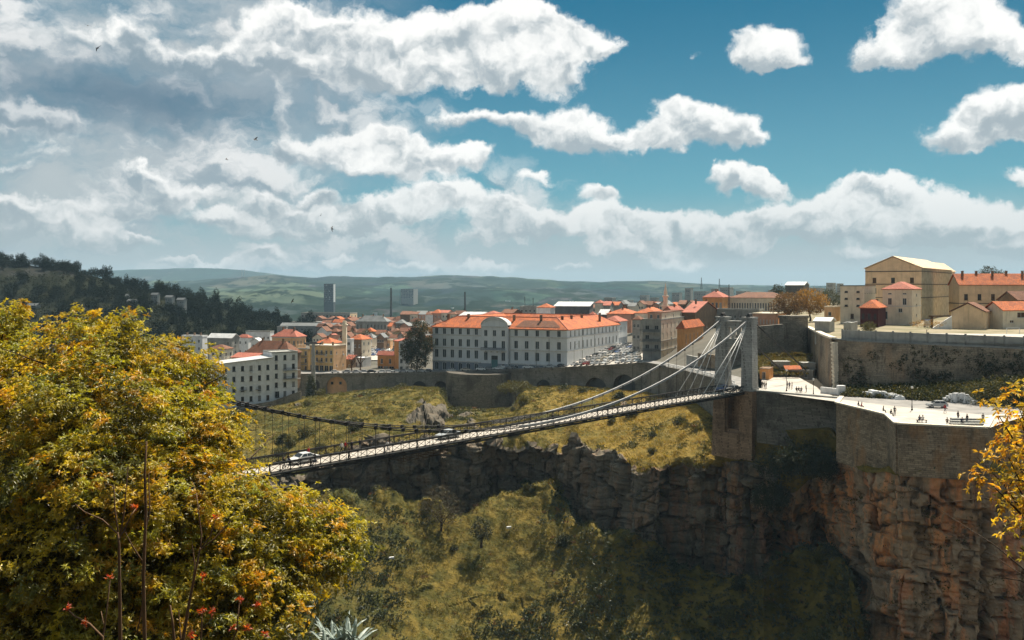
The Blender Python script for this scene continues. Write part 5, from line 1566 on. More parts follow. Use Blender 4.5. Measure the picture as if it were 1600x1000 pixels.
    dict(label='tall brown gabled house with a patchy red roof behind the sunlit orange house', xl=1066, xc=1086, xr=1122, Y=376, yt=489, yb=548, ang=27.28, wall=m_brown, roof=('gL', m_tilepink, 4.4), Rw=[(3, 2, 1.0, 1.8, 5, 4.0)], chimneys=2),
    dict(label='orange mansion with a long dull red roof above the brown gabled house', xl=1098, xc=1129, xr=1140, Y=475, yt=465, yb=490, ang=17.36, wall=m_orange, roof=('hip', m_tilepink, 3.2), L=(5, 1, 1.2, 3.2, 2.6, 7), Rw=(2, 1, 1.2, 3.2, 2.6, 7), chimneys=2, name='mansion'),
    dict(label='long pale colonnaded building on the skyline behind the bridge pylon', xl=1138, xc=1228, xr=1236, Y=482, yt=466, yb=490, ang=7.44, wall=m_pale, roof=('hip', m_tileold, 3.0), L=(22, 1, 0.8, 4.2, 1.4, 6), name='colonnaded_building', cat='building'),
    dict(label='low grey flat-roofed row between the pylon tops', xl=1112, xc=1186, xr=1194, Y=400, yt=485, yb=504, ang=8.68, wall=m_greyr, roof=('flat', m_concrete, 0.5), L=(9, 1, 1.0, 1.4)),
    dict(label='rose brick wall house with slit openings just right of the pylon top', xl=1176, xc=1216, xr=1230, Y=330, yt=491, yb=520, ang=13.64, wall=m_pink, wallR=m_orange, roof=('flat', m_pale, 0.35), L=(8, 1, 0.4, 1.6, 3.2, 5), name='brick_house'),  # sunlight on the right wall put into orange render
    dict(label='dark barn-like block with a pale sheet roof on the skyline right of the pylon', xl=1227, xc=1256, xr=1264, Y=520, yt=446, yb=472, ang=12.4, wall=m_darkr, roof=('gL', m_sheet, 2.0), L=(5, 1, 1.2, 1.6), name='barn', cat='building'),
    # fortress
    dict(label='big cream fortress hall with a broad gable and stained side wall, highest on the rampart', xl=1352, xc=1440, xr=1487, Y=323, yt=419, yb=500, ang=24.8, wall=m_cream, wallR=mat('stained_cream', (0.50, 0.43, 0.30), (0.34, 0.29, 0.20), 0.5, streak=0.75, bump=0.2), roof=('gR', m_cream, 4.4), L=[(3, 1, 1.3, 1.9, 13.4, 9), (3, 1, 1.3, 1.9, 9.6, 9), (1, 1, 1.3, 4.0, 3.4, 9, (14.0, 17.0))], strings=(8.0, 12.9, 17.6), name='fortress_hall', cat='building', frame=m_framedark),
    dict(label='second cream gable rising behind the roof of the big fortress hall', xl=1440, xc=1476, xr=1492, Y=388, yt=424, yb=498, ang=24.8, wall=m_cream, roof=('gR', m_cream, 3.8), name='fortress_hall', cat='building'),
    dict(label='cream prison-like block with small barred windows left of the red gatehouse', xl=1313, xc=1350, xr=1368, Y=296, yt=447, yb=500, ang=24.8, wall=m_pale, roof=('flat', m_framedark, 0.25), L=[(2, 3, 1.0, 0.6, 4.4, 2.3), (1, 1, 1.0, 1.6, 0.4, 9), (1, 1, 1.0, 1.1, 0.9, 9, (6.4, 9.0))], Rw=(6, 2, 0.35, 1.0, 6.2, 2.6), name='guard_block', cat='building', frame=m_framedark),
    dict(label='low apricot annex at the left end of the cream prison-like block', xl=1288, xc=1305, xr=1313, Y=312, yt=480, yb=500, ang=24.8, wall=m_apricot, roof=('flat', m_pale, 0.3), L=(1, 1, 1.0, 1.4)),
    dict(label='cream house with a dull red hipped roof and arched door before the big hall', xl=1379, xc=1425, xr=1439, Y=288, yt=452.5, yb=501, ang=22.32, wall=m_pale, roof=('hip', m_tilepink, 2.4), L=[(2, 1, 1.1, 0.5, 8.4, 9), (2, 1, 1.2, 2.2, 5.0, 9), (1, 1, 1.2, 1.3, 2.6, 9, (2.0, 5.0)), (1, 1, 1.3, 2.6, 0.3, 9, (6.4, 9.6), True)], Rw=(1, 3, 1.8, 0.9), strings=(4.6,), name='commandant_house'),
    dict(label='maroon gatehouse with an orange pyramid roof inside the rampart', xl=1344, xc=1372, xr=1384, Y=276, yt=482, yb=502, ang=22.32, wall=m_maroon, roof=('hip', m_tile, 2.4), L=(3, 1, 0.9, 2.0, 0.4, 5), name='gatehouse', cat='gatehouse', frame=m_maroon),
    dict(label='long cream barracks with an orange roof and six roof chimneys at the right edge', xl=0, xc=1499, xr=1690, Y=328, yt=446, yb=492, ang=96, wall=m_cream, dL=10, roof=('gR', m_tile, 4.2), Rw=[(9, 1, 1.3, 2.2, 5.4, 9)], chimneys=8, strings=(4.2,), name='barracks', cat='building', frame=m_framedark),
    dict(label='windowless cream gabled shed behind the panel fence', xl=1486, xc=1539, xr=1548, Y=262, yt=488, yb=509, ang=23.56, wall=m_cream, roof=('gR', m_tileold, 2.7), name='gabled_shed', cat='shed'),
    dict(label='low streaked cream lean-to right of the windowless gabled shed', xl=0, xc=1541, xr=1569, Y=272, yt=487, yb=507, ang=70, wall=m_cream, dL=5, roof=('flat', m_greyr, 0.3), Rw=(1, 1, 0.9, 1.1)),
    dict(label='small cream house with a bright orange roof at the right edge of the fortress', xl=0, xc=1567, xr=1650, Y=264, yt=486, yb=509, ang=72, wall=m_pale, dL=7, roof=('gR', m_tile, 2.6), Rw=[(3, 1, 1.5, 0.8, 0.8, 9), (1, 1, 3.0, 1.6, 2.3, 9, (5.0, 9.0))]),
    dict(label='brown tiled roof house rising behind the bright orange roof at the right edge', xl=0, xc=1590, xr=1680, Y=300, yt=470, yb=498, ang=72, wall=m_brown, dL=8, roof=('gR', m_tileold, 3.0)),
    dict(label='concrete sentry hut at the left corner of the rampart top', xl=1318, xc=1330, xr=1340, Y=222, yt=506, yb=522, ang=24.8, wall=m_concrete, roof=('flat', m_concrete, 0.3), L=(1, 1, 0.5, 0.5), name='sentry_hut', cat='hut'),
    dict(label='low hut with a white zigzag roof on the rampart above the street', xl=1273, xc=1296, xr=1304, Y=246, yt=503, yb=516, ang=18.6, wall=m_concrete, roof=('gL', m_white, 0.9), name='hut', cat='hut'),
    # plaza
    dict(label='bright orange kiosk beside the foot of the bridge pylon', xl=1187, xc=1202, xr=1208, Y=234, yt=577, yb=593.5, ang=14.88, wall=m_orange, roof=('flat', m_brown, 0.2), L=(1, 1, 0.9, 1.9, 0.1, 9, (0.6, 2.2)), name='kiosk', cat='kiosk', found=0.5, pane=m_wood),
    dict(label='low grey anchor house with a dark recess where the bridge cables end', xl=1209, xc=1270, xr=1275, Y=239, yt=580, yb=591, ang=7.44, wall=m_greyr, roof=('flat', m_concrete, 0.3), L=[(1, 1, 4.0, 1.5, 0.2, 9, (3.2, 7.6)), (1, 1, 0.9, 1.5, 0.05, 9, (1.0, 2.6))], name='anchor_house', cat='building', found=0.5, pane=m_darkr),
    ]
    for r_ in rows_:
        house(**r_)
    # canopy of red tiles over the recess
    c = MB(); a, b = G(1227, 237.6, 2.1), G(1253, 237.9, 2.1)
    c.face([tuple(a), tuple(b), (b.x, b.y + 1.6, 3.0), (a.x, a.y + 1.6, 3.0)]); c.face([(a.x, a.y, 1.95), (a.x, a.y + 1.6, 2.85), (b.x, b.y + 1.6, 2.85), (b.x, b.y, 1.95)])
    c.face([(a.x, a.y, 1.95), (b.x, b.y, 1.95), tuple(b), tuple(a)])
    tag(c.build('tile_canopy', m_tile), 'short red tiled canopy over the recess of the anchor house', 'canopy')
    for x0, x1, y0, y1, lb in ((1210, 1234, 566, 580, 'stubby concrete cable block above the left end of the anchor house'), (1255, 1274, 568, 580, 'stubby concrete cable block above the right end of the anchor house')):
        b = MB(); Y = 243
        p, q = P(x0, y1, Y), P(x1, y0, Y)
        w, h_ = q.x - p.x, q.z - p.z
        b.box((p.x + w / 2, Y + 1.5, p.z + h_ / 2 - 1), (w, 3, h_ + 2)); b.box((p.x + w / 2, Y + 1.5, q.z + 0.1), (w + 0.4, 3.4, 0.25))
        tag(b.build('cable_block', m_concrete), lb, 'cable anchor')
town()

def town_filler():
    """the closely packed far roofs, each a house of its own"""
    r = random.Random(5)
    k = 0
    spots = []
    for x in range(506, 690, 13):
        for yb_, Y in ((519, 640), (528, 565), (512, 720), (507, 800), (536, 520)):
            if r.random() < 0.95:
                spots.append((x + r.uniform(-5, 5), yb_ + r.uniform(-2, 2), Y * r.uniform(0.97, 1.03), 0))
    for x in range(640, 730, 12):
        spots.append((x, 500 + r.uniform(-2, 2), 720, 0))
    for x in range(940, 1120, 13):
        spots.append((x, 484 + r.uniform(-2, 2), 560 + r.uniform(-20, 20), 1))
    for x in range(905, 1010, 15):
        spots.append((x, 488 + r.uniform(-2, 2), 640 + r.uniform(-20, 20), 1))
    for x, yb_, Y, side in spots:
        w = r.uniform(15, 24)
        rf = r.choice([m_tileold, m_tileold, m_tileold, m_tilepink, m_slate, m_tileold, m_tile]) if side == 0 else r.choice([m_tile, m_tilepink, m_tileold, m_slate])
        nm = {m_tileold.name: 'brown', m_tilepink.name: 'rose', m_tile.name: 'orange', m_slate.name: 'grey'}[rf.name]
        wl = r.choice([m_pale, m_brown, m_greyr, m_pink, m_white])
        hh = r.uniform(5, 10)
        place = 'far town left of the school' if side == 0 else 'old town behind the school'
        house('far house under a %s roof in the packed %s' % (nm, place), x - w * 0.65, x, x + w * 0.35, Y, yb_ - hh, yb_, r.uniform(8, 30), wl, roof=(r.choice(['hip', 'gL', 'gR']), rf, r.uniform(1.8, 3.0)),
              L=(3, 1, 1.1, 1.5) if r.random() < 0.7 else None, group='%s roofs of the %s' % (nm, place), found=8)
    # blocks on the skyline, blue with distance
    sky_blocks = [(944, 962, 466, 1000), (965, 990, 470, 1250), (1000, 1015, 462, 1300), (1016, 1030, 466, 1150), (1050, 1066, 458, 1400), (1070, 1083, 451, 1250), (1084, 1110, 456, 1350), (1111, 1124, 452, 1200), (1125, 1146, 450, 1300), (1150, 1172, 456, 1100), (1200, 1214, 454, 1200), (1266, 1288, 451, 900), (1291, 1306, 443, 1000), (1307, 1318, 444, 1050)]
    for k, (x0, x1, yt_, Y) in enumerate(sky_blocks):
        house('distant grey apartment block on the skyline above the old town roofs', x0, x0 + (x1 - x0) * 0.7, x1, Y, yt_, yt_ + 22, 25, m_greyr, roof=('flat', m_concrete, 0.8), L=(5, 3, 1.6, 1.6), group='distant grey apartment blocks', name='apartment_block', cat='building', found=20)
    # tower block and slab far down the valley
    house('tall dark tower block with one pale edge alone in the valley', 506, 521, 524, 1900, 444, 472, 15, m_darkr, m_white, roof=('flat', m_darkr, 1.0), L=(6, 9, 2.6, 2.2), name='tower_block', cat='building', found=40)
    house('hazy pale slab of flats in the valley right of the thin chimney mast', 626, 646, 653, 2300, 452, 466, 15, m_greyr, roof=('flat', m_greyr, 1.0), L=(8, 6, 2.4, 2.0), name='apartment_block', cat='building', found=40)
    rr = random.Random(9)
    for k in range(46):
        x = rr.uniform(430, 900); Y = rr.uniform(1700, 4300)
        t = (Y - 1450) / (5200 - 1450)
        yb_ = YH + (H + 46 - 75 * max(t, 0) ** 1.35 - 6) * F / Y
        w = rr.uniform(4, 9)
        house('speck of a white building scattered on the far hillside fields', x, x + w * 0.7, x + w, Y, yb_ - rr.uniform(2, 3.6), yb_, rr.uniform(10, 40), m_white, roof=('flat', m_white, 0.5), group='white specks of buildings on the far hills', name='farmhouse', found=40)
    for x0, yb_, Y, w in ((186, 470, 690, 17), (198, 478, 675, 18), (236, 468, 690, 14), (258, 472, 680, 15), (276, 476, 668, 16), (40, 485, 640, 24), (130, 492, 640, 20)):
        house('small pale house half hidden among the trees of the dark wooded hill', x0, x0 + w * 0.7, x0 + w, Y, yb_ - 7, yb_, 25, m_concrete, roof=('gL', m_slate, 1.6), L=(3, 1, 1.1, 1.4), group='pale houses on the dark wooded hill', found=8)
town_filler()

def odds():
    for x0, x1, Y0, Y1, z0, z1, lb, m in ((1074, 1112, 292, 272, -2.2, 1.6, 'low grey garden wall behind the curved road, left of the pylon', m_greyr), (1092, 1136, 276, 262, -0.5, 3.4, 'stepped brown terrace wall seen through the bridge stays', m_rampart)):
        w = MB(); a, b = G(x0, Y0, 0), G(x1, Y1, 0)
        w.bar(a + Vector((0, 0, (z0 + z1) / 2)), b + Vector((0, 0, (z0 + z1) / 2)), 0.7, z1 - z0); w.bar(a + Vector((0, 0, z1 + 0.1)), b + Vector((0, 0, z1 + 0.1)), 0.9, 0.2)
        tag(w.build('garden_wall', m), lb, 'wall')
    # minaret
    c = G(1040, 470, 0); zt = H + 3.0
    mn = MB()
    mn.lathe((c.x, c.y, 0), [(1.7, 2), (1.55, 13.2), (2.2, 13.5), (2.2, 14.3), (1.2, 14.4), (1.15, 18.4), (1.75, 18.7), (1.75, 19.3), (1.0, 19.4), (0.9, 21.5), (0.35, 23.6), (0.08, 26.0)], 14)
    tag(mn.build('minaret', m_pale), 'slender pale minaret with two galleries over the old town roofs', 'minaret')
    # slender tower by the road
    t = MB(); p = G(538.5, 415, -13)
    t.box((p.x, p.y, 0 - 13 + 9.5), (1.9, 1.9, 19)); t.box((p.x, p.y, 6.4), (2.6, 2.6, 0.5)); t.box((p.x, p.y, 7.4), (1.4, 1.4, 1.6))
    for k in range(10):
        t.box((p.x - 0.98, p.y - 0.2, -11 + k * 1.8), (0.1, 0.5, 0.5))
    tag(t.build('slender_tower', m_pale), 'pale slender square tower beside the blank apricot gable', 'tower')
    # cable car mast
    r = empty('cable_car_mast', G(489.5, 368, -16), label='tall grey cable car mast with a crosshead, standing before the viaduct arches', cat='mast')
    b = MB(); b.tube([(0, 0, 0), (0, 0, 16.5)], [0.95, 0.6], 10); b.build('mast', m_greyr, r)
    b = MB(); b.box((0, 0, 16.6), (7.0, 0.8, 0.5)); b.box((0, 0, 17.2), (3.0, 0.7, 0.5)); b.bar((-3, 0, 16.3), (0, 0, 15.0), 0.2); b.bar((3, 0, 16.3), (0, 0, 15.0), 0.2); b.build('crosshead', m_darkr, r)
    for s in (-3.1, 3.1):
        b = MB(); b.box((s, 0, 16.95), (0.5, 2.4, 0.3)); b.tube([(s, -1, 16.8), (s, 1, 16.8)], 0.12, 6); b.build('sheave', m_iron, r)
    # thin masts and chimneys of the middle distance
    for x, y0, y1, Y, wd, lb in ((611, 450, 500, 1100, 1.6, 'thin dark chimney stack standing alone in the valley haze'), (726.5, 456, 492, 1000, 1.3, 'thin dark mast behind the left end of the school'), (820, 464, 482, 545, 0.35, 'left lattice antenna mast on the pale flat house'), (833, 466, 482, 545, 0.35, 'right lattice antenna mast on the pale flat house'), (1139, 445, 490, 420, 0.35, 'tall thin flagpole between the orange mansion and the pylon'), (1096, 434, 452, 1500, 1.0, 'left radio mast on the far ridge behind the old town'), (1124, 436, 452, 1500, 1.0, 'right radio mast on the far ridge behind the old town'), (378, 421, 434, 5000, 2.2, 'left lattice pylon on the far ridge beside the wooded hill'), (382, 421, 434, 5000, 2.2, 'right lattice pylon on the far ridge beside the wooded hill')):
        m = MB(); a, q = P(x, y1, Y), P(x, y0, Y)
        if wd > 1.2 and Y < 2000:
            m.tube([a - Vector((0, 0, 8)), q], [wd, wd * 0.7], 10)
        else:
            n = 7; w0, w1 = wd * 1.2, wd * 0.5
            for sx in (-1, 1):
                for sy in (-1, 1):
                    m.bar(a + Vector((sx * w0, sy * w0, 0)), q + Vector((sx * w1 * 0.4, sy * w1 * 0.4, 0)), wd * 0.35)
            for k in range(n):
                f0, f1 = k / n, (k + 1) / n
                p0, p1 = a + (q - a) * f0, a + (q - a) * f1
                e0 = w0 + (w1 * 0.4 - w0) * f0; e1 = w0 + (w1 * 0.4 - w0) * f1
                m.bar(p0 + Vector((-e0, -e0, 0)), p1 + Vector((e1, -e1, 0)), wd * 0.2)
            m.box(q, (wd * 1.3, wd * 1.3, wd * 0.6))
        tag(m.build('mast' if 'mast' in lb else 'flagpole' if 'flagpole' in lb else 'chimney_stack' if 'chimney' in lb else 'lattice_pylon', m_darkr if Y < 2000 else m_greyr), lb, 'mast')
    # elevated road behind the left town
    e = MB(); a, b = G(455, 760, -6.0), G(600, 740, -6.0)
    e.bar(a, b, 9, 1.3)
    for k in range(12):
        p = a + (b - a) * (k / 11); e.box((p.x, p.y, -16), (1.6, 3, 20))
    tag(e.build('elevated_road', m_greyr), 'dark elevated road on piers crossing in front of the pale hall', 'viaduct')
    # carport and white ramp wall of the fortress
    r = empty('carport', G(1450, 268, 11.6), label='brown timber carport frame at the foot of the stained cream hall', cat='carport')
    b = MB(); b.box((4.6, 0, 3.6), (8.6, 0.6, 0.4)); b.build('beam', m_wood, r)
    for x in (1.2, 7.2):
        b = MB(); b.box((x, 0, 1.7), (0.55, 0.5, 3.4)); b.build('post', m_wood, r)
    w = MB(); p = G(1458, 264, 11.4)
    w.prism([(p.x, p.y), (p.x + 5.4, p.y - 0.3), (p.x + 5.4, p.y + 0.1), (p.x, p.y + 0.4)], 11.0, [11.9, 15.4, 15.4, 11.9])
    tag(w.build('ramp_wall', m_white), 'white triangular ramp wall under the carport', 'wall')
    g = empty('football_goal', G(1583, 236, 11.4), label='white football goal frame behind the panel fence at the right', cat='goal')
    b = MB(); b.bar((-1.7, 0, 0), (-1.7, 0, 1.7), 0.1); b.bar((1.7, 0, 0), (1.7, 0, 1.7), 0.1); b.bar((-1.75, 0, 1.75), (1.75, 0, 1.75), 0.1); b.build('goal_frame', m_white, g)
    y = MB(); y.face([tuple(G(1440, 226, 11.52)), tuple(G(1700, 214, 11.52)), tuple(G(1700, 232, 11.56)), tuple(G(1440, 240, 11.56))])
    structure(y.build('yard_pavement', m_paving))
    # white block wall and pale rubble at the back of the terrace
    w = MB(); a, b = G(1283, 205, -0.3), G(1318, 200, -0.3)
    w.bar(a + Vector((0, 0, 0.7)), b + Vector((0, 0, 0.7)), 0.5, 1.4); w.box(G(1314, 200.6, 0.8), (1.6, 1.2, 2.2))
    tag(w.build('white_block_wall', m_white), 'low white block wall at the foot of the rampart corner', 'wall')
    # pale masonry ruins along the foot of the rampart
    rr = random.Random(3)
    for k, (x0, x1, y0, y1, Y, lb) in enumerate(((1342, 1412, 614, 629, 199, 'long heap of white rubble along the road below the rampart'), (1339, 1366, 604, 613, 206, 'low white ruined wall nearest the rampart corner'), (1365, 1450, 606, 614, 206, 'long broken white wall at the foot of the rampart'), (1452, 1464, 615, 628, 197, 'leaning white slab beside the parked silver car'), (1474, 1525, 620, 640, 190, 'tumbled white rock heap behind the silver car'))):
        rb = MB(); n = int((x1 - x0) / 2.2)
        for j in range(n):
            x = x0 + (x1 - x0) * (j + 0.5) / n + rr.uniform(-1, 1)
            prof = math.sin(math.pi * min(0.93, (j + 0.7) / n)) ** 0.6
            hh = (y1 - y0) / F * Y * prof * rr.uniform(0.5, 1.0)
            p = G(x, Y - (x - x0) * 0.085 + rr.uniform(-0.8, 0.8), -0.3)
            rb.box((p.x, p.y, p.z + hh * 0.35), (rr.uniform(0.6, 1.6), rr.uniform(0.7, 1.5), hh * 0.9 + 0.2), rr.uniform(0, 3), taper=rr.uniform(0.3, 0.9))
        o = rb.build('rubble_heap', m_white); tag(o, lb, 'rubble')
odds()
# ------------------------------------------------------------------ vegetation
m_leaf = leafy('crown_leaves', trans=0.46, gain=1.2)
m_scrub = leafy('scrub_leaves', trans=0.25, gloss=0.045, rough=0.5)
m_wood_leaf = leafy('far_leaves', trans=0.15, gloss=0.0)
m_bark = mat('bark', (0.085, 0.055, 0.035), (0.045, 0.032, 0.022), 3.0, bump=0.6)
m_twig = mat('red_twig_bark', (0.17, 0.10, 0.055), (0.10, 0.06, 0.035), 4.0)

def unit(n):
    v = rng.normal(size=(n, 3)); return v / np.linalg.norm(v, axis=1, keepdims=True)
def leaves(centres, axes, length, width, tints, per=1, curl=0.35, spread=1.0):
    """pointed folded leaves: two quads each; arrays of centres, pointing directions, sizes and colours -> verts, faces, tints"""
    n = len(centres)
    d = axes / (np.linalg.norm(axes, axis=1, keepdims=True) + 1e-9)
    s = np.cross(d, unit(n)); s /= np.linalg.norm(s, axis=1, keepdims=True) + 1e-9
    u = np.cross(s, d)
    u[u[:, 2] < 0] *= -1
    L, Wd = np.broadcast_to(length, (n,))[:, None], np.broadcast_to(width, (n,))[:, None]
    base = centres
    mid = centres + d * L * 0.45
    tip = centres + d * L - u * L * curl * 0.4
    a = mid + s * Wd * 0.5 + u * Wd * 0.22; b = mid - s * Wd * 0.5 + u * Wd * 0.22
    v = np.stack([base, a, tip, b, mid], 1).reshape(-1, 3)
    i = np.arange(n)[:, None] * 5
    f = np.concatenate([i + [0, 1, 2, 4], i + [0, 4, 2, 3]], 1).reshape(-1, 4)
    return v, f, np.repeat(tints, 5, axis=0)
def leaf_object(name, v, f, t, m, parent=None):
    me = np_mesh(name, v, f, [m]); vcol(me, 'tint', t)
    return link(name, me, parent)
def pick(cols, n, wts=None):
    c = np.array(cols, float)
    idx = rng.choice(len(c), n, p=wts)
    return c[idx] * rng.uniform(0.75, 1.25, (n, 1)) * rng.uniform(0.93, 1.07, (n, 3))

GOLD = [(0.50, 0.410, 0.025), (0.40, 0.365, 0.030), (0.54, 0.345, 0.020), (0.26, 0.260, 0.030), (0.14, 0.155, 0.026)]
def big_crown(lobes, sprays, rosettes, leafn, L, Wd, cols, wts, seed=0, orange=0.5, inner=0):
    """crown of leaf rosettes gathered into sprays on the outside of uneven lobes (px x, px y, half width, half height, depth, depth half)"""
    cs, ax, tt = [], [], []
    for px, py, a, b, Y, dY in lobes:
        c = np.array(P(px, py, Y)); rad = np.array([a * Y / F, dY, b * Y / F])
        ns = int(sprays * (a * b) / 6000)
        q = unit(ns)
        sp = c + q * rad * rng.uniform(0.62, 1.04, (ns, 1))
        sp += (rng.normal(size=(ns, 3))) * 0.14
        for k in range(ns):
            o = (sp[k] - c) / np.linalg.norm(sp[k] - c)
            nr = rosettes
            off = unit(nr) * rng.uniform(0.05, 0.46, (nr, 1)) * np.array([1.25, 1.25, 0.75])
            rc = sp[k] + off + np.array([0, 0, 0.05])
            base = pick(cols, 1, wts)[0]
            if o[2] > 0.1 and rng.random() < orange * 0.5:
                base = np.array(cols[2]) * rng.uniform(0.7, 1.15)
            for j in range(nr):
                phi = rng.uniform(0, 2 * np.pi, leafn)
                tilt = rng.uniform(-0.55, 0.55, leafn)
                up = (o * 0.7 + np.array([0, 0, 0.6])); up /= np.linalg.norm(up)
                e1 = np.cross(up, [0.3, 0.9, 0.1]); e1 /= np.linalg.norm(e1); e2 = np.cross(up, e1)
                d = np.cos(phi)[:, None] * e1 + np.sin(phi)[:, None] * e2 + tilt[:, None] * up
                cs.append(np.repeat(rc[j][None], leafn, 0)); ax.append(d)
                tt.append(base * rng.uniform(0.8, 1.2, (leafn, 1)))
    for px, py, a, b, Y, dY in (lobes if inner else ()):      # leaves added inside to block light; crown shade put into their tint
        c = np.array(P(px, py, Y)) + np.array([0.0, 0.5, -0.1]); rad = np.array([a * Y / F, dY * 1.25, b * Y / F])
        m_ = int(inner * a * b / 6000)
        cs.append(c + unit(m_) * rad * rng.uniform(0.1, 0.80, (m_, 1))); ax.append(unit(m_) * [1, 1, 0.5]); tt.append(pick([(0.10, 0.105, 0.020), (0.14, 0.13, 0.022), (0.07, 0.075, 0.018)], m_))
    cs, ax, tt = np.concatenate(cs), np.concatenate(ax), np.concatenate(tt)
    n = len(cs)
    return leaves(cs, ax, rng.uniform(0.7, 1.15, n) * L, rng.uniform(0.8, 1.2, n) * Wd, tt)
def limbs(mb, base, targets, r0, seed=1, fork=0.45):
    """trunk that forks into limbs towards the targets"""
    rr = random.Random(seed)
    base = Vector(base)
    mean = sum((Vector(t) for t in targets), Vector()) / len(targets)
    hub = base.lerp(mean, fork)
    mb.tube([base, base.lerp(hub, 0.35) + Vector((rr.uniform(-.15, .15), 0, 0)), base.lerp(hub, 0.7) + Vector((rr.uniform(-.2, .2), 0, 0)), hub], [r0 * 1.25, r0, r0 * 0.85, r0 * 0.75], 9)
    for t in targets:
        t = Vector(t)
        s0 = base.lerp(hub, rr.uniform(0.72, 1.0))
        m1 = s0.lerp(t, 0.45) + Vector((rr.uniform(-.3, .3), rr.uniform(-.3, .3), rr.uniform(-.1, .5)))
        m2 = s0.lerp(t, 0.75) + Vector((rr.uniform(-.2, .2), rr.uniform(-.2, .2), rr.uniform(0, .35)))
        mb.tube([s0, m1, m2, t], [r0 * 0.5, r0 * 0.34, r0 * 0.2, r0 * 0.06], 6)
        for k in range(5):
            p = (m1 if k < 3 else m2)
            e = p + Vector((rr.uniform(-1, 1), rr.uniform(-1, 1), rr.uniform(-.2, 1))) * (t - s0).length * 0.32
            mb.tube([p, p.lerp(e, 0.5) + Vector((0, 0, .1)), e], [r0 * 0.16, r0 * 0.09, r0 * 0.03], 5)

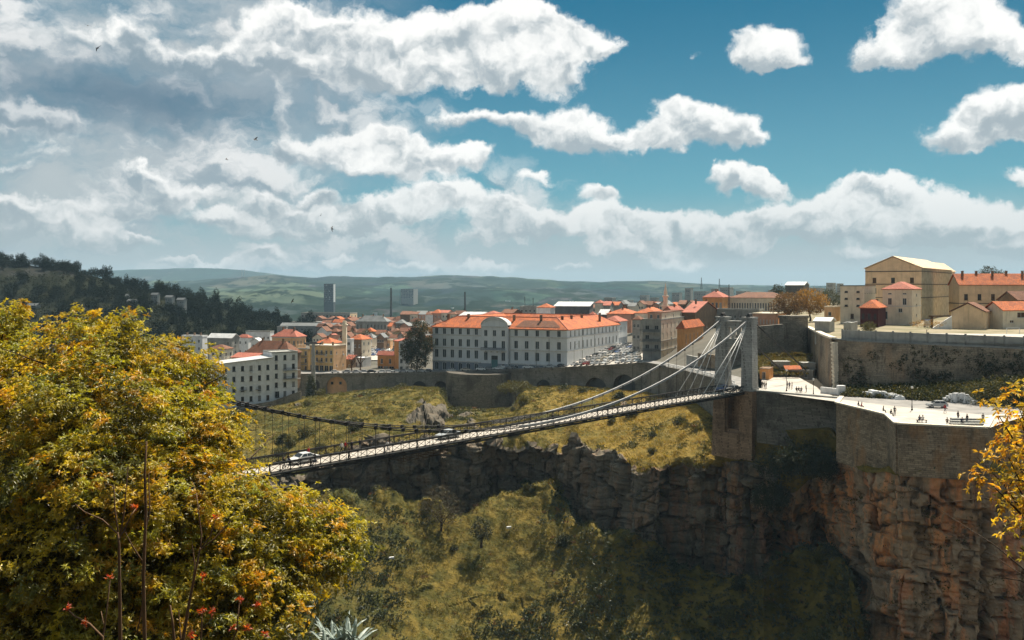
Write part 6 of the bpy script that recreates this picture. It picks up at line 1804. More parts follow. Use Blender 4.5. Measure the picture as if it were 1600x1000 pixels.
def foreground():
    # the big yellow tree on the left
    lobes = [(40, 610, 70, 70, 31, 2.2), (120, 548, 58, 58, 31, 2.0), (180, 560, 60, 60, 30, 2.0), (245, 570, 62, 55, 31, 2.0), (300, 600, 52, 60, 31, 1.8), (100, 640, 100, 80, 28, 2.4), (210, 655, 100, 80, 28, 2.4),
             (310, 680, 74, 66, 29, 2.0), (352, 690, 36, 40, 29.5, 1.2), (40, 740, 100, 90, 27, 2.4), (160, 760, 110, 90, 26.5, 2.4), (270, 775, 90, 80, 27, 2.2), (350, 790, 80, 70, 28, 2.0), (420, 815, 70, 55, 28.5, 1.7),
             (470, 812, 55, 42, 29.5, 1.5), (520, 836, 44, 36, 30, 1.2), (545, 852, 28, 28, 30, 1.0), (500, 880, 56, 40, 29, 1.4), (430, 895, 70, 52, 28, 1.7), (340, 890, 90, 70, 27, 2.0), (240, 890, 100, 80, 26.5, 2.2), (110, 880, 120, 90, 26, 2.4),
             (0, 860, 90, 90, 26, 2.4), (60, 975, 120, 70, 25.5, 2.2), (200, 985, 120, 60, 25.5, 2.0), (330, 975, 100, 60, 26.5, 2.0), (430, 960, 60, 50, 27.5, 1.5), (132, 500, 22, 24, 31, 0.8), (165, 505, 16, 18, 31, 0.7), (196, 505, 20, 20, 30.5, 0.7), (20, 560, 40, 40, 31, 1.2), (-60, 700, 80, 120, 29, 2.5), (-60, 900, 80, 120, 27, 2.5)]
    base = Vector((-10.5, 29.5, bank_z(-10.5, 29.5) - 0.3))
    root = empty('broad_tree', base, label='huge golden leaved tree filling the lower left foreground', cat='tree')
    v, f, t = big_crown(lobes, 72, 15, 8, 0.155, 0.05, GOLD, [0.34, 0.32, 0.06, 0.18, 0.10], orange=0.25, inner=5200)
    leaf_object('crown', v - np.array(base), f, t, m_leaf, root)
    mb = MB()
    limbs(mb, (0, 0, 0), [P(x, y, Y) - base for x, y, _, _, Y, _ in lobes[::2]], 0.42, 3)
    mb.build('trunk', m_bark, root, True)
    # shaded undergrowth below it
    pts = []
    for k in range(1500):
        x, y = rng.uniform(-24, -1.2), rng.uniform(17, 40)
        pts.append((x, y, bank_z(x, y) + rng.uniform(0.0, 1.4)))
    pts = np.array(pts); rep = np.repeat(pts, 9, 0) + rng.normal(size=(len(pts) * 9, 3)) * 0.28
    v, f, t = leaves(rep, unit(len(rep)) + [0, 0, 0.6], rng.uniform(0.2, 0.4, len(rep)), 0.10, pick([(0.045, 0.05, 0.016), (0.06, 0.055, 0.018), (0.10, 0.07, 0.02)], len(rep)))
    o = leaf_object('undergrowth', v, f, t, m_scrub); tag(o, 'dark tangled undergrowth on the near bank below the golden tree', 'undergrowth', kind='stuff')
    # second tree at the left edge
    lobes = [(-20, 505, 34, 30, 40, 1.4), (14, 488, 26, 22, 40, 1.0), (4, 520, 36, 24, 40, 1.2), (-40, 540, 60, 50, 40, 2), (25, 500, 16, 22, 40, .7)]
    base = Vector((-26, 41, 4))
    root = empty('slim_tree', base, label='second golden tree showing only a small crown at the left picture edge', cat='tree')
    v, f, t = big_crown(lobes, 110, 10, 8, 0.20, 0.065, GOLD, [0.30, 0.30, 0.06, 0.22, 0.12], orange=0.2)
    leaf_object('crown', v - np.array(base), f, t, m_leaf, root)
    mb = MB(); limbs(mb, (0, 0, 0), [P(x, y, Y) - base for x, y, _, _, Y, _ in lobes], 0.22, 5); mb.build('trunk', m_bark, root, True)
    # branches of a tree standing just outside the right edge
    lobes = [(1608, 628, 20, 18, 15, .25), (1594, 655, 22, 14, 15, .25), (1561, 650, 22, 5, 15, .1), (1604, 690, 16, 20, 15, .25), (1576, 715, 16, 12, 15, .18), (1604, 722, 20, 14, 15, .25), (1554, 762, 22, 11, 14.6, .2), (1588, 758, 24, 20, 15, .28), (1611, 780, 18, 22, 15, .3), (1610, 838, 14, 14, 15, .2), (1594, 856, 8, 5, 15, .1), (1631, 690, 26, 70, 15.3, .5), (1636, 800, 26, 70, 15.3, .5)]
    base = Vector((13.6, 17.2, bank_z(13.6, 17.2) - 0.3))
    root = empty('branching_tree', base, label='orange and yellow leaved tree reaching in from the right picture edge', cat='tree')
    n0 = []
    v, f, t = big_crown(lobes, 115, 6, 7, 0.115, 0.036, [(0.60, 0.40, 0.04), (0.50, 0.38, 0.05), (0.66, 0.34, 0.03), (0.34, 0.29, 0.05)], [0.35, 0.35, 0.15, 0.15], orange=0.4)
    leaf_object('crown', v - np.array(base), f, t, m_leaf, root)
    mb = MB(); limbs(mb, (0, 0, 0), [P(x, y, Y) - base for x, y, _, _, Y, _ in lobes], 0.12, 8, 0.7); mb.build('trunk', m_bark, root, True)
    # bare reddish saplings in front of the golden tree
    def sapling(label, Y, stem, forks, tufts, r):
        b = P(*stem[0], Y)
        root = empty('sapling', b, label=label, cat='sapling')
        mb = MB()
        pts = [P(x, y, Y) - b for x, y in stem]
        low = pts[0] - Vector((0, 0, 3.2))
        r *= 0.68
        mb.tube([low] + pts, [r * 1.2] + [r * (1 - 0.7 * k / len(pts)) for k in range(len(pts))], 7)
        for fk in forks:
            q = [P(x, y, Y + 0.2 * (k % 2)) - b for k, (x, y) in enumerate(fk)]
            mb.tube(q, [r * 0.5 * (1 - 0.75 * k / len(q)) for k in range(len(q))], 6)
        mb.build('stem', m_twig, root, True)
        for x, y in tufts:
            c = np.array(P(x, y, Y) - b); n = 16
            v, f, t = leaves(np.repeat(c[None], n, 0) + rng.normal(size=(n, 3)) * 0.015, unit(n) + [0, 0, .5], rng.uniform(0.05, 0.09, n), 0.028, pick([(0.38, 0.045, 0.012), (0.45, 0.10, 0.02)], n))
            leaf_object('red_leaf_tuft', v, f, t, m_leaf, root)
    sapling('tall straight bare sapling, highest of the reddish saplings before the golden tree', 14, [(226, 1000), (224, 900), (228, 800), (226, 740), (229, 690)], [[(224, 880), (205, 850), (196, 832)], [(227, 830), (234, 800), (232, 740)], [(225, 935), (214, 990)]], [], 0.045)
    sapling('forked bare sapling with one long arm reaching left and red leaves on the other', 13, [(188, 1000), (187, 920), (186, 850), (184, 832)], [[(184, 834), (160, 812), (132, 800), (118, 788)], [(186, 842), (196, 825), (205, 805), (212, 795)], [(185, 835), (180, 800), (178, 760), (164, 755)], [(186, 848), (194, 800), (200, 730)]], [(212, 792)], 0.04)
    sapling('leaning bare sapling with red leaves at its fork, rightmost of the tall ones', 13.5, [(286, 1000), (296, 940), (306, 890), (313, 856)], [[(313, 858), (315, 835), (310, 800), (307, 770)], [(313, 858), (328, 838), (336, 812)], [(314, 858), (335, 842), (360, 815)], [(302, 910), (304, 880), (300, 850)]], [(336, 808), (317, 900)], 0.04)
    sapling('short bare sapling with an orange tip at the far left of the saplings', 12.5, [(160, 995), (140, 975), (115, 962), (106, 952)], [[(140, 975), (135, 985), (128, 976)]], [(105, 950), (133, 975)], 0.028)
    sapling('thin upright twig with a red tip between the left saplings', 13, [(160, 1000), (166, 960), (172, 906)], [[(163, 980), (158, 955)]], [(172, 903)], 0.02)
    sapling('low red leaved seedling at the bottom right of the saplings', 13, [(364, 1000), (370, 985), (374, 942)], [[(369, 985), (385, 970), (402, 948)]], [(376, 938), (402, 946), (386, 981), (364, 981), (412, 992)], 0.02)
    sapling('two-tipped red leaved seedling in the bottom middle of the saplings', 13, [(314, 1000), (315, 975), (316, 958)], [[(315, 985), (328, 970), (333, 958)]], [(316, 955), (333, 955), (298, 992)], 0.02)
    sapling('pale peeled stump shoots under the golden tree', 13.5, [(272, 1000), (270, 975), (266, 946)], [[(283, 1000), (281, 980), (279, 954)]], [], 0.035)
    # agave
    c = P(536, 1003, 23)
    root = empty('agave', c, label='pale blue green agave with spiky leaves at the bottom edge beside the golden tree', cat='plant')
    ma = mat('agave_leaf', (0.34, 0.40, 0.36), (0.24, 0.30, 0.27), 3.0, rough=0.5)
    for k in range(46):
        ph = rng.uniform(0, 2 * math.pi); el = rng.uniform(0.25, 1.25); Ln = rng.uniform(0.5, 0.85)
        d = Vector((math.cos(ph) * math.cos(el), math.sin(ph) * math.cos(el), math.sin(el)))
        s = Vector((-math.sin(ph), math.cos(ph), 0)); off = Vector((rng.uniform(-.45, .45), rng.uniform(-.3, .3), 0))
        mb = MB(); w = 0.05; u = s.cross(d)
        st = [off, off + d * Ln * 0.35, off + d * Ln * 0.75 - Vector((0, 0, 0.03)), off + d * Ln - Vector((0, 0, 0.10))]
        wd = [w * 0.8, w, w * 0.7, 0.004]
        for i in range(3):
            for sg in (-1, 1):
                a, b = st[i] + s * wd[i] * sg, st[i + 1] + s * wd[i + 1] * sg
                mb.face([st[i] - u * 0.02, a, b, st[i + 1] - u * 0.02])
        mb.build('leaf', ma, root)
foreground()

# ------------------------------------------------------------------ scrub on the gorge sides
def gorge_points(n, kmin, kmax, rockmax=0.45, xlo=250, xhi=1700):
    rows = np.where((GK >= kmin) & (GK < kmax))[0]; cols = np.where((GX > xlo) & (GX < xhi))[0]
    sub = GQ[rows][:, cols]
    area = np.linalg.norm(np.cross(np.gradient(sub, axis=0), np.gradient(sub, axis=1)), axis=2) * (GM[rows][:, cols] < rockmax)
    p = (area / area.sum()).ravel()
    idx = rng.choice(p.size, n, p=p)
    r, c = np.unravel_index(idx, area.shape)
    return sub[r, c], GX[cols][c], GK[rows][r], r, c
def scrub():
    pts, px, kk, _, _ = gorge_points(30000, 1.04, 4.0)
    py = YH + (H - pts[:, 2]) * F / pts[:, 1]
    nz = fbm(pts * 0.06, 3, 101); nf = fbm(pts * 0.25, 2, 103)
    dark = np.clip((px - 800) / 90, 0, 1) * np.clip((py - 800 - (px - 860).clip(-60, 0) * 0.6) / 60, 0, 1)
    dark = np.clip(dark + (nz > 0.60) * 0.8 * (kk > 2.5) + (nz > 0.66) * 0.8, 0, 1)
    gold = np.clip((px - 860) / 60, 0, 1) * (kk < 2.2) * np.clip((1125 - px) / 15, 0, 1)
    n = len(pts)
    t_ol = pick([(0.150, 0.145, 0.032), (0.112, 0.115, 0.028), (0.20, 0.165, 0.036), (0.075, 0.082, 0.025)], n)
    t_go = pick([(0.42, 0.30, 0.055), (0.32, 0.245, 0.05), (0.20, 0.17, 0.038)], n)
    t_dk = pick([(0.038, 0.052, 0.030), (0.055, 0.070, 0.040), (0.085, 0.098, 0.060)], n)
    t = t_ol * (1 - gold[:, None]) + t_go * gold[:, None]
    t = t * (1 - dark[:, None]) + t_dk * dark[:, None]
    rnd = rng.random(n)
    t[rnd < 0.03] = np.array([0.16, 0.075, 0.035])
    size = rng.uniform(0.20, 0.60, n) * (1 + 0.6 * (nf > 0.55)) * (1 + 0.35 * dark)
    per = 11
    c = np.repeat(pts, per, 0); s = np.repeat(size, per); tt = np.repeat(t, per, 0) * rng.uniform(0.7, 1.3, (n * per, 1))
    off = unit(n * per) * s[:, None] * rng.uniform(0.2, 1.0, (n * per, 1)) * np.array([1.1, 1.1, 0.6])
    off[:, 2] = np.abs(off[:, 2]) * 0.8
    d = off / (np.linalg.norm(off, axis=1, keepdims=True) + 1e-6) + np.array([0, -0.1, 0.9]) + rng.normal(size=(n * per, 3)) * 0.5
    thin = np.repeat(np.where(dark > 0.5, 0.42, 0.20), per)
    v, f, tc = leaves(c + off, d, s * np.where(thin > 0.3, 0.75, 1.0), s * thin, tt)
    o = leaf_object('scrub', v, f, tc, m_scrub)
    tag(o, 'dry golden and dark green scrub covering both slopes of the gorge', 'scrub', kind='stuff')
    # tufts that hang on the ledges of the rock
    pts, px, kk, _, _ = gorge_points(3800, 2.02, 2.98, 2.0, 420, 1620)
    keep = fbm(pts * [0.12, 0.12, 0.25], 3, 131) > 0.545
    pts, kk, px = pts[keep], kk[keep], px[keep]
    n = len(pts); per = 10
    s = np.repeat(rng.uniform(0.25, 0.75, n), per)
    off = unit(n * per) * s[:, None]; off[:, 2] = np.abs(off[:, 2]) * 0.8; off[:, 1] -= 0.15
    v, f, tc = leaves(np.repeat(pts, per, 0) + off, off + [0, -0.3, 0.6], s * 0.7, s * 0.4, np.repeat(pick([(0.11, 0.10, 0.024), (0.20, 0.14, 0.03), (0.05, 0.055, 0.02)], n), per, 0))
    o = leaf_object('ledge_tufts', v, f, tc, m_scrub)
    tag(o, 'dry tufts and ivy hanging on the ledges of the dark cliffs', 'scrub', kind='stuff')
scrub()

def crown_mesh(blobs, n, leaf, cols, wts=None, name='crown', m=None):
    """crown from blobs (x, y, z, rx, ry, rz) with n leaf clumps of size leaf"""
    cs, ds = [], []
    vol = np.array([b[3] * b[5] for b in blobs]); k = np.maximum(20, (n * vol / vol.sum()).astype(int))
    tt = []
    for b, m_ in zip(blobs, k):
        q = unit(m_)
        rad = rng.uniform(0.55, 1.08, (m_, 1)) * (0.78 + 0.5 * vnoise(q * 2.6 + b[0], 7)[:, None])
        cs.append(np.array(b[:3]) + q * rad * np.array(b[3:])); ds.append(q + rng.normal(size=(m_, 3)) * 0.6 + [0, 0, 0.3])
        tt.append(pick(cols, m_, wts))
    cs, ds, tt = np.concatenate(cs), np.concatenate(ds), np.concatenate(tt)
    per = 4
    c = np.repeat(cs, per, 0) + rng.normal(size=(len(cs) * per, 3)) * leaf * 0.45
    v, f, t = leaves(c, np.repeat(ds, per, 0) + rng.normal(size=(len(c), 3)) * 0.7, leaf * rng.uniform(0.8, 1.3, len(c)), leaf * 0.55, np.repeat(tt, per, 0))
    me = np_mesh(name, v, f, [m or m_scrub]); vcol(me, 'tint', t)
    return me
DKG = [(0.022, 0.032, 0.014), (0.035, 0.045, 0.018), (0.05, 0.055, 0.02)]
OLV = [(0.10, 0.10, 0.025), (0.07, 0.075, 0.022), (0.14, 0.12, 0.03)]
BRN = [(0.20, 0.115, 0.035), (0.28, 0.16, 0.035), (0.13, 0.085, 0.03)]
def tree(label, px, py, Y, w, h, blobs, cols, n=700, leaf=0.5, cat='tree', name='tree', group=None, trunk=0.35, z=None):
    """tree standing at a spot; w, h in metres; blobs in units of w and h"""
    b = P(px, py, Y)
    if z is not None:
        b.z = z
    root = empty(name, b, label=label, cat=cat, group=group)
    bl = [(x * w, y * w, zz * h, rx * w, rx * w, rz * h) for x, y, zz, rx, rz in blobs]
    link('crown', crown_mesh(bl, n, leaf, cols), root)
    if trunk:
        mb = MB()
        limbs(mb, (0, 0, -1.0), [Vector(q[:3]) for q in bl], trunk, int(px))
        mb.build('trunk', m_bark, root, True)
    return root
ROUND = [(0, 0, 0.62, 0.36, 0.36), (-0.28, 0.1, 0.48, 0.24, 0.26), (0.27, -0.1, 0.52, 0.25, 0.28), (0.05, -0.2, 0.4, 0.28, 0.24), (-0.1, 0.2, 0.8, 0.22, 0.2)]
MOUND = [(0, 0, 0.35, 0.34, 0.42), (-0.3, 0, 0.28, 0.25, 0.34), (0.3, 0, 0.3, 0.25, 0.36), (0, -0.25, 0.25, 0.3, 0.3)]
TALL = [(0, 0, 0.25, 0.32, 0.22), (0.05, 0, 0.45, 0.38, 0.22), (-0.08, 0, 0.65, 0.34, 0.2), (0.06, 0, 0.84, 0.24, 0.16), (-0.3, 0, 0.4, 0.2, 0.2), (0.32, 0, 0.55, 0.18, 0.16)]
COLUMN = [(0, 0, 0.2, 0.4, 0.2), (0, 0, 0.45, 0.42, 0.25), (0, 0, 0.7, 0.34, 0.22), (0, 0, 0.9, 0.18, 0.14)]
def trees():
    tree('big dark drooping tree with a rusty top at the left end of the white school', 652, 583, 388, 14, 23, TALL, [*DKG, *DKG, (0.10, 0.065, 0.02)], 2600, 0.6)
    tree('rust coloured sunlit part added to the crown of the big dark tree', 664, 570, 398, 10, 18, [(0.1, 0, 0.75, 0.36, 0.22), (-0.1, 0, 0.9, 0.26, 0.14), (0.2, 0, 0.5, 0.3, 0.2)], BRN, 900, 0.5)  # dark tree's rusty upper part, its sunlight put into the colour
    tree('dark cypress at the foot of the cable car mast before the viaduct', 486, 634, 352, 5.0, 11.5, COLUMN, DKG, 1100, 0.45, name='cypress')
    for x, y, Y, w, h, lb in ((888, 640, 332, 12, 9, 'dark green tree under the viaduct arches, leftmost of the two'), (922, 642, 326, 13, 8, 'dark green tree under the viaduct arches, rightmost of the two')):
        tree(lb, x, y, Y, w, h, ROUND, DKG, 1000, 0.5)
    tree('olive umbrella-shaped bush on the slope right of the rounded bastion', 806, 628, 345, 13, 8, [(0, 0, 0.75, 0.45, 0.22), (-0.3, 0, 0.65, 0.25, 0.2), (0.32, 0, 0.66, 0.22, 0.2)], OLV, 900, 0.5, trunk=0.25, name='bush', cat='bush')
    tree('brown leafless-looking tree in front of the cliff foot in mid gorge', 690, 832, 244, 12, 12.5, ROUND, [(0.10, 0.075, 0.04), (0.075, 0.06, 0.035), (0.06, 0.055, 0.025)], 900, 0.36)
    tree('small dark tree standing alone on the lower slope below the cliff', 752, 850, 238, 6, 7, ROUND, DKG, 420, 0.4)
    tree('olive bush on the slope tongue between the two cliff walls', 862, 772, 262, 9, 6, MOUND, [*OLV, (0.22, 0.17, 0.03)], 600, 0.45, name='bush', cat='bush', trunk=0.15)
    for x, y, Y, w, h, lb in ((1218, 742, 199, 10, 8.5, 'dark ivy covered bush below the plain wall, nearest the pylon pier'), (1255, 735, 193, 10, 9, 'dark ivy covered bush below the plain wall, middle one'), (1283, 742, 189, 7, 7.5, 'dark ivy covered bush below the plain wall, nearest the bastion'), (1205, 790, 197, 8, 7, 'low ivy bush at the rim of the shaded cliff')):
        tree(lb, x, y, Y, w, h, MOUND, [*DKG, (0.055, 0.07, 0.04)], 1300, 0.36, name='bush', cat='bush', trunk=0.15)
    for x, y, Y, w, h, lb in ((1512, 625, 196, 13, 5.5, 'olive bush on the bank under the rampart, leftmost of three'), (1562, 634, 186, 14, 8.2, 'dark rounded bush on the bank under the rampart, biggest of three'), (1606, 640, 183, 12, 8, 'dark bush on the bank under the rampart at the picture edge')):
        tree(lb, x, y, Y, w, h, MOUND, OLV if x < 1520 else [*DKG, *OLV], 1300, 0.4, name='bush', cat='bush', trunk=0.15)
    tree('rusty brown tree on the old rampart between the pylon and the fortress, left one', 1232, 500, 322, 12, 10, ROUND, [(0.20, 0.12, 0.06), (0.15, 0.10, 0.055), (0.26, 0.15, 0.05)], 1500, 0.45)
    tree('golden tree on the old rampart between the pylon and the fortress, right one', 1266, 498, 326, 12.5, 11, ROUND, [(0.44, 0.25, 0.05), (0.36, 0.21, 0.05), (0.26, 0.17, 0.05)], 1700, 0.45)
    tree('grey green tree left of the cream prison-like block', 1298, 490, 345, 9, 9.5, ROUND, [(0.08, 0.09, 0.05), (0.06, 0.07, 0.04)], 800, 0.42)
    tree('dark skyline tree left of the dark barn-like block', 1216, 466, 520, 8, 8, ROUND, DKG, 500, 0.5)
    tree('dark tree looking over the orange roof of the long barracks', 1549, 452, 366, 10, 9.5, ROUND, DKG, 700, 0.45)
    tree('olive bush in front of the maroon gatehouse on the rampart', 1357, 517, 232, 3.6, 3.2, MOUND, OLV, 420, 0.26, name='bush', cat='bush', trunk=0.08)
    tree('orange leaved low tree behind the panel fence under the carport', 1448, 516, 222, 7.0, 2.6, [(0, 0, .7, .5, .3), (-.3, 0, .6, .3, .3), (.35, 0, .6, .25, .3)], [(0.36, 0.2, 0.04), (0.28, 0.17, 0.04)], 260, 0.2, trunk=0.07)
    tree('dark bush beside the low streaked lean-to of the fortress', 1545, 500, 285, 7, 5, MOUND, [*DKG, *OLV], 500, 0.35, name='bush', cat='bush', trunk=0.1)
    for x, y, Y, lb in ((602, 545, 545, 'green tree behind the small car park, left one'), (622, 543, 540, 'green tree behind the small car park, middle one'), (640, 545, 530, 'green tree behind the small car park, right one'), (574, 540, 560, 'green tree behind the brown-walled house with the orange roof')):
        tree(lb, x, y, Y, 11, 10, ROUND, [(0.075, 0.075, 0.03), (0.06, 0.065, 0.03), (0.10, 0.08, 0.035)], 500, 0.6)
    for x, lb in ((563, 'bare brown street tree by the road, in front of the whitewashed yard building'), (549, 'smaller bare street tree by the road beside the blank apricot gable')):
        b = G(x, 388, -13)
        r = empty('bare_tree', b, label=lb, cat='tree')
        mb = MB(); rr = random.Random(x)
        limbs(mb, (0, 0, 0), [Vector((rr.uniform(-3.2, 3.2), rr.uniform(-2, 2), rr.uniform(6, 9.5))) for _ in range(9)], 0.3, x); mb.build('trunk', m_wood, r)
    # dark shrubs dotted over the slopes
    proto = None
    pts, px, kk, _, _ = gorge_points(400, 1.08, 3.7, 0.4, 430, 1330)
    k = 0
    for p, x in zip(pts, px):
        if k >= 46:
            break
        py_ = YH + (H - p[2]) * F / p[1]
        if py_ > 1010 or (x > 1110 and py_ < 760):
            continue
        if proto is None or k < 3:
            root = empty('shrub', p, label='round dark shrub dotted on the scrubby slopes of the gorge', cat='shrub', group='dark shrubs on the gorge slopes')
            link('crown', crown_mesh([(a * 3, b * 3, c * 2.4, r * 3, r * 3, q * 2.4) for a, b, c, r, q in MOUND], 230, 0.36, [[*DKG], [*DKG, *OLV], OLV][k % 3] if True else DKG), root)
            proto = (proto or []) + [root]
        else:
            root = copy_tree(proto[k % 3]); root.location = p
        s = rng.uniform(0.6, 1.5); root.scale = (s, s, s * rng.uniform(0.8, 1.2)); root.rotation_euler = (0, 0, rng.uniform(0, 6))
        k += 1
trees()

def hill_trees():
    """the wood on the left hill: every tree of the skyline and of the slope in sight"""
    kinds = []
    for k, (bl, w, h) in enumerate(((ROUND, 9, 9), (TALL, 7, 13), (COLUMN, 5, 12), (MOUND, 10, 7))):
        b = [(x * w, y * w, z * h, r * w, r * w, q * h) for x, y, z, r, q in bl]
        kinds.append(crown_mesh(b, 330, 0.75, [(0.010, 0.016, 0.010), (0.016, 0.022, 0.012), (0.024, 0.028, 0.014)], name='hill_tree', m=m_wood_leaf))
    nr, nc = WH.shape[:2]
    rr = random.Random(12)
    cells = [(nr - 1 - rr.randint(0, 2), c) for c in range(40, nc - 6, 1) if rr.random() < 0.85]
    while len(cells) < 296:
        r, c = rr.randint(2, nr - 3), rr.randint(30, nc - 4)
        z = WH[r, c][2]; x = WH[r, c][0]
        if 31 < z < 45 and x < -222 and rr.random() < 0.9:      # the terraced clearing stays open
            continue
        cells.append((r, c))
    for r, c in cells[:296]:
        p = WH[r, c]
        o = link('hill_tree', kinds[rr.choice((0, 0, 0, 1, 3, 3))])
        o.location = (p[0] + rr.uniform(-3, 3), p[1] + rr.uniform(-3, 3), p[2] - 1.2)
        s = rr.uniform(0.75, 1.25); o.scale = (s, s, s * rr.uniform(0.85, 1.15)); o.rotation_euler = (0, 0, rr.uniform(0, 6.3))
        tag(o, 'one of the dark trees crowding the wooded hill on the left', 'tree', 'trees of the dark wooded hill')
    # the rest of the wood closes up between them as one mass
    pts = []
    while len(pts) < 2600:
        r, c = rr.randint(1, nr - 2), rr.randint(30, nc - 4)
        z = WH[r, c][2]; x = WH[r, c][0]
        if 31 < z < 45 and x < -222 and rr.random() < 0.85:
            continue
        pts.append(WH[r, c] + np.array([rr.uniform(-3, 3), rr.uniform(-3, 3), rr.uniform(0, 3.5)]))
    pts = np.array(pts); q = np.repeat(pts, 22, 0); q = q + unit(len(q)) * rng.uniform(0.4, 2.6, (len(q), 1)) * np.array([1, 1, 1.2])
    v, f, t = leaves(q, unit(len(q)) + [0, 0, .5], rng.uniform(0.7, 1.3, len(q)), 0.6, pick([(0.010, 0.016, 0.010), (0.016, 0.022, 0.012), (0.024, 0.028, 0.014)], len(q)))
    tag(leaf_object('hill_wood', v, f, t, m_wood_leaf), 'dark closed wood filling the left hillside between its single trees', 'woodland', kind='stuff')
hill_trees()

def bank_green():
    """grass bank between the old town wall and the plaza"""
    xs = np.linspace(1180, 1262, 40)
    rows = []
    for j in range(10):
        t = j / 9
        Y = 241 + t * (np.interp(xs, [1180, 1224, 1262], [257.5, 261.5, 262]) - 241)
        z = np.interp(t, [0, 0.12, 1], [0.6, 2.0, 4.4]) + 0 * xs
        p = np.stack([(xs - 800) * Y / F, Y, z], 1); p[:, 2] += (fbm(p * 0.4, 3, 7) - 0.5) * 0.9 * (0.3 + t)
        rows.append(p)
    strip('grass_bank', xs, rows, [mat('bank_grass', (0.13, 0.115, 0.03), (0.075, 0.075, 0.022), 0.5, bump=0.4)])
    allp = np.concatenate(rows); n = 1500
    c = allp[rng.choice(len(allp), n)] + rng.normal(size=(n, 3)) * [0.8, 0.8, 0.1]
    c[:, 1] = np.minimum(c[:, 1], 257.0)
    c = np.repeat(c, 6, 0)
    v, f, t = leaves(c + rng.normal(size=c.shape) * 0.2, unit(len(c)) + [0, 0, 1], rng.uniform(0.3, 0.7, len(c)), 0.25, pick([(0.15, 0.13, 0.03), (0.10, 0.095, 0.025), (0.22, 0.16, 0.035)], len(c)))
    tag(leaf_object('bank_tufts', v, f, t, m_scrub), 'rough grass on the bank above the plaza beside the pylon', 'grass', kind='stuff')
    # plants rooted in the rampart joints
    n = 560
    x = rng.uniform(1312, 1640, n); zz = rng.uniform(1.0, 10.2, n)
    keep = fbm(np.stack([x * 0.03, zz * 0.35, x * 0], 1), 3, 17) > 0.47
    x, zz = x[keep], zz[keep]
    Y = np.interp(x, [1304, 1332, 1450, 1600, 1900], [211.5, 209.5, 203, 195, 186]) - 1.5 * (1 - (zz + 1) / 12) - 0.15
    c = np.stack([(x - 800) * Y / F, Y, zz], 1); s = np.repeat(rng.uniform(0.22, 0.75, len(c)), 12); c = np.repeat(c, 12, 0)
    v, f, t = leaves(c + rng.normal(size=c.shape) * s[:, None] * [0.7, 0.35, 0.55], unit(len(c)) + [0, -0.6, 0.2], s * 0.9, s * 0.5, pick([*DKG, *DKG, (0.09, 0.07, 0.025)], len(c)))
    tag(leaf_object('wall_plants', v, f, t, m_scrub), 'dark tufts of weeds rooted in the joints of the long rampart', 'weeds', kind='stuff')
    # weeds under the rampart
    n = 3600
    x = rng.uniform(1316, 1640, n); t = rng.random(n)
    Y = np.interp(x, [1304, 1450, 1600, 1900], [209, 201, 193, 184]) - 1.0 - t * np.interp(x, [1340, 1480, 1640], [9, 10, 13])
    z = np.interp(t, [0, 1], [0.0, -0.3]) + (1 - t) * np.interp(x, [1340, 1480, 1640], [0.8, 2.6, 5.0])
    c = np.stack([(x - 800) * Y / F, Y, z], 1); c = np.repeat(c, 8, 0)
    v, f, t = leaves(c + rng.normal(size=c.shape) * 0.3, unit(len(c)) + [0, -0.3, 1], rng.uniform(0.3, 0.7, len(c)), 0.28, pick([*DKG, *OLV], len(c)))
    tag(leaf_object('rampart_weeds', v, f, t, m_scrub), 'dark weeds and brambles along the foot of the rampart', 'undergrowth', kind='stuff')
bank_green()
# ------------------------------------------------------------------ vehicles
def paint(name, c, rough=0.28):
    m, N, b = new_mat(name)
    co = N.node('ShaderNodeTexCoord').outputs['Object']
    N.put(b.inputs['Base Color'], N.mix(N.noise(co, 1.5, 4.0), c + (1,), tuple(x * 0.86 for x in c) + (1,)))
    b.inputs['Roughness'].default_value = rough
    b.inputs['Specular IOR Level'].default_value = 0.5
    b.inputs['Coat Weight'].default_value = 0.5
    b.inputs['Coat Roughness'].default_value = 0.1
    return m
PAINT = {'white': paint('white_paint', (0.72, 0.72, 0.71)), 'silver': paint('silver_paint', (0.42, 0.43, 0.44)), 'grey': paint('grey_paint', (0.16, 0.165, 0.17)), 'black': paint('black_paint', (0.02, 0.02, 0.022)), 'blue': paint('blue_paint', (0.03, 0.07, 0.22)), 'red': paint('red_paint', (0.36, 0.03, 0.025)), 'beige': paint('beige_paint', (0.50, 0.44, 0.34))}
m_cargl = mat('car_glass', (0.03, 0.037, 0.043), (0.045, 0.05, 0.056), 1.0, rough=0.08, spec=0.8)
m_tyre = mat('tyre_rubber', (0.02, 0.02, 0.02), (0.03, 0.03, 0.03), 3.0, rough=0.9)
m_rim = mat('wheel_rim', (0.45, 0.45, 0.46), (0.3, 0.3, 0.31), 3.0, rough=0.35, metallic=0.6)
m_lamp = mat('clear_lamp', (0.75, 0.75, 0.72), (0.6, 0.6, 0.58), 2.0, rough=0.15)
m_tail = mat('red_lamp', (0.40, 0.02, 0.02), (0.3, 0.015, 0.015), 2.0, rough=0.2)
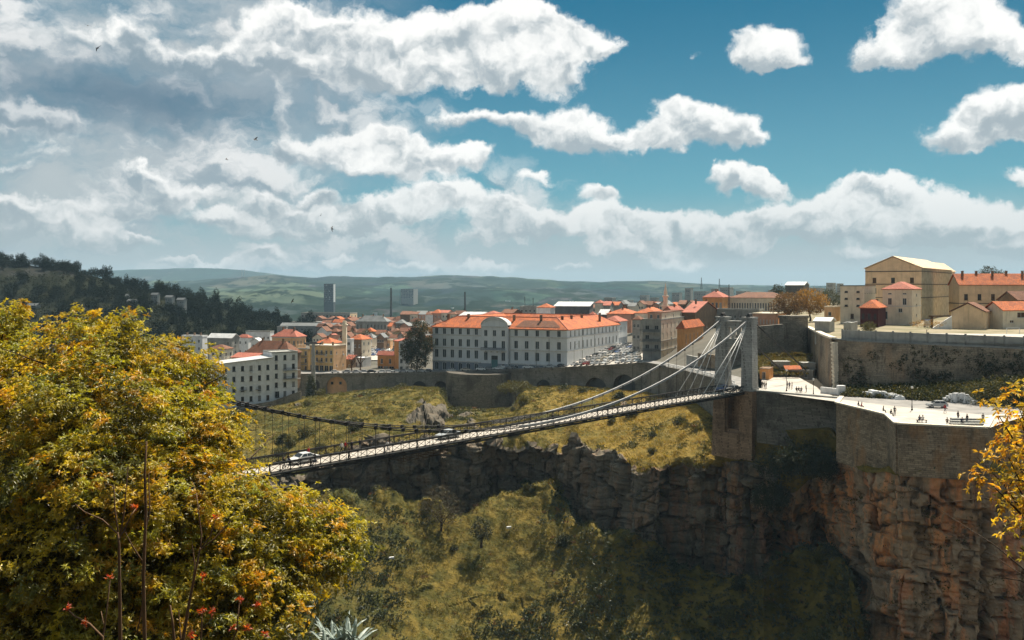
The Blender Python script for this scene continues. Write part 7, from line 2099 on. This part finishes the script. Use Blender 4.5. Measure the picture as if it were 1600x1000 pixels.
KINDS = {  # x profile of body (x, z) front first, cabin: bottom front, top front, top rear, bottom rear; wheels
    'saloon': dict(L=4.4, W=1.72, body=[(-2.2, .34), (-2.2, .62), (-2.08, .74), (-1.1, .93), (1.35, .96), (2.05, .94), (2.2, .80), (2.2, .34)], cab=[(-1.15, .92), (-.42, 1.40), (.72, 1.42), (1.55, .95)], wh=(-1.36, 1.32)),
    'hatchback': dict(L=3.8, W=1.66, body=[(-1.9, .34), (-1.9, .64), (-1.78, .78), (-1.0, .94), (1.3, .98), (1.86, .95), (1.9, .70), (1.9, .34)], cab=[(-1.05, .93), (-.38, 1.44), (1.2, 1.46), (1.78, .96)], wh=(-1.16, 1.2)),
    'van': dict(L=4.9, W=1.9, body=[(-2.45, .38), (-2.45, .85), (-2.3, 1.05), (-1.7, 1.2), (2.4, 1.25), (2.45, 1.2), (2.45, .38)], cab=[(-1.75, 1.19), (-1.05, 1.98), (2.36, 2.02), (2.42, 1.24)], wh=(-1.55, 1.5)),
}
def loft(mb, prof, W, top_in, m, fr=0.06):
    """closed body from a side profile: sides tumble home by top_in towards the top"""
    z0, z1 = min(p[1] for p in prof), max(p[1] for p in prof)
    n = len(prof); i = len(mb.v)
    ys = [-W / 2, -W / 2 + fr, W / 2 - fr, W / 2]
    cx_ = sum(p[0] for p in prof) / n
    for k, y in enumerate(ys):
        s = 0.975 if k in (0, 3) else 1.0
        for x, z in prof:
            t = (z - z0) / (z1 - z0)
            yy = y * (1 - top_in * t)
            mb.v.append((cx_ + (x - cx_) * s, yy, z0 + (z - z0) * (s if z > z0 else 1)))
    for k in range(3):
        for j in range(n):
            q = (j + 1) % n
            mb.f.append((i + k * n + j, i + k * n + q, i + (k + 1) * n + q, i + (k + 1) * n + j)[::-1]); mb.mi.append(m)
    mb.f.append(tuple(i + j for j in range(n))); mb.mi.append(m)
    mb.f.append(tuple(i + 3 * n + j for j in reversed(range(n)))); mb.mi.append(m)
def car_shapes(kind):
    k = KINDS[kind]; W = k['W']
    body = MB(); loft(body, k['body'], W, 0.06, 0); 
    cab = [k['cab'][0], k['cab'][1], k['cab'][2], k['cab'][3]]
    loft(body, cab, W - 0.10, 0.20, 0, 0.05)
    body.bar((-k['L'] / 2 - .03, -W * .42, .45), (-k['L'] / 2 - .03, W * .42, .45), .10, .16); body.bar((k['L'] / 2 + .03, -W * .42, .47), (k['L'] / 2 + .03, W * .42, .47), .10, .18)
    for s in (-1, 1):
        body.box((k['cab'][0][0] + 0.25, s * (W / 2 + 0.08), 1.0), (0.12, 0.18, 0.12))
    gl = MB()
    (x0, z0), (x1, z1), (x2, z2), (x3, z3) = cab
    w0, w1 = (W - 0.10) / 2, (W - 0.10) / 2 * 0.80
    def lerp(a, b, t):
        return a + (b - a) * t
    for a, b in (((x0, z0), (x1, z1)), ((x3, z3), (x2, z2))):          # windscreen and rear window
        sgn = -1 if a[0] < 0 and a is not (x3, z3) and a == (x0, z0) else 1
        p = []
        for t, s in ((0.12, -1), (0.12, 1), (0.90, 1), (0.90, -1)):
            p.append((lerp(a[0], b[0], t) + sgn * 0.012, s * lerp(w0, w1, t) * 0.90, lerp(a[1], b[1], t) + 0.012))
        gl.face(p if sgn > 0 else p[::-1])
    xm = (x1 + x2) / 2
    for s in (-1, 1):
        for xa0, xa1, xb0, xb1 in ((lerp(x0, x1, 0.18) + 0.14, lerp(x0, x1, 0.9) + 0.10, xm - 0.04, xm - 0.04), (xm + 0.04, xm + 0.04, lerp(x3, x2, 0.18) - 0.16, lerp(x3, x2, 0.9) - 0.10)):
            y0, y1 = lerp(w0, w1, 0.16) + 0.012, lerp(w0, w1, 0.88) + 0.012
            za, zb = lerp(z0, z1, 0.16), lerp(z0, z1, 0.88)
            f = [(xa0, s * y0, za), (xb0, s * y0, za), (xb1, s * y1, zb), (xa1, s * y1, zb)]
            gl.face(f if s < 0 else f[::-1])
    wh = MB()
    r = 0.31 if kind != 'van' else 0.34
    for y0, y1, rr_, m in ((-0.10, 0.10, r, 0), (-0.112, 0.112, r * 0.6, 1)):
        n = 14; i = len(wh.v)
        for y in (y0, y1):
            for j in range(n):
                wh.v.append((rr_ * math.cos(2 * math.pi * j / n), y, rr_ * math.sin(2 * math.pi * j / n)))
        for j in range(n):
            wh.f.append((i + j, i + (j + 1) % n, i + n + (j + 1) % n, i + n + j)); wh.mi.append(m)
        wh.f.append(tuple(i + j for j in reversed(range(n)))); wh.mi.append(m); wh.f.append(tuple(i + n + j for j in range(n))); wh.mi.append(m)
    return k, body, gl, wh, r
CAR_PARTS = {}
def car(label, kind, colour, loc, rz, group=None, cat='car', name='parked_car'):
    """car with its parts; the front looks along local -x"""
    if kind not in CAR_PARTS:
        k, b, g, w, r = car_shapes(kind)
        lm = MB(); lm.box((0, 0, 0), (0.10, 0.34, 0.15), 0, 0, 0.85); 
        CAR_PARTS[kind] = (k, b.mesh('body', [PAINT['white']]), g.mesh('window_glass', [m_cargl]), w.mesh('wheel', [m_tyre, m_rim]), r, lm.mesh('headlight', [m_lamp]), lm.mesh('tail_light', [m_tail]))
    k, bm, gm, wm, r, hm, tm = CAR_PARTS[kind]
    root = empty(name, loc, rz, label=label, cat=cat, group=group)
    o = link('body', bm, root); o.material_slots[0].link = 'OBJECT'; o.material_slots[0].material = PAINT[colour]
    link('window_glass', gm, root)
    for x in k['wh']:
        for s in (-1, 1):
            o = link('wheel', wm, root); o.location = (x, s * (k['W'] / 2 - 0.11), r)
    for nm, me, x, z in (('headlight', hm, -k['L'] / 2 + 0.02, 0.66 if kind != 'van' else .8), ('tail_light', tm, k['L'] / 2 - 0.02, 0.78 if kind != 'van' else 1.0)):
        for s in (-1, 1):
            o = link(nm, me, root); o.location = (x, s * k['W'] * 0.36, z)
    return root
SMALL = {}
def small_car(label, kind, colour, loc, rz, group, cat='car'):
    """a car too far off to show its parts: body, glass and wheels in one mesh"""
    if kind not in SMALL:
        k, b, g, w, r = car_shapes(kind)
        mb = MB()
        for src, mo, off in [(b, 0, (0, 0, 0)), (g, 1, (0, 0, 0))] + [(w, 2, (x, s * (k['W'] / 2 - 0.11), r)) for x in k['wh'] for s in (-1, 1)]:
            i = len(mb.v)
            mb.v += [(x + off[0], y + off[1], z + off[2]) for x, y, z in src.v]
            mb.f += [tuple(q + i for q in f) for f in src.f]; mb.mi += [mo] * len(src.f)
        SMALL[kind] = mb.mesh('parked_car', [PAINT['white'], m_cargl, m_tyre])
    o = link('parked_car', SMALL[kind])
    o.material_slots[0].link = 'OBJECT'; o.material_slots[0].material = PAINT[colour]
    o.location = loc; o.rotation_euler = (0, 0, rz)
    return tag(o, label, cat, group)
def on_bridge(px, s):
    best = min((abs(800 + F * bp(t, s).x / bp(t, s).y - px), t) for t in np.linspace(0, 150, 1500))
    return bp(best[1], s, -0.59)
def vehicles():
    car('white saloon driving down the bridge with its nose towards the yellow tree', 'saloon', 'white', on_bridge(474, -0.2), ANG_B + math.pi, cat='car', name='moving_car')
    car('silver saloon farther up the bridge, midway to the pylon', 'saloon', 'silver', on_bridge(700, -0.3), ANG_B + math.pi, cat='car', name='moving_car')
    car('white car on the bridge half hidden behind the yellow tree', 'hatchback', 'white', on_bridge(338, -0.6), ANG_B + math.pi, cat='car', name='moving_car')
    car('dark blue car entering the bridge under the pylon arch, left of the two', 'hatchback', 'blue', on_bridge(1128, -1.2), ANG_B + math.pi, cat='car', name='moving_car')
    car('dark grey car under the pylon arch, right of the two', 'saloon', 'grey', on_bridge(1146, 0.6), ANG_B + math.pi, cat='car', name='moving_car')
    car('silver car parked on the road behind the terrace', 'hatchback', 'silver', G(1464, 180, -0.29), R(-8), cat='car')
    t = empty('blue_truck', G(1450, 277, 11.5), R(60), label='small blue and white truck beside the stained cream hall', cat='truck')
    b = MB(); b.box((0, 0, 1.5), (3.0, 2.0, 1.6)); b.build('load_bed', PAINT['blue'], t)
    b = MB(); b.box((-2.3, 0, 1.35), (1.4, 1.9, 1.7), taper=0.85); b.build('cab', PAINT['white'], t)
    for x in (-2.2, 0.9):
        for s in (-1, 1):
            w = link('wheel', CAR_PARTS['saloon'][3], t); w.location = (x, s * 0.85, 0.32)
    r = random.Random(21)
    cols = ['white'] * 6 + ['silver'] * 4 + ['grey'] * 2 + ['black'] * 2 + ['blue', 'red', 'beige']
    # along the road in front of the school and the left town
    for x in [524, 541, 557, 569, 581, 596, 608, 621, 629, 642, 659, 668, 705, 728, 752, 765, 778, 797, 825, 858, 878]:
        Y, z = edge_at(x)
        c = r.choice(cols)
        where = 'left town' if x < 690 else 'white school'
        small_car('%s car parked at the parapet of the road before the %s' % (c, where), r.choice(['saloon', 'hatchback']), c, G(x, Y + 3.4 + r.uniform(-.4, .4), z + 0.01), r.choice((0, math.pi)) + math.atan2(edge_at(x + 10)[0] - edge_at(x - 10)[0], 20 * Y / F) + r.uniform(-.08, .08), '%s cars parked before the %s' % (c, where))
    small_car('white van parked before the gate of the white school', 'van', 'white', G(789, edge_at(789)[0] + 7.5, edge_at(789)[1] + 0.01), R(-8), None, 'van')
    # packed car park right of the school
    def lot(x, t):
        Y0, z0 = edge_at(x)
        Y = Y0 + 5 + t * (424 - Y0 - 5)
        return G(x, Y, z0 + (-3.6 - z0) * t)
    xs = np.linspace(884, 1006, 24); rows = []
    for j in range(9):
        rows.append([tuple(lot(x, j / 8 * 1.05 - 0.04)) for x in xs])
    strip('car_park_pavement', xs, rows, [m_paving])
    n = 0
    for j in range(8):
        t = 0.02 + j * 0.128
        x = 896 + t * 78 + r.uniform(0, 4)
        while x < 1003:
            c = r.choice(cols + ['white', 'silver', 'white'])
            if r.random() < 0.93:
                p = lot(x, t); p.z += 0.02
                small_car('%s car in the packed car park between the school and the beige apartment house' % c, r.choice(['saloon', 'hatchback', 'hatchback']), c, p, R(50) + r.choice((0, math.pi)) + r.uniform(-.12, .12), '%s cars in the packed car park' % c)
                n += 1
            x += 3.1 * F / p.y * 0.80 if (p := lot(x, t)) else 10
    # small car park of the left town
    def lot2(x, y):
        Y = DZ(y, -12.3); return G(x, Y, -12.3)
    sh = MB(); sh.face([tuple(lot2(575, 562.5)), tuple(lot2(622, 562.5)), tuple(lot2(626, 539)), tuple(lot2(578, 539))]); structure(sh.build('yard_pavement', m_paving))
    for y in (541.5, 544.5, 548, 551.5, 555.5):
        x = 581 + (y - 541) * 0.2
        while x < 618:
            c = r.choice(cols); p = lot2(x, y); p.z += 0.02
            small_car('%s car in the small car park of the left town' % c, r.choice(['saloon', 'hatchback']), c, p, R(80) + r.uniform(-.1, .1), '%s cars in the small car park' % c)
            x += 8.2
vehicles()

# ------------------------------------------------------------------ people
CLOTH = {n: mat('cloth_' + n, c, tuple(x * 0.7 for x in c), 6.0, rough=0.9) for n, c in dict(black=(0.02, 0.02, 0.024), navy=(0.03, 0.04, 0.09), white=(0.65, 0.65, 0.64), red=(0.40, 0.03, 0.03), grey=(0.13, 0.13, 0.14), denim=(0.06, 0.09, 0.16), brown=(0.10, 0.065, 0.045), orange=(0.50, 0.16, 0.04)).items()}
m_skin = mat('skin', (0.46, 0.28, 0.19), (0.40, 0.24, 0.16), 5.0, rough=0.6)
m_hair = mat('dark_hair', (0.018, 0.013, 0.011), (0.03, 0.022, 0.018), 8.0, rough=0.6)
def body_mesh(pose):
    V, E, Rd, tagv = [], [], [], []
    def add(p, r, parent, tg):
        V.append(Vector(p)); Rd.append(r); tagv.append(tg)
        if parent is not None:
            E.append((parent, len(V) - 1))
        return len(V) - 1
    sit = pose == 'sitting'; walk = pose == 'walking'
    hz = 0.52 if sit else 0.93
    pel = add((0, 0, hz), (0.15, 0.115), None, 2)
    bel = add((0.0, 0.01, hz + 0.16), (0.14, 0.105), pel, 1)
    che = add((0, 0.02 if not sit else -0.03, hz + 0.38), (0.165, 0.115), bel, 1)
    nec = add((0, 0.01 if not sit else -0.05, hz + 0.54), (0.06, 0.06), che, 0)
    jaw = add((0, -0.015 if not sit else -0.08, hz + 0.62), (0.072, 0.082), nec, 0)
    hed = add((0, 0.0 if not sit else -0.07, hz + 0.73), (0.078, 0.098), jaw, 0)
    add((0, 0.01 if not sit else -0.06, hz + 0.79), (0.05, 0.06), hed, 0)
    add((0, -0.105 if not sit else -0.17, hz + 0.685), (0.014, 0.016), jaw, 0)                  # nose
    for s in (-1, 1):
        add((s * 0.088, 0.01 if not sit else -0.06, hz + 0.69), (0.012, 0.02), hed, 0)           # ear
        f = (0.24 if s > 0 else -0.20) if walk else 0.0
        hip = add((s * 0.09, 0, hz - 0.06), (0.098, 0.10), pel, 2)
        if sit:
            kn = add((s * 0.11, -0.42, hz - 0.02), (0.065, 0.07), hip, 2); an = add((s * 0.11, -0.44, 0.09), (0.042, 0.045), kn, 2); to = add((s * 0.12, -0.62, 0.035), (0.038, 0.03), an, 3)
        else:
            kn = add((s * 0.10, -0.04 - f * 0.9, 0.50), (0.064, 0.068), hip, 2)
            an = add((s * 0.10, -f * 1.25 + (0.10 if f < 0 else 0.0), 0.085), (0.042, 0.046), kn, 2)
            to = add((s * 0.115, -f * 1.25 - 0.17 + (0.10 if f < 0 else 0.0), 0.035), (0.04, 0.03), an, 3)
        g = -f
        sh = add((s * 0.20, 0.02 if not sit else -0.03, hz + 0.46), (0.062, 0.062), che, 1)
        el = add((s * 0.26, 0.03 - g * 0.5 - (0.05 if sit else 0), hz + 0.19), (0.044, 0.046), sh, 1)
        wr = add((s * (0.25 if not sit else 0.16), -0.05 - g * 1.0 - (0.18 if sit else 0), hz - 0.03 + (0.10 if sit else 0)), (0.028, 0.026), el, 1)
        d = (V[wr] - V[el]).normalized()
        pa = add(tuple(V[wr] + d * 0.08), (0.036, 0.02), wr, 0)
        for k in range(4):
            q = add(tuple(V[pa] + d * 0.035 + Vector((0, -0.030 + 0.02 * k, 0))), (0.0095, 0.0095), pa, 0)
            add(tuple(V[q] + d * (0.05, 0.06, 0.056, 0.042)[k] + Vector((-s * 0.012, 0, 0))), (0.008, 0.008), q, 0)
        th = add(tuple(V[wr] + d * 0.05 + Vector((-s * 0.015, -0.04, 0))), (0.011, 0.011), wr, 0)
        add(tuple(V[th] + d * 0.04 + Vector((0, -0.012, 0))), (0.009, 0.009), th, 0)
    me = bpy.data.meshes.new('person')
    me.from_pydata([tuple(v) for v in V], E, [])
    o = bpy.data.objects.new('person_shape', me); COL.objects.link(o)
    md = o.modifiers.new('skin', 'SKIN')
    for k, sv in enumerate(me.skin_vertices[0].data):
        sv.radius = Rd[k]; sv.use_root = (k == 0)
    su = o.modifiers.new('sub', 'SUBSURF'); su.levels = su.render_levels = 1
    out = bpy.data.meshes.new_from_object(o.evaluated_get(bpy.context.evaluated_depsgraph_get()))
    bpy.data.objects.remove(o)
    out.materials.clear()
    for m in (m_skin, CLOTH['black'], CLOTH['denim'], CLOTH['black']):
        out.materials.append(m)
    for p in out.polygons:
        c = p.center
        best, bt = 9, 0
        for a, b in E:
            va, vb = V[a], V[b]; dd = vb - va
            t = max(0, min(1, (c - va).dot(dd) / max(dd.length_squared, 1e-9)))
            q = (c - va - dd * t).length - (Rd[a][0] * (1 - t) + Rd[b][0] * t)
            if q < best:
                best, bt = q, tagv[b]
        p.material_index = bt; p.use_smooth = True
    hb = MB()
    hc = Vector((0, 0.02 if not sit else -0.05, hz + 0.745))
    for i in range(6):
        for j in range(12):
            def hp(i, j):
                th = math.pi * 0.60 * i / 6; ph = 2 * math.pi * j / 12
                front = max(0, -math.sin(ph))
                th *= (1 - 0.45 * front)
                return (hc.x + 0.092 * math.sin(th) * math.cos(ph), hc.y + 0.112 * math.sin(th) * math.sin(ph), hc.z + 0.095 * math.cos(th))
            hb.face([hp(i, j), hp(i + 1, j), hp(i + 1, j + 1), hp(i, j + 1)])
    return out, hb.mesh('hair', [m_hair], True)
BODIES = {p: body_mesh(p) for p in ('standing', 'walking', 'sitting')}
def person(label, pose, loc, rz, top, legs, group=None):
    me, hair = BODIES[pose]
    o = link('person', me)
    for i, m in ((1, CLOTH[top]), (2, CLOTH[legs])):
        o.material_slots[i].link = 'OBJECT'; o.material_slots[i].material = m
    o.location = loc; o.rotation_euler = (0, 0, rz)
    tag(o, label, 'person', group)
    link('hair', hair, o)
    return o
def people():
    up, down = ANG_B + R(90), ANG_B - R(90)
    for x, s, pose, rz, top, legs, lb in (
        (534, -2.1, 'walking', up, 'white', 'black', 'person in a white shirt walking on the far footway of the bridge'),
        (540, -2.3, 'walking', up, 'red', 'black', 'person in a red top walking just behind the white shirt on the bridge'),
        (549, -2.0, 'standing', down, 'black', 'black', 'person in black standing at the far railing, nearest the red top'),
        (562, -2.2, 'standing', down, 'black', 'grey', 'person in black standing alone at the far bridge railing'),
        (606, 1.9, 'walking', down, 'white', 'denim', 'person in a pale top striding on the near footway of the bridge'),
        (444, 1.9, 'walking', down, 'black', 'black', 'person in dark clothes beside the nose of the white saloon'),
        (452, 2.1, 'walking', down, 'navy', 'black', 'person in navy following close to the white saloon'),
        (492, 2.1, 'walking', down, 'black', 'denim', 'person at the near railing beside the rear wheel of the white saloon'),
        (546, 2.0, 'walking', up, 'brown', 'black', 'person in brown at the near railing below the red top'),
        (482, -2.2, 'standing', down, 'red', 'black', 'person in red leaning at the far railing behind the white saloon'),
        (864, 1.9, 'walking', down, 'black', 'black', 'lone dark walker on the near footway in the middle of the bridge'),
        (950, 1.9, 'walking', down, 'navy', 'black', 'lone dark walker on the near footway toward the pylon')):
        person(lb, pose, on_bridge(x, s), rz, top, legs)
    for x, y, pose, rz, top, legs, lb in (
        (1341, 637, 'sitting', 40, 'black', 'denim', 'person in black sitting on the terrace edge, left of a red neighbour'),
        (1346, 638.5, 'sitting', 60, 'red', 'black', 'person in red sitting on the terrace edge'),
        (1380, 645, 'sitting', 50, 'brown', 'black', 'person in brown sitting near the bastion corner'),
        (1392, 650, 'sitting', 30, 'black', 'grey', 'person in black crouched at the corner of the bastion'),
        (1398, 649, 'standing', -30, 'black', 'black', 'person in black standing at the corner of the bastion'),
        (1437, 660, 'sitting', 170, 'navy', 'black', 'person on the bench near the bastion edge, left of two'),
        (1442, 660, 'sitting', 175, 'white', 'denim', 'person in white on the bench near the bastion edge'),
        (1480, 664, 'sitting', 150, 'brown', 'black', 'person in brown sitting alone at the bastion edge'),
        (1497, 657, 'standing', 20, 'black', 'navy', 'person in black standing at the left end of the right terrace group'),
        (1503, 663.5, 'sitting', 10, 'navy', 'black', 'person in navy sitting in the right terrace group'),
        (1511, 662, 'standing', 200, 'black', 'grey', 'tall person in dark clothes in the middle of the right terrace group'),
        (1536, 661, 'standing', 160, 'black', 'black', 'person in black half hidden by the orange leaves'),
        (1476.5, 645, 'walking', 100, 'red', 'black', 'person in red walking past the silver car on the terrace'),
        (1230.5, 607, 'standing', 60, 'black', 'black', 'person in black, left of three standing on the plaza'),
        (1233.5, 608, 'standing', 160, 'navy', 'black', 'person in navy, middle of three standing on the plaza'),
        (1237.5, 608.5, 'standing', 240, 'brown', 'black', 'person in brown, right of three standing on the plaza'),
        (1244.5, 612.8, 'sitting', 0, 'black', 'black', 'person in black sitting at the plaza edge, left of three'),
        (1248, 613, 'sitting', 20, 'grey', 'black', 'person in grey sitting at the plaza edge, middle of three'),
        (1252, 613.4, 'sitting', -15, 'navy', 'black', 'person in navy sitting at the plaza edge, right of three'),
        (1259.5, 613, 'standing', 90, 'black', 'black', 'lone person in black at the plaza edge by the street lamp'),
        (1191, 606.5, 'standing', 30, 'black', 'black', 'person in black at the foot of the pylon, left of three'),
        (1194, 607.2, 'standing', 120, 'grey', 'black', 'person in grey at the foot of the pylon, middle of three'),
        (1197, 608, 'standing', 220, 'black', 'denim', 'person in black and denim at the foot of the pylon')):
        Y = DZ(y, -0.3)
        person(lb, pose, G(x, Y, -0.29), R(rz), top, legs)
    for x, lb in ((1076, 'person in dark clothes on the curved road behind the stays, left of two'), (1080, 'person in dark clothes on the curved road behind the stays, right of two')):
        Y, z = edge_at(x)
        person(lb, 'walking', G(x, Y + 4, z + 0.01), R(70), 'black', 'black')
    # stepped seats at the right end of the terrace
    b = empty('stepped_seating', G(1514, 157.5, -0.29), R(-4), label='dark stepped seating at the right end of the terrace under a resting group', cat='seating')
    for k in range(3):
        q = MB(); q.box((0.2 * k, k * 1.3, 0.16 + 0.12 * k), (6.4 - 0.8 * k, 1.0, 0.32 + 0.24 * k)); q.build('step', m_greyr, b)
    # bench of the sitting pair
    b = empty('park_bench', G(1439.5, DZ(660.5, -0.3) + 0.55, -0.29), R(172), label='low bench near the bastion edge under two sitting people', cat='bench')
    q = MB(); q.box((0, 0.25, 0.42), (1.9, 0.42, 0.06)); q.build('seat', m_wood, b)
    for s in (-0.75, 0.75):
        q = MB(); q.box((s, 0.25, 0.195), (0.1, 0.38, 0.39)); q.build('leg', m_iron, b)
people()

def lamps():
    for x, y, h, lb in ((1425, 641, 4.6, 'black street lamp with a white globe in the middle of the terrace'), (1271, 617, 3.6, 'street lamp with a white globe at the plaza edge by the rampart corner'), (1229, 611, 4.9, 'tall street lamp with a white globe beside three standing people on the plaza')):
        Y = DZ(y, -0.3)
        r = empty('street_lamp', G(x, Y, -0.3), label=lb, cat='street lamp')
        m = MB(); m.lathe((0, 0, 0), [(0.20, 0), (0.20, 0.12), (0.12, 0.3), (0.10, 0.9), (0.065, 1.1), (0.05, h - 0.45), (0.09, h - 0.4), (0.05, h - 0.32)], 10); m.build('post', m_iron, r, True)
        g = MB(); g.lathe((0, 0, h - 0.32), [(0.08, 0), (0.2, 0.1), (0.25, 0.25), (0.2, 0.41), (0.06, 0.5)], 12); g.build('globe', m_lamp, r, True)
        c = MB(); c.lathe((0, 0, h + 0.17), [(0.1, 0), (0.08, 0.06), (0.02, 0.14)], 8); c.build('cap', m_iron, r)
    # bent lamps of the road before the school
    for x, hh, lb in ((655, 8, 'thin bent street lamp before the big dark tree'), (838, 9, 'thin bent street lamp before the right half of the school front'), (897, 9, 'thin bent street lamp at the corner of the school')):
        Y, z = edge_at(x)
        r = empty('street_lamp', G(x, Y + 6.5, z), label=lb, cat='street lamp')
        m = MB(); m.tube([(0, 0, 0), (0, 0, hh * 0.75), (0.3, 0, hh * 0.93), (1.2, 0, hh)], [0.10, 0.07, 0.06, 0.05], 7); m.build('post', m_greyr, r, True)
        g = MB(); g.box((1.5, 0, hh), (0.75, 0.28, 0.14)); g.build('lamp_head', m_lamp, r)
    # painted benches and cradle things on the lower slope: pale slabs of litter
    for x, y, Y, lb in ((796, 828, 243, 'small pale slab lying on the lower slope, right one'), (612, 874, 236, 'small pale slab lying on the lower slope, left one')):
        k = int(np.argmin(np.abs(GX - x))); col = GQ[:, k]
        sy = YH + (H - col[:, 2]) * F / col[:, 1]
        ok = np.where(GK > 2.9)[0]; j = ok[np.argmin(np.abs(sy[ok] - y))]
        p = Vector(col[j]) + Vector((0, -0.5, 0.7))
        m = MB(); m.box(p, (1.3, 0.5, 0.5), R(25)); o = m.build('pale_slab', m_white); tag(o, lb, 'slab')
lamps()

def bird_mesh(span, up, sweep):
    """gull-like bird of prey: one closed shell, wings raised by `up`, tips swept back"""
    n = 27; v = []; f = []
    for i in range(n):
        u = -1 + 2 * i / (n - 1); a = abs(u)
        x = u * span / 2
        z = up * (a ** 0.8) * span * 0.5 - up * 0.35 * max(0, a - 0.55) * span
        body = math.exp(-(a / 0.075) ** 2)
        lead = 0.10 * span * (1 - a ** 3) - sweep * max(0, a - 0.4) * span * 0.4 + body * 0.17 * span
        trail = -0.10 * span * (1 - 0.75 * a) - sweep * max(0, a - 0.4) * span * 0.45 - body * 0.26 * span
        th = 0.012 * span * (1 - a) + body * 0.055 * span + 0.002
        for y, k in ((lead, 0.15), (lead * 0.55 + trail * 0.45, 1.0), (trail, 0.12)):
            v += [(x, y, z + th * k), (x, y, z - th * k)]
    for i in range(n - 1):
        a, b = i * 6, (i + 1) * 6
        f += [(a, b, b + 2, a + 2), (a + 2, b + 2, b + 4, a + 4), (a + 3, b + 3, b + 1, a + 1), (a + 5, b + 5, b + 3, a + 3), (a + 1, b + 1, b, a), (a + 4, b + 4, b + 5, a + 5)]
    e = (n - 1) * 6
    f += [(0, 2, 3, 1), (2, 4, 5, 3), (e + 1, e + 3, e + 2, e), (e + 3, e + 5, e + 4, e + 2)]
    me = bpy.data.meshes.new('flying_bird'); me.from_pydata(v, [], f); me.materials.append(m_iron)
    me.polygons.foreach_set('use_smooth', [True] * len(me.polygons)); me.update()
    return me
def birds():
    A, B, C = bird_mesh(1.35, 0.22, 0.5), bird_mesh(1.35, 0.5, 0.3), bird_mesh(1.35, -0.18, 0.6)
    for x, y, Y, me, rot, lb in ((137, 40, 150, A, (20, 10, 40), 'dark bird gliding highest in the cloudy upper left sky'), (152, 75, 140, C, (-15, 35, 150), 'dark bird banking just below the highest one, over the dark cloud'), (399, 218, 150, B, (30, -35, 70), 'dark bird with raised wings below the grey cloud gap'), (354, 249, 210, A, (10, -30, 120), 'tiny bird lower left of the one with raised wings'), (501, 337, 230, B, (0, -45, 30), 'tiny bird over the far hills, left of the low steep one'), (519, 357, 160, C, (40, -55, 100), 'dark bird banking steeply, lowest in the open sky'), (457, 471, 190, B, (20, -50, 60), 'dark bird passing before the valley town, below the horizon')):
        o = link('flying_bird', me); o.location = P(x, y, Y); o.rotation_euler = tuple(R(a) for a in rot)
        tag(o, lb, 'bird')
birds()

# ------------------------------------------------------------------ haze
def haze():
    mb = MB()
    x, y0, y1, z0, z1 = 12500, -300, 10500, -120, 190
    mb.prism([(-x, y0), (x, y0), (x, y1), (-x, y1)], z0, z1)
    m = bpy.data.materials.new('thin_air'); m.use_nodes = True
    t = m.node_tree; t.nodes.clear()
    v = t.nodes.new('ShaderNodeVolumePrincipled')
    v.inputs['Color'].default_value = (0.50, 0.77, 1.0, 1)
    v.inputs['Density'].default_value = HAZE
    v.inputs['Anisotropy'].default_value = 0.1
    o = t.nodes.new('ShaderNodeOutputMaterial'); t.links.new(v.outputs[0], o.inputs['Volume'])
    tag(mb.build('haze', m), kind='stuff')
HAZE = 0.000075
haze()
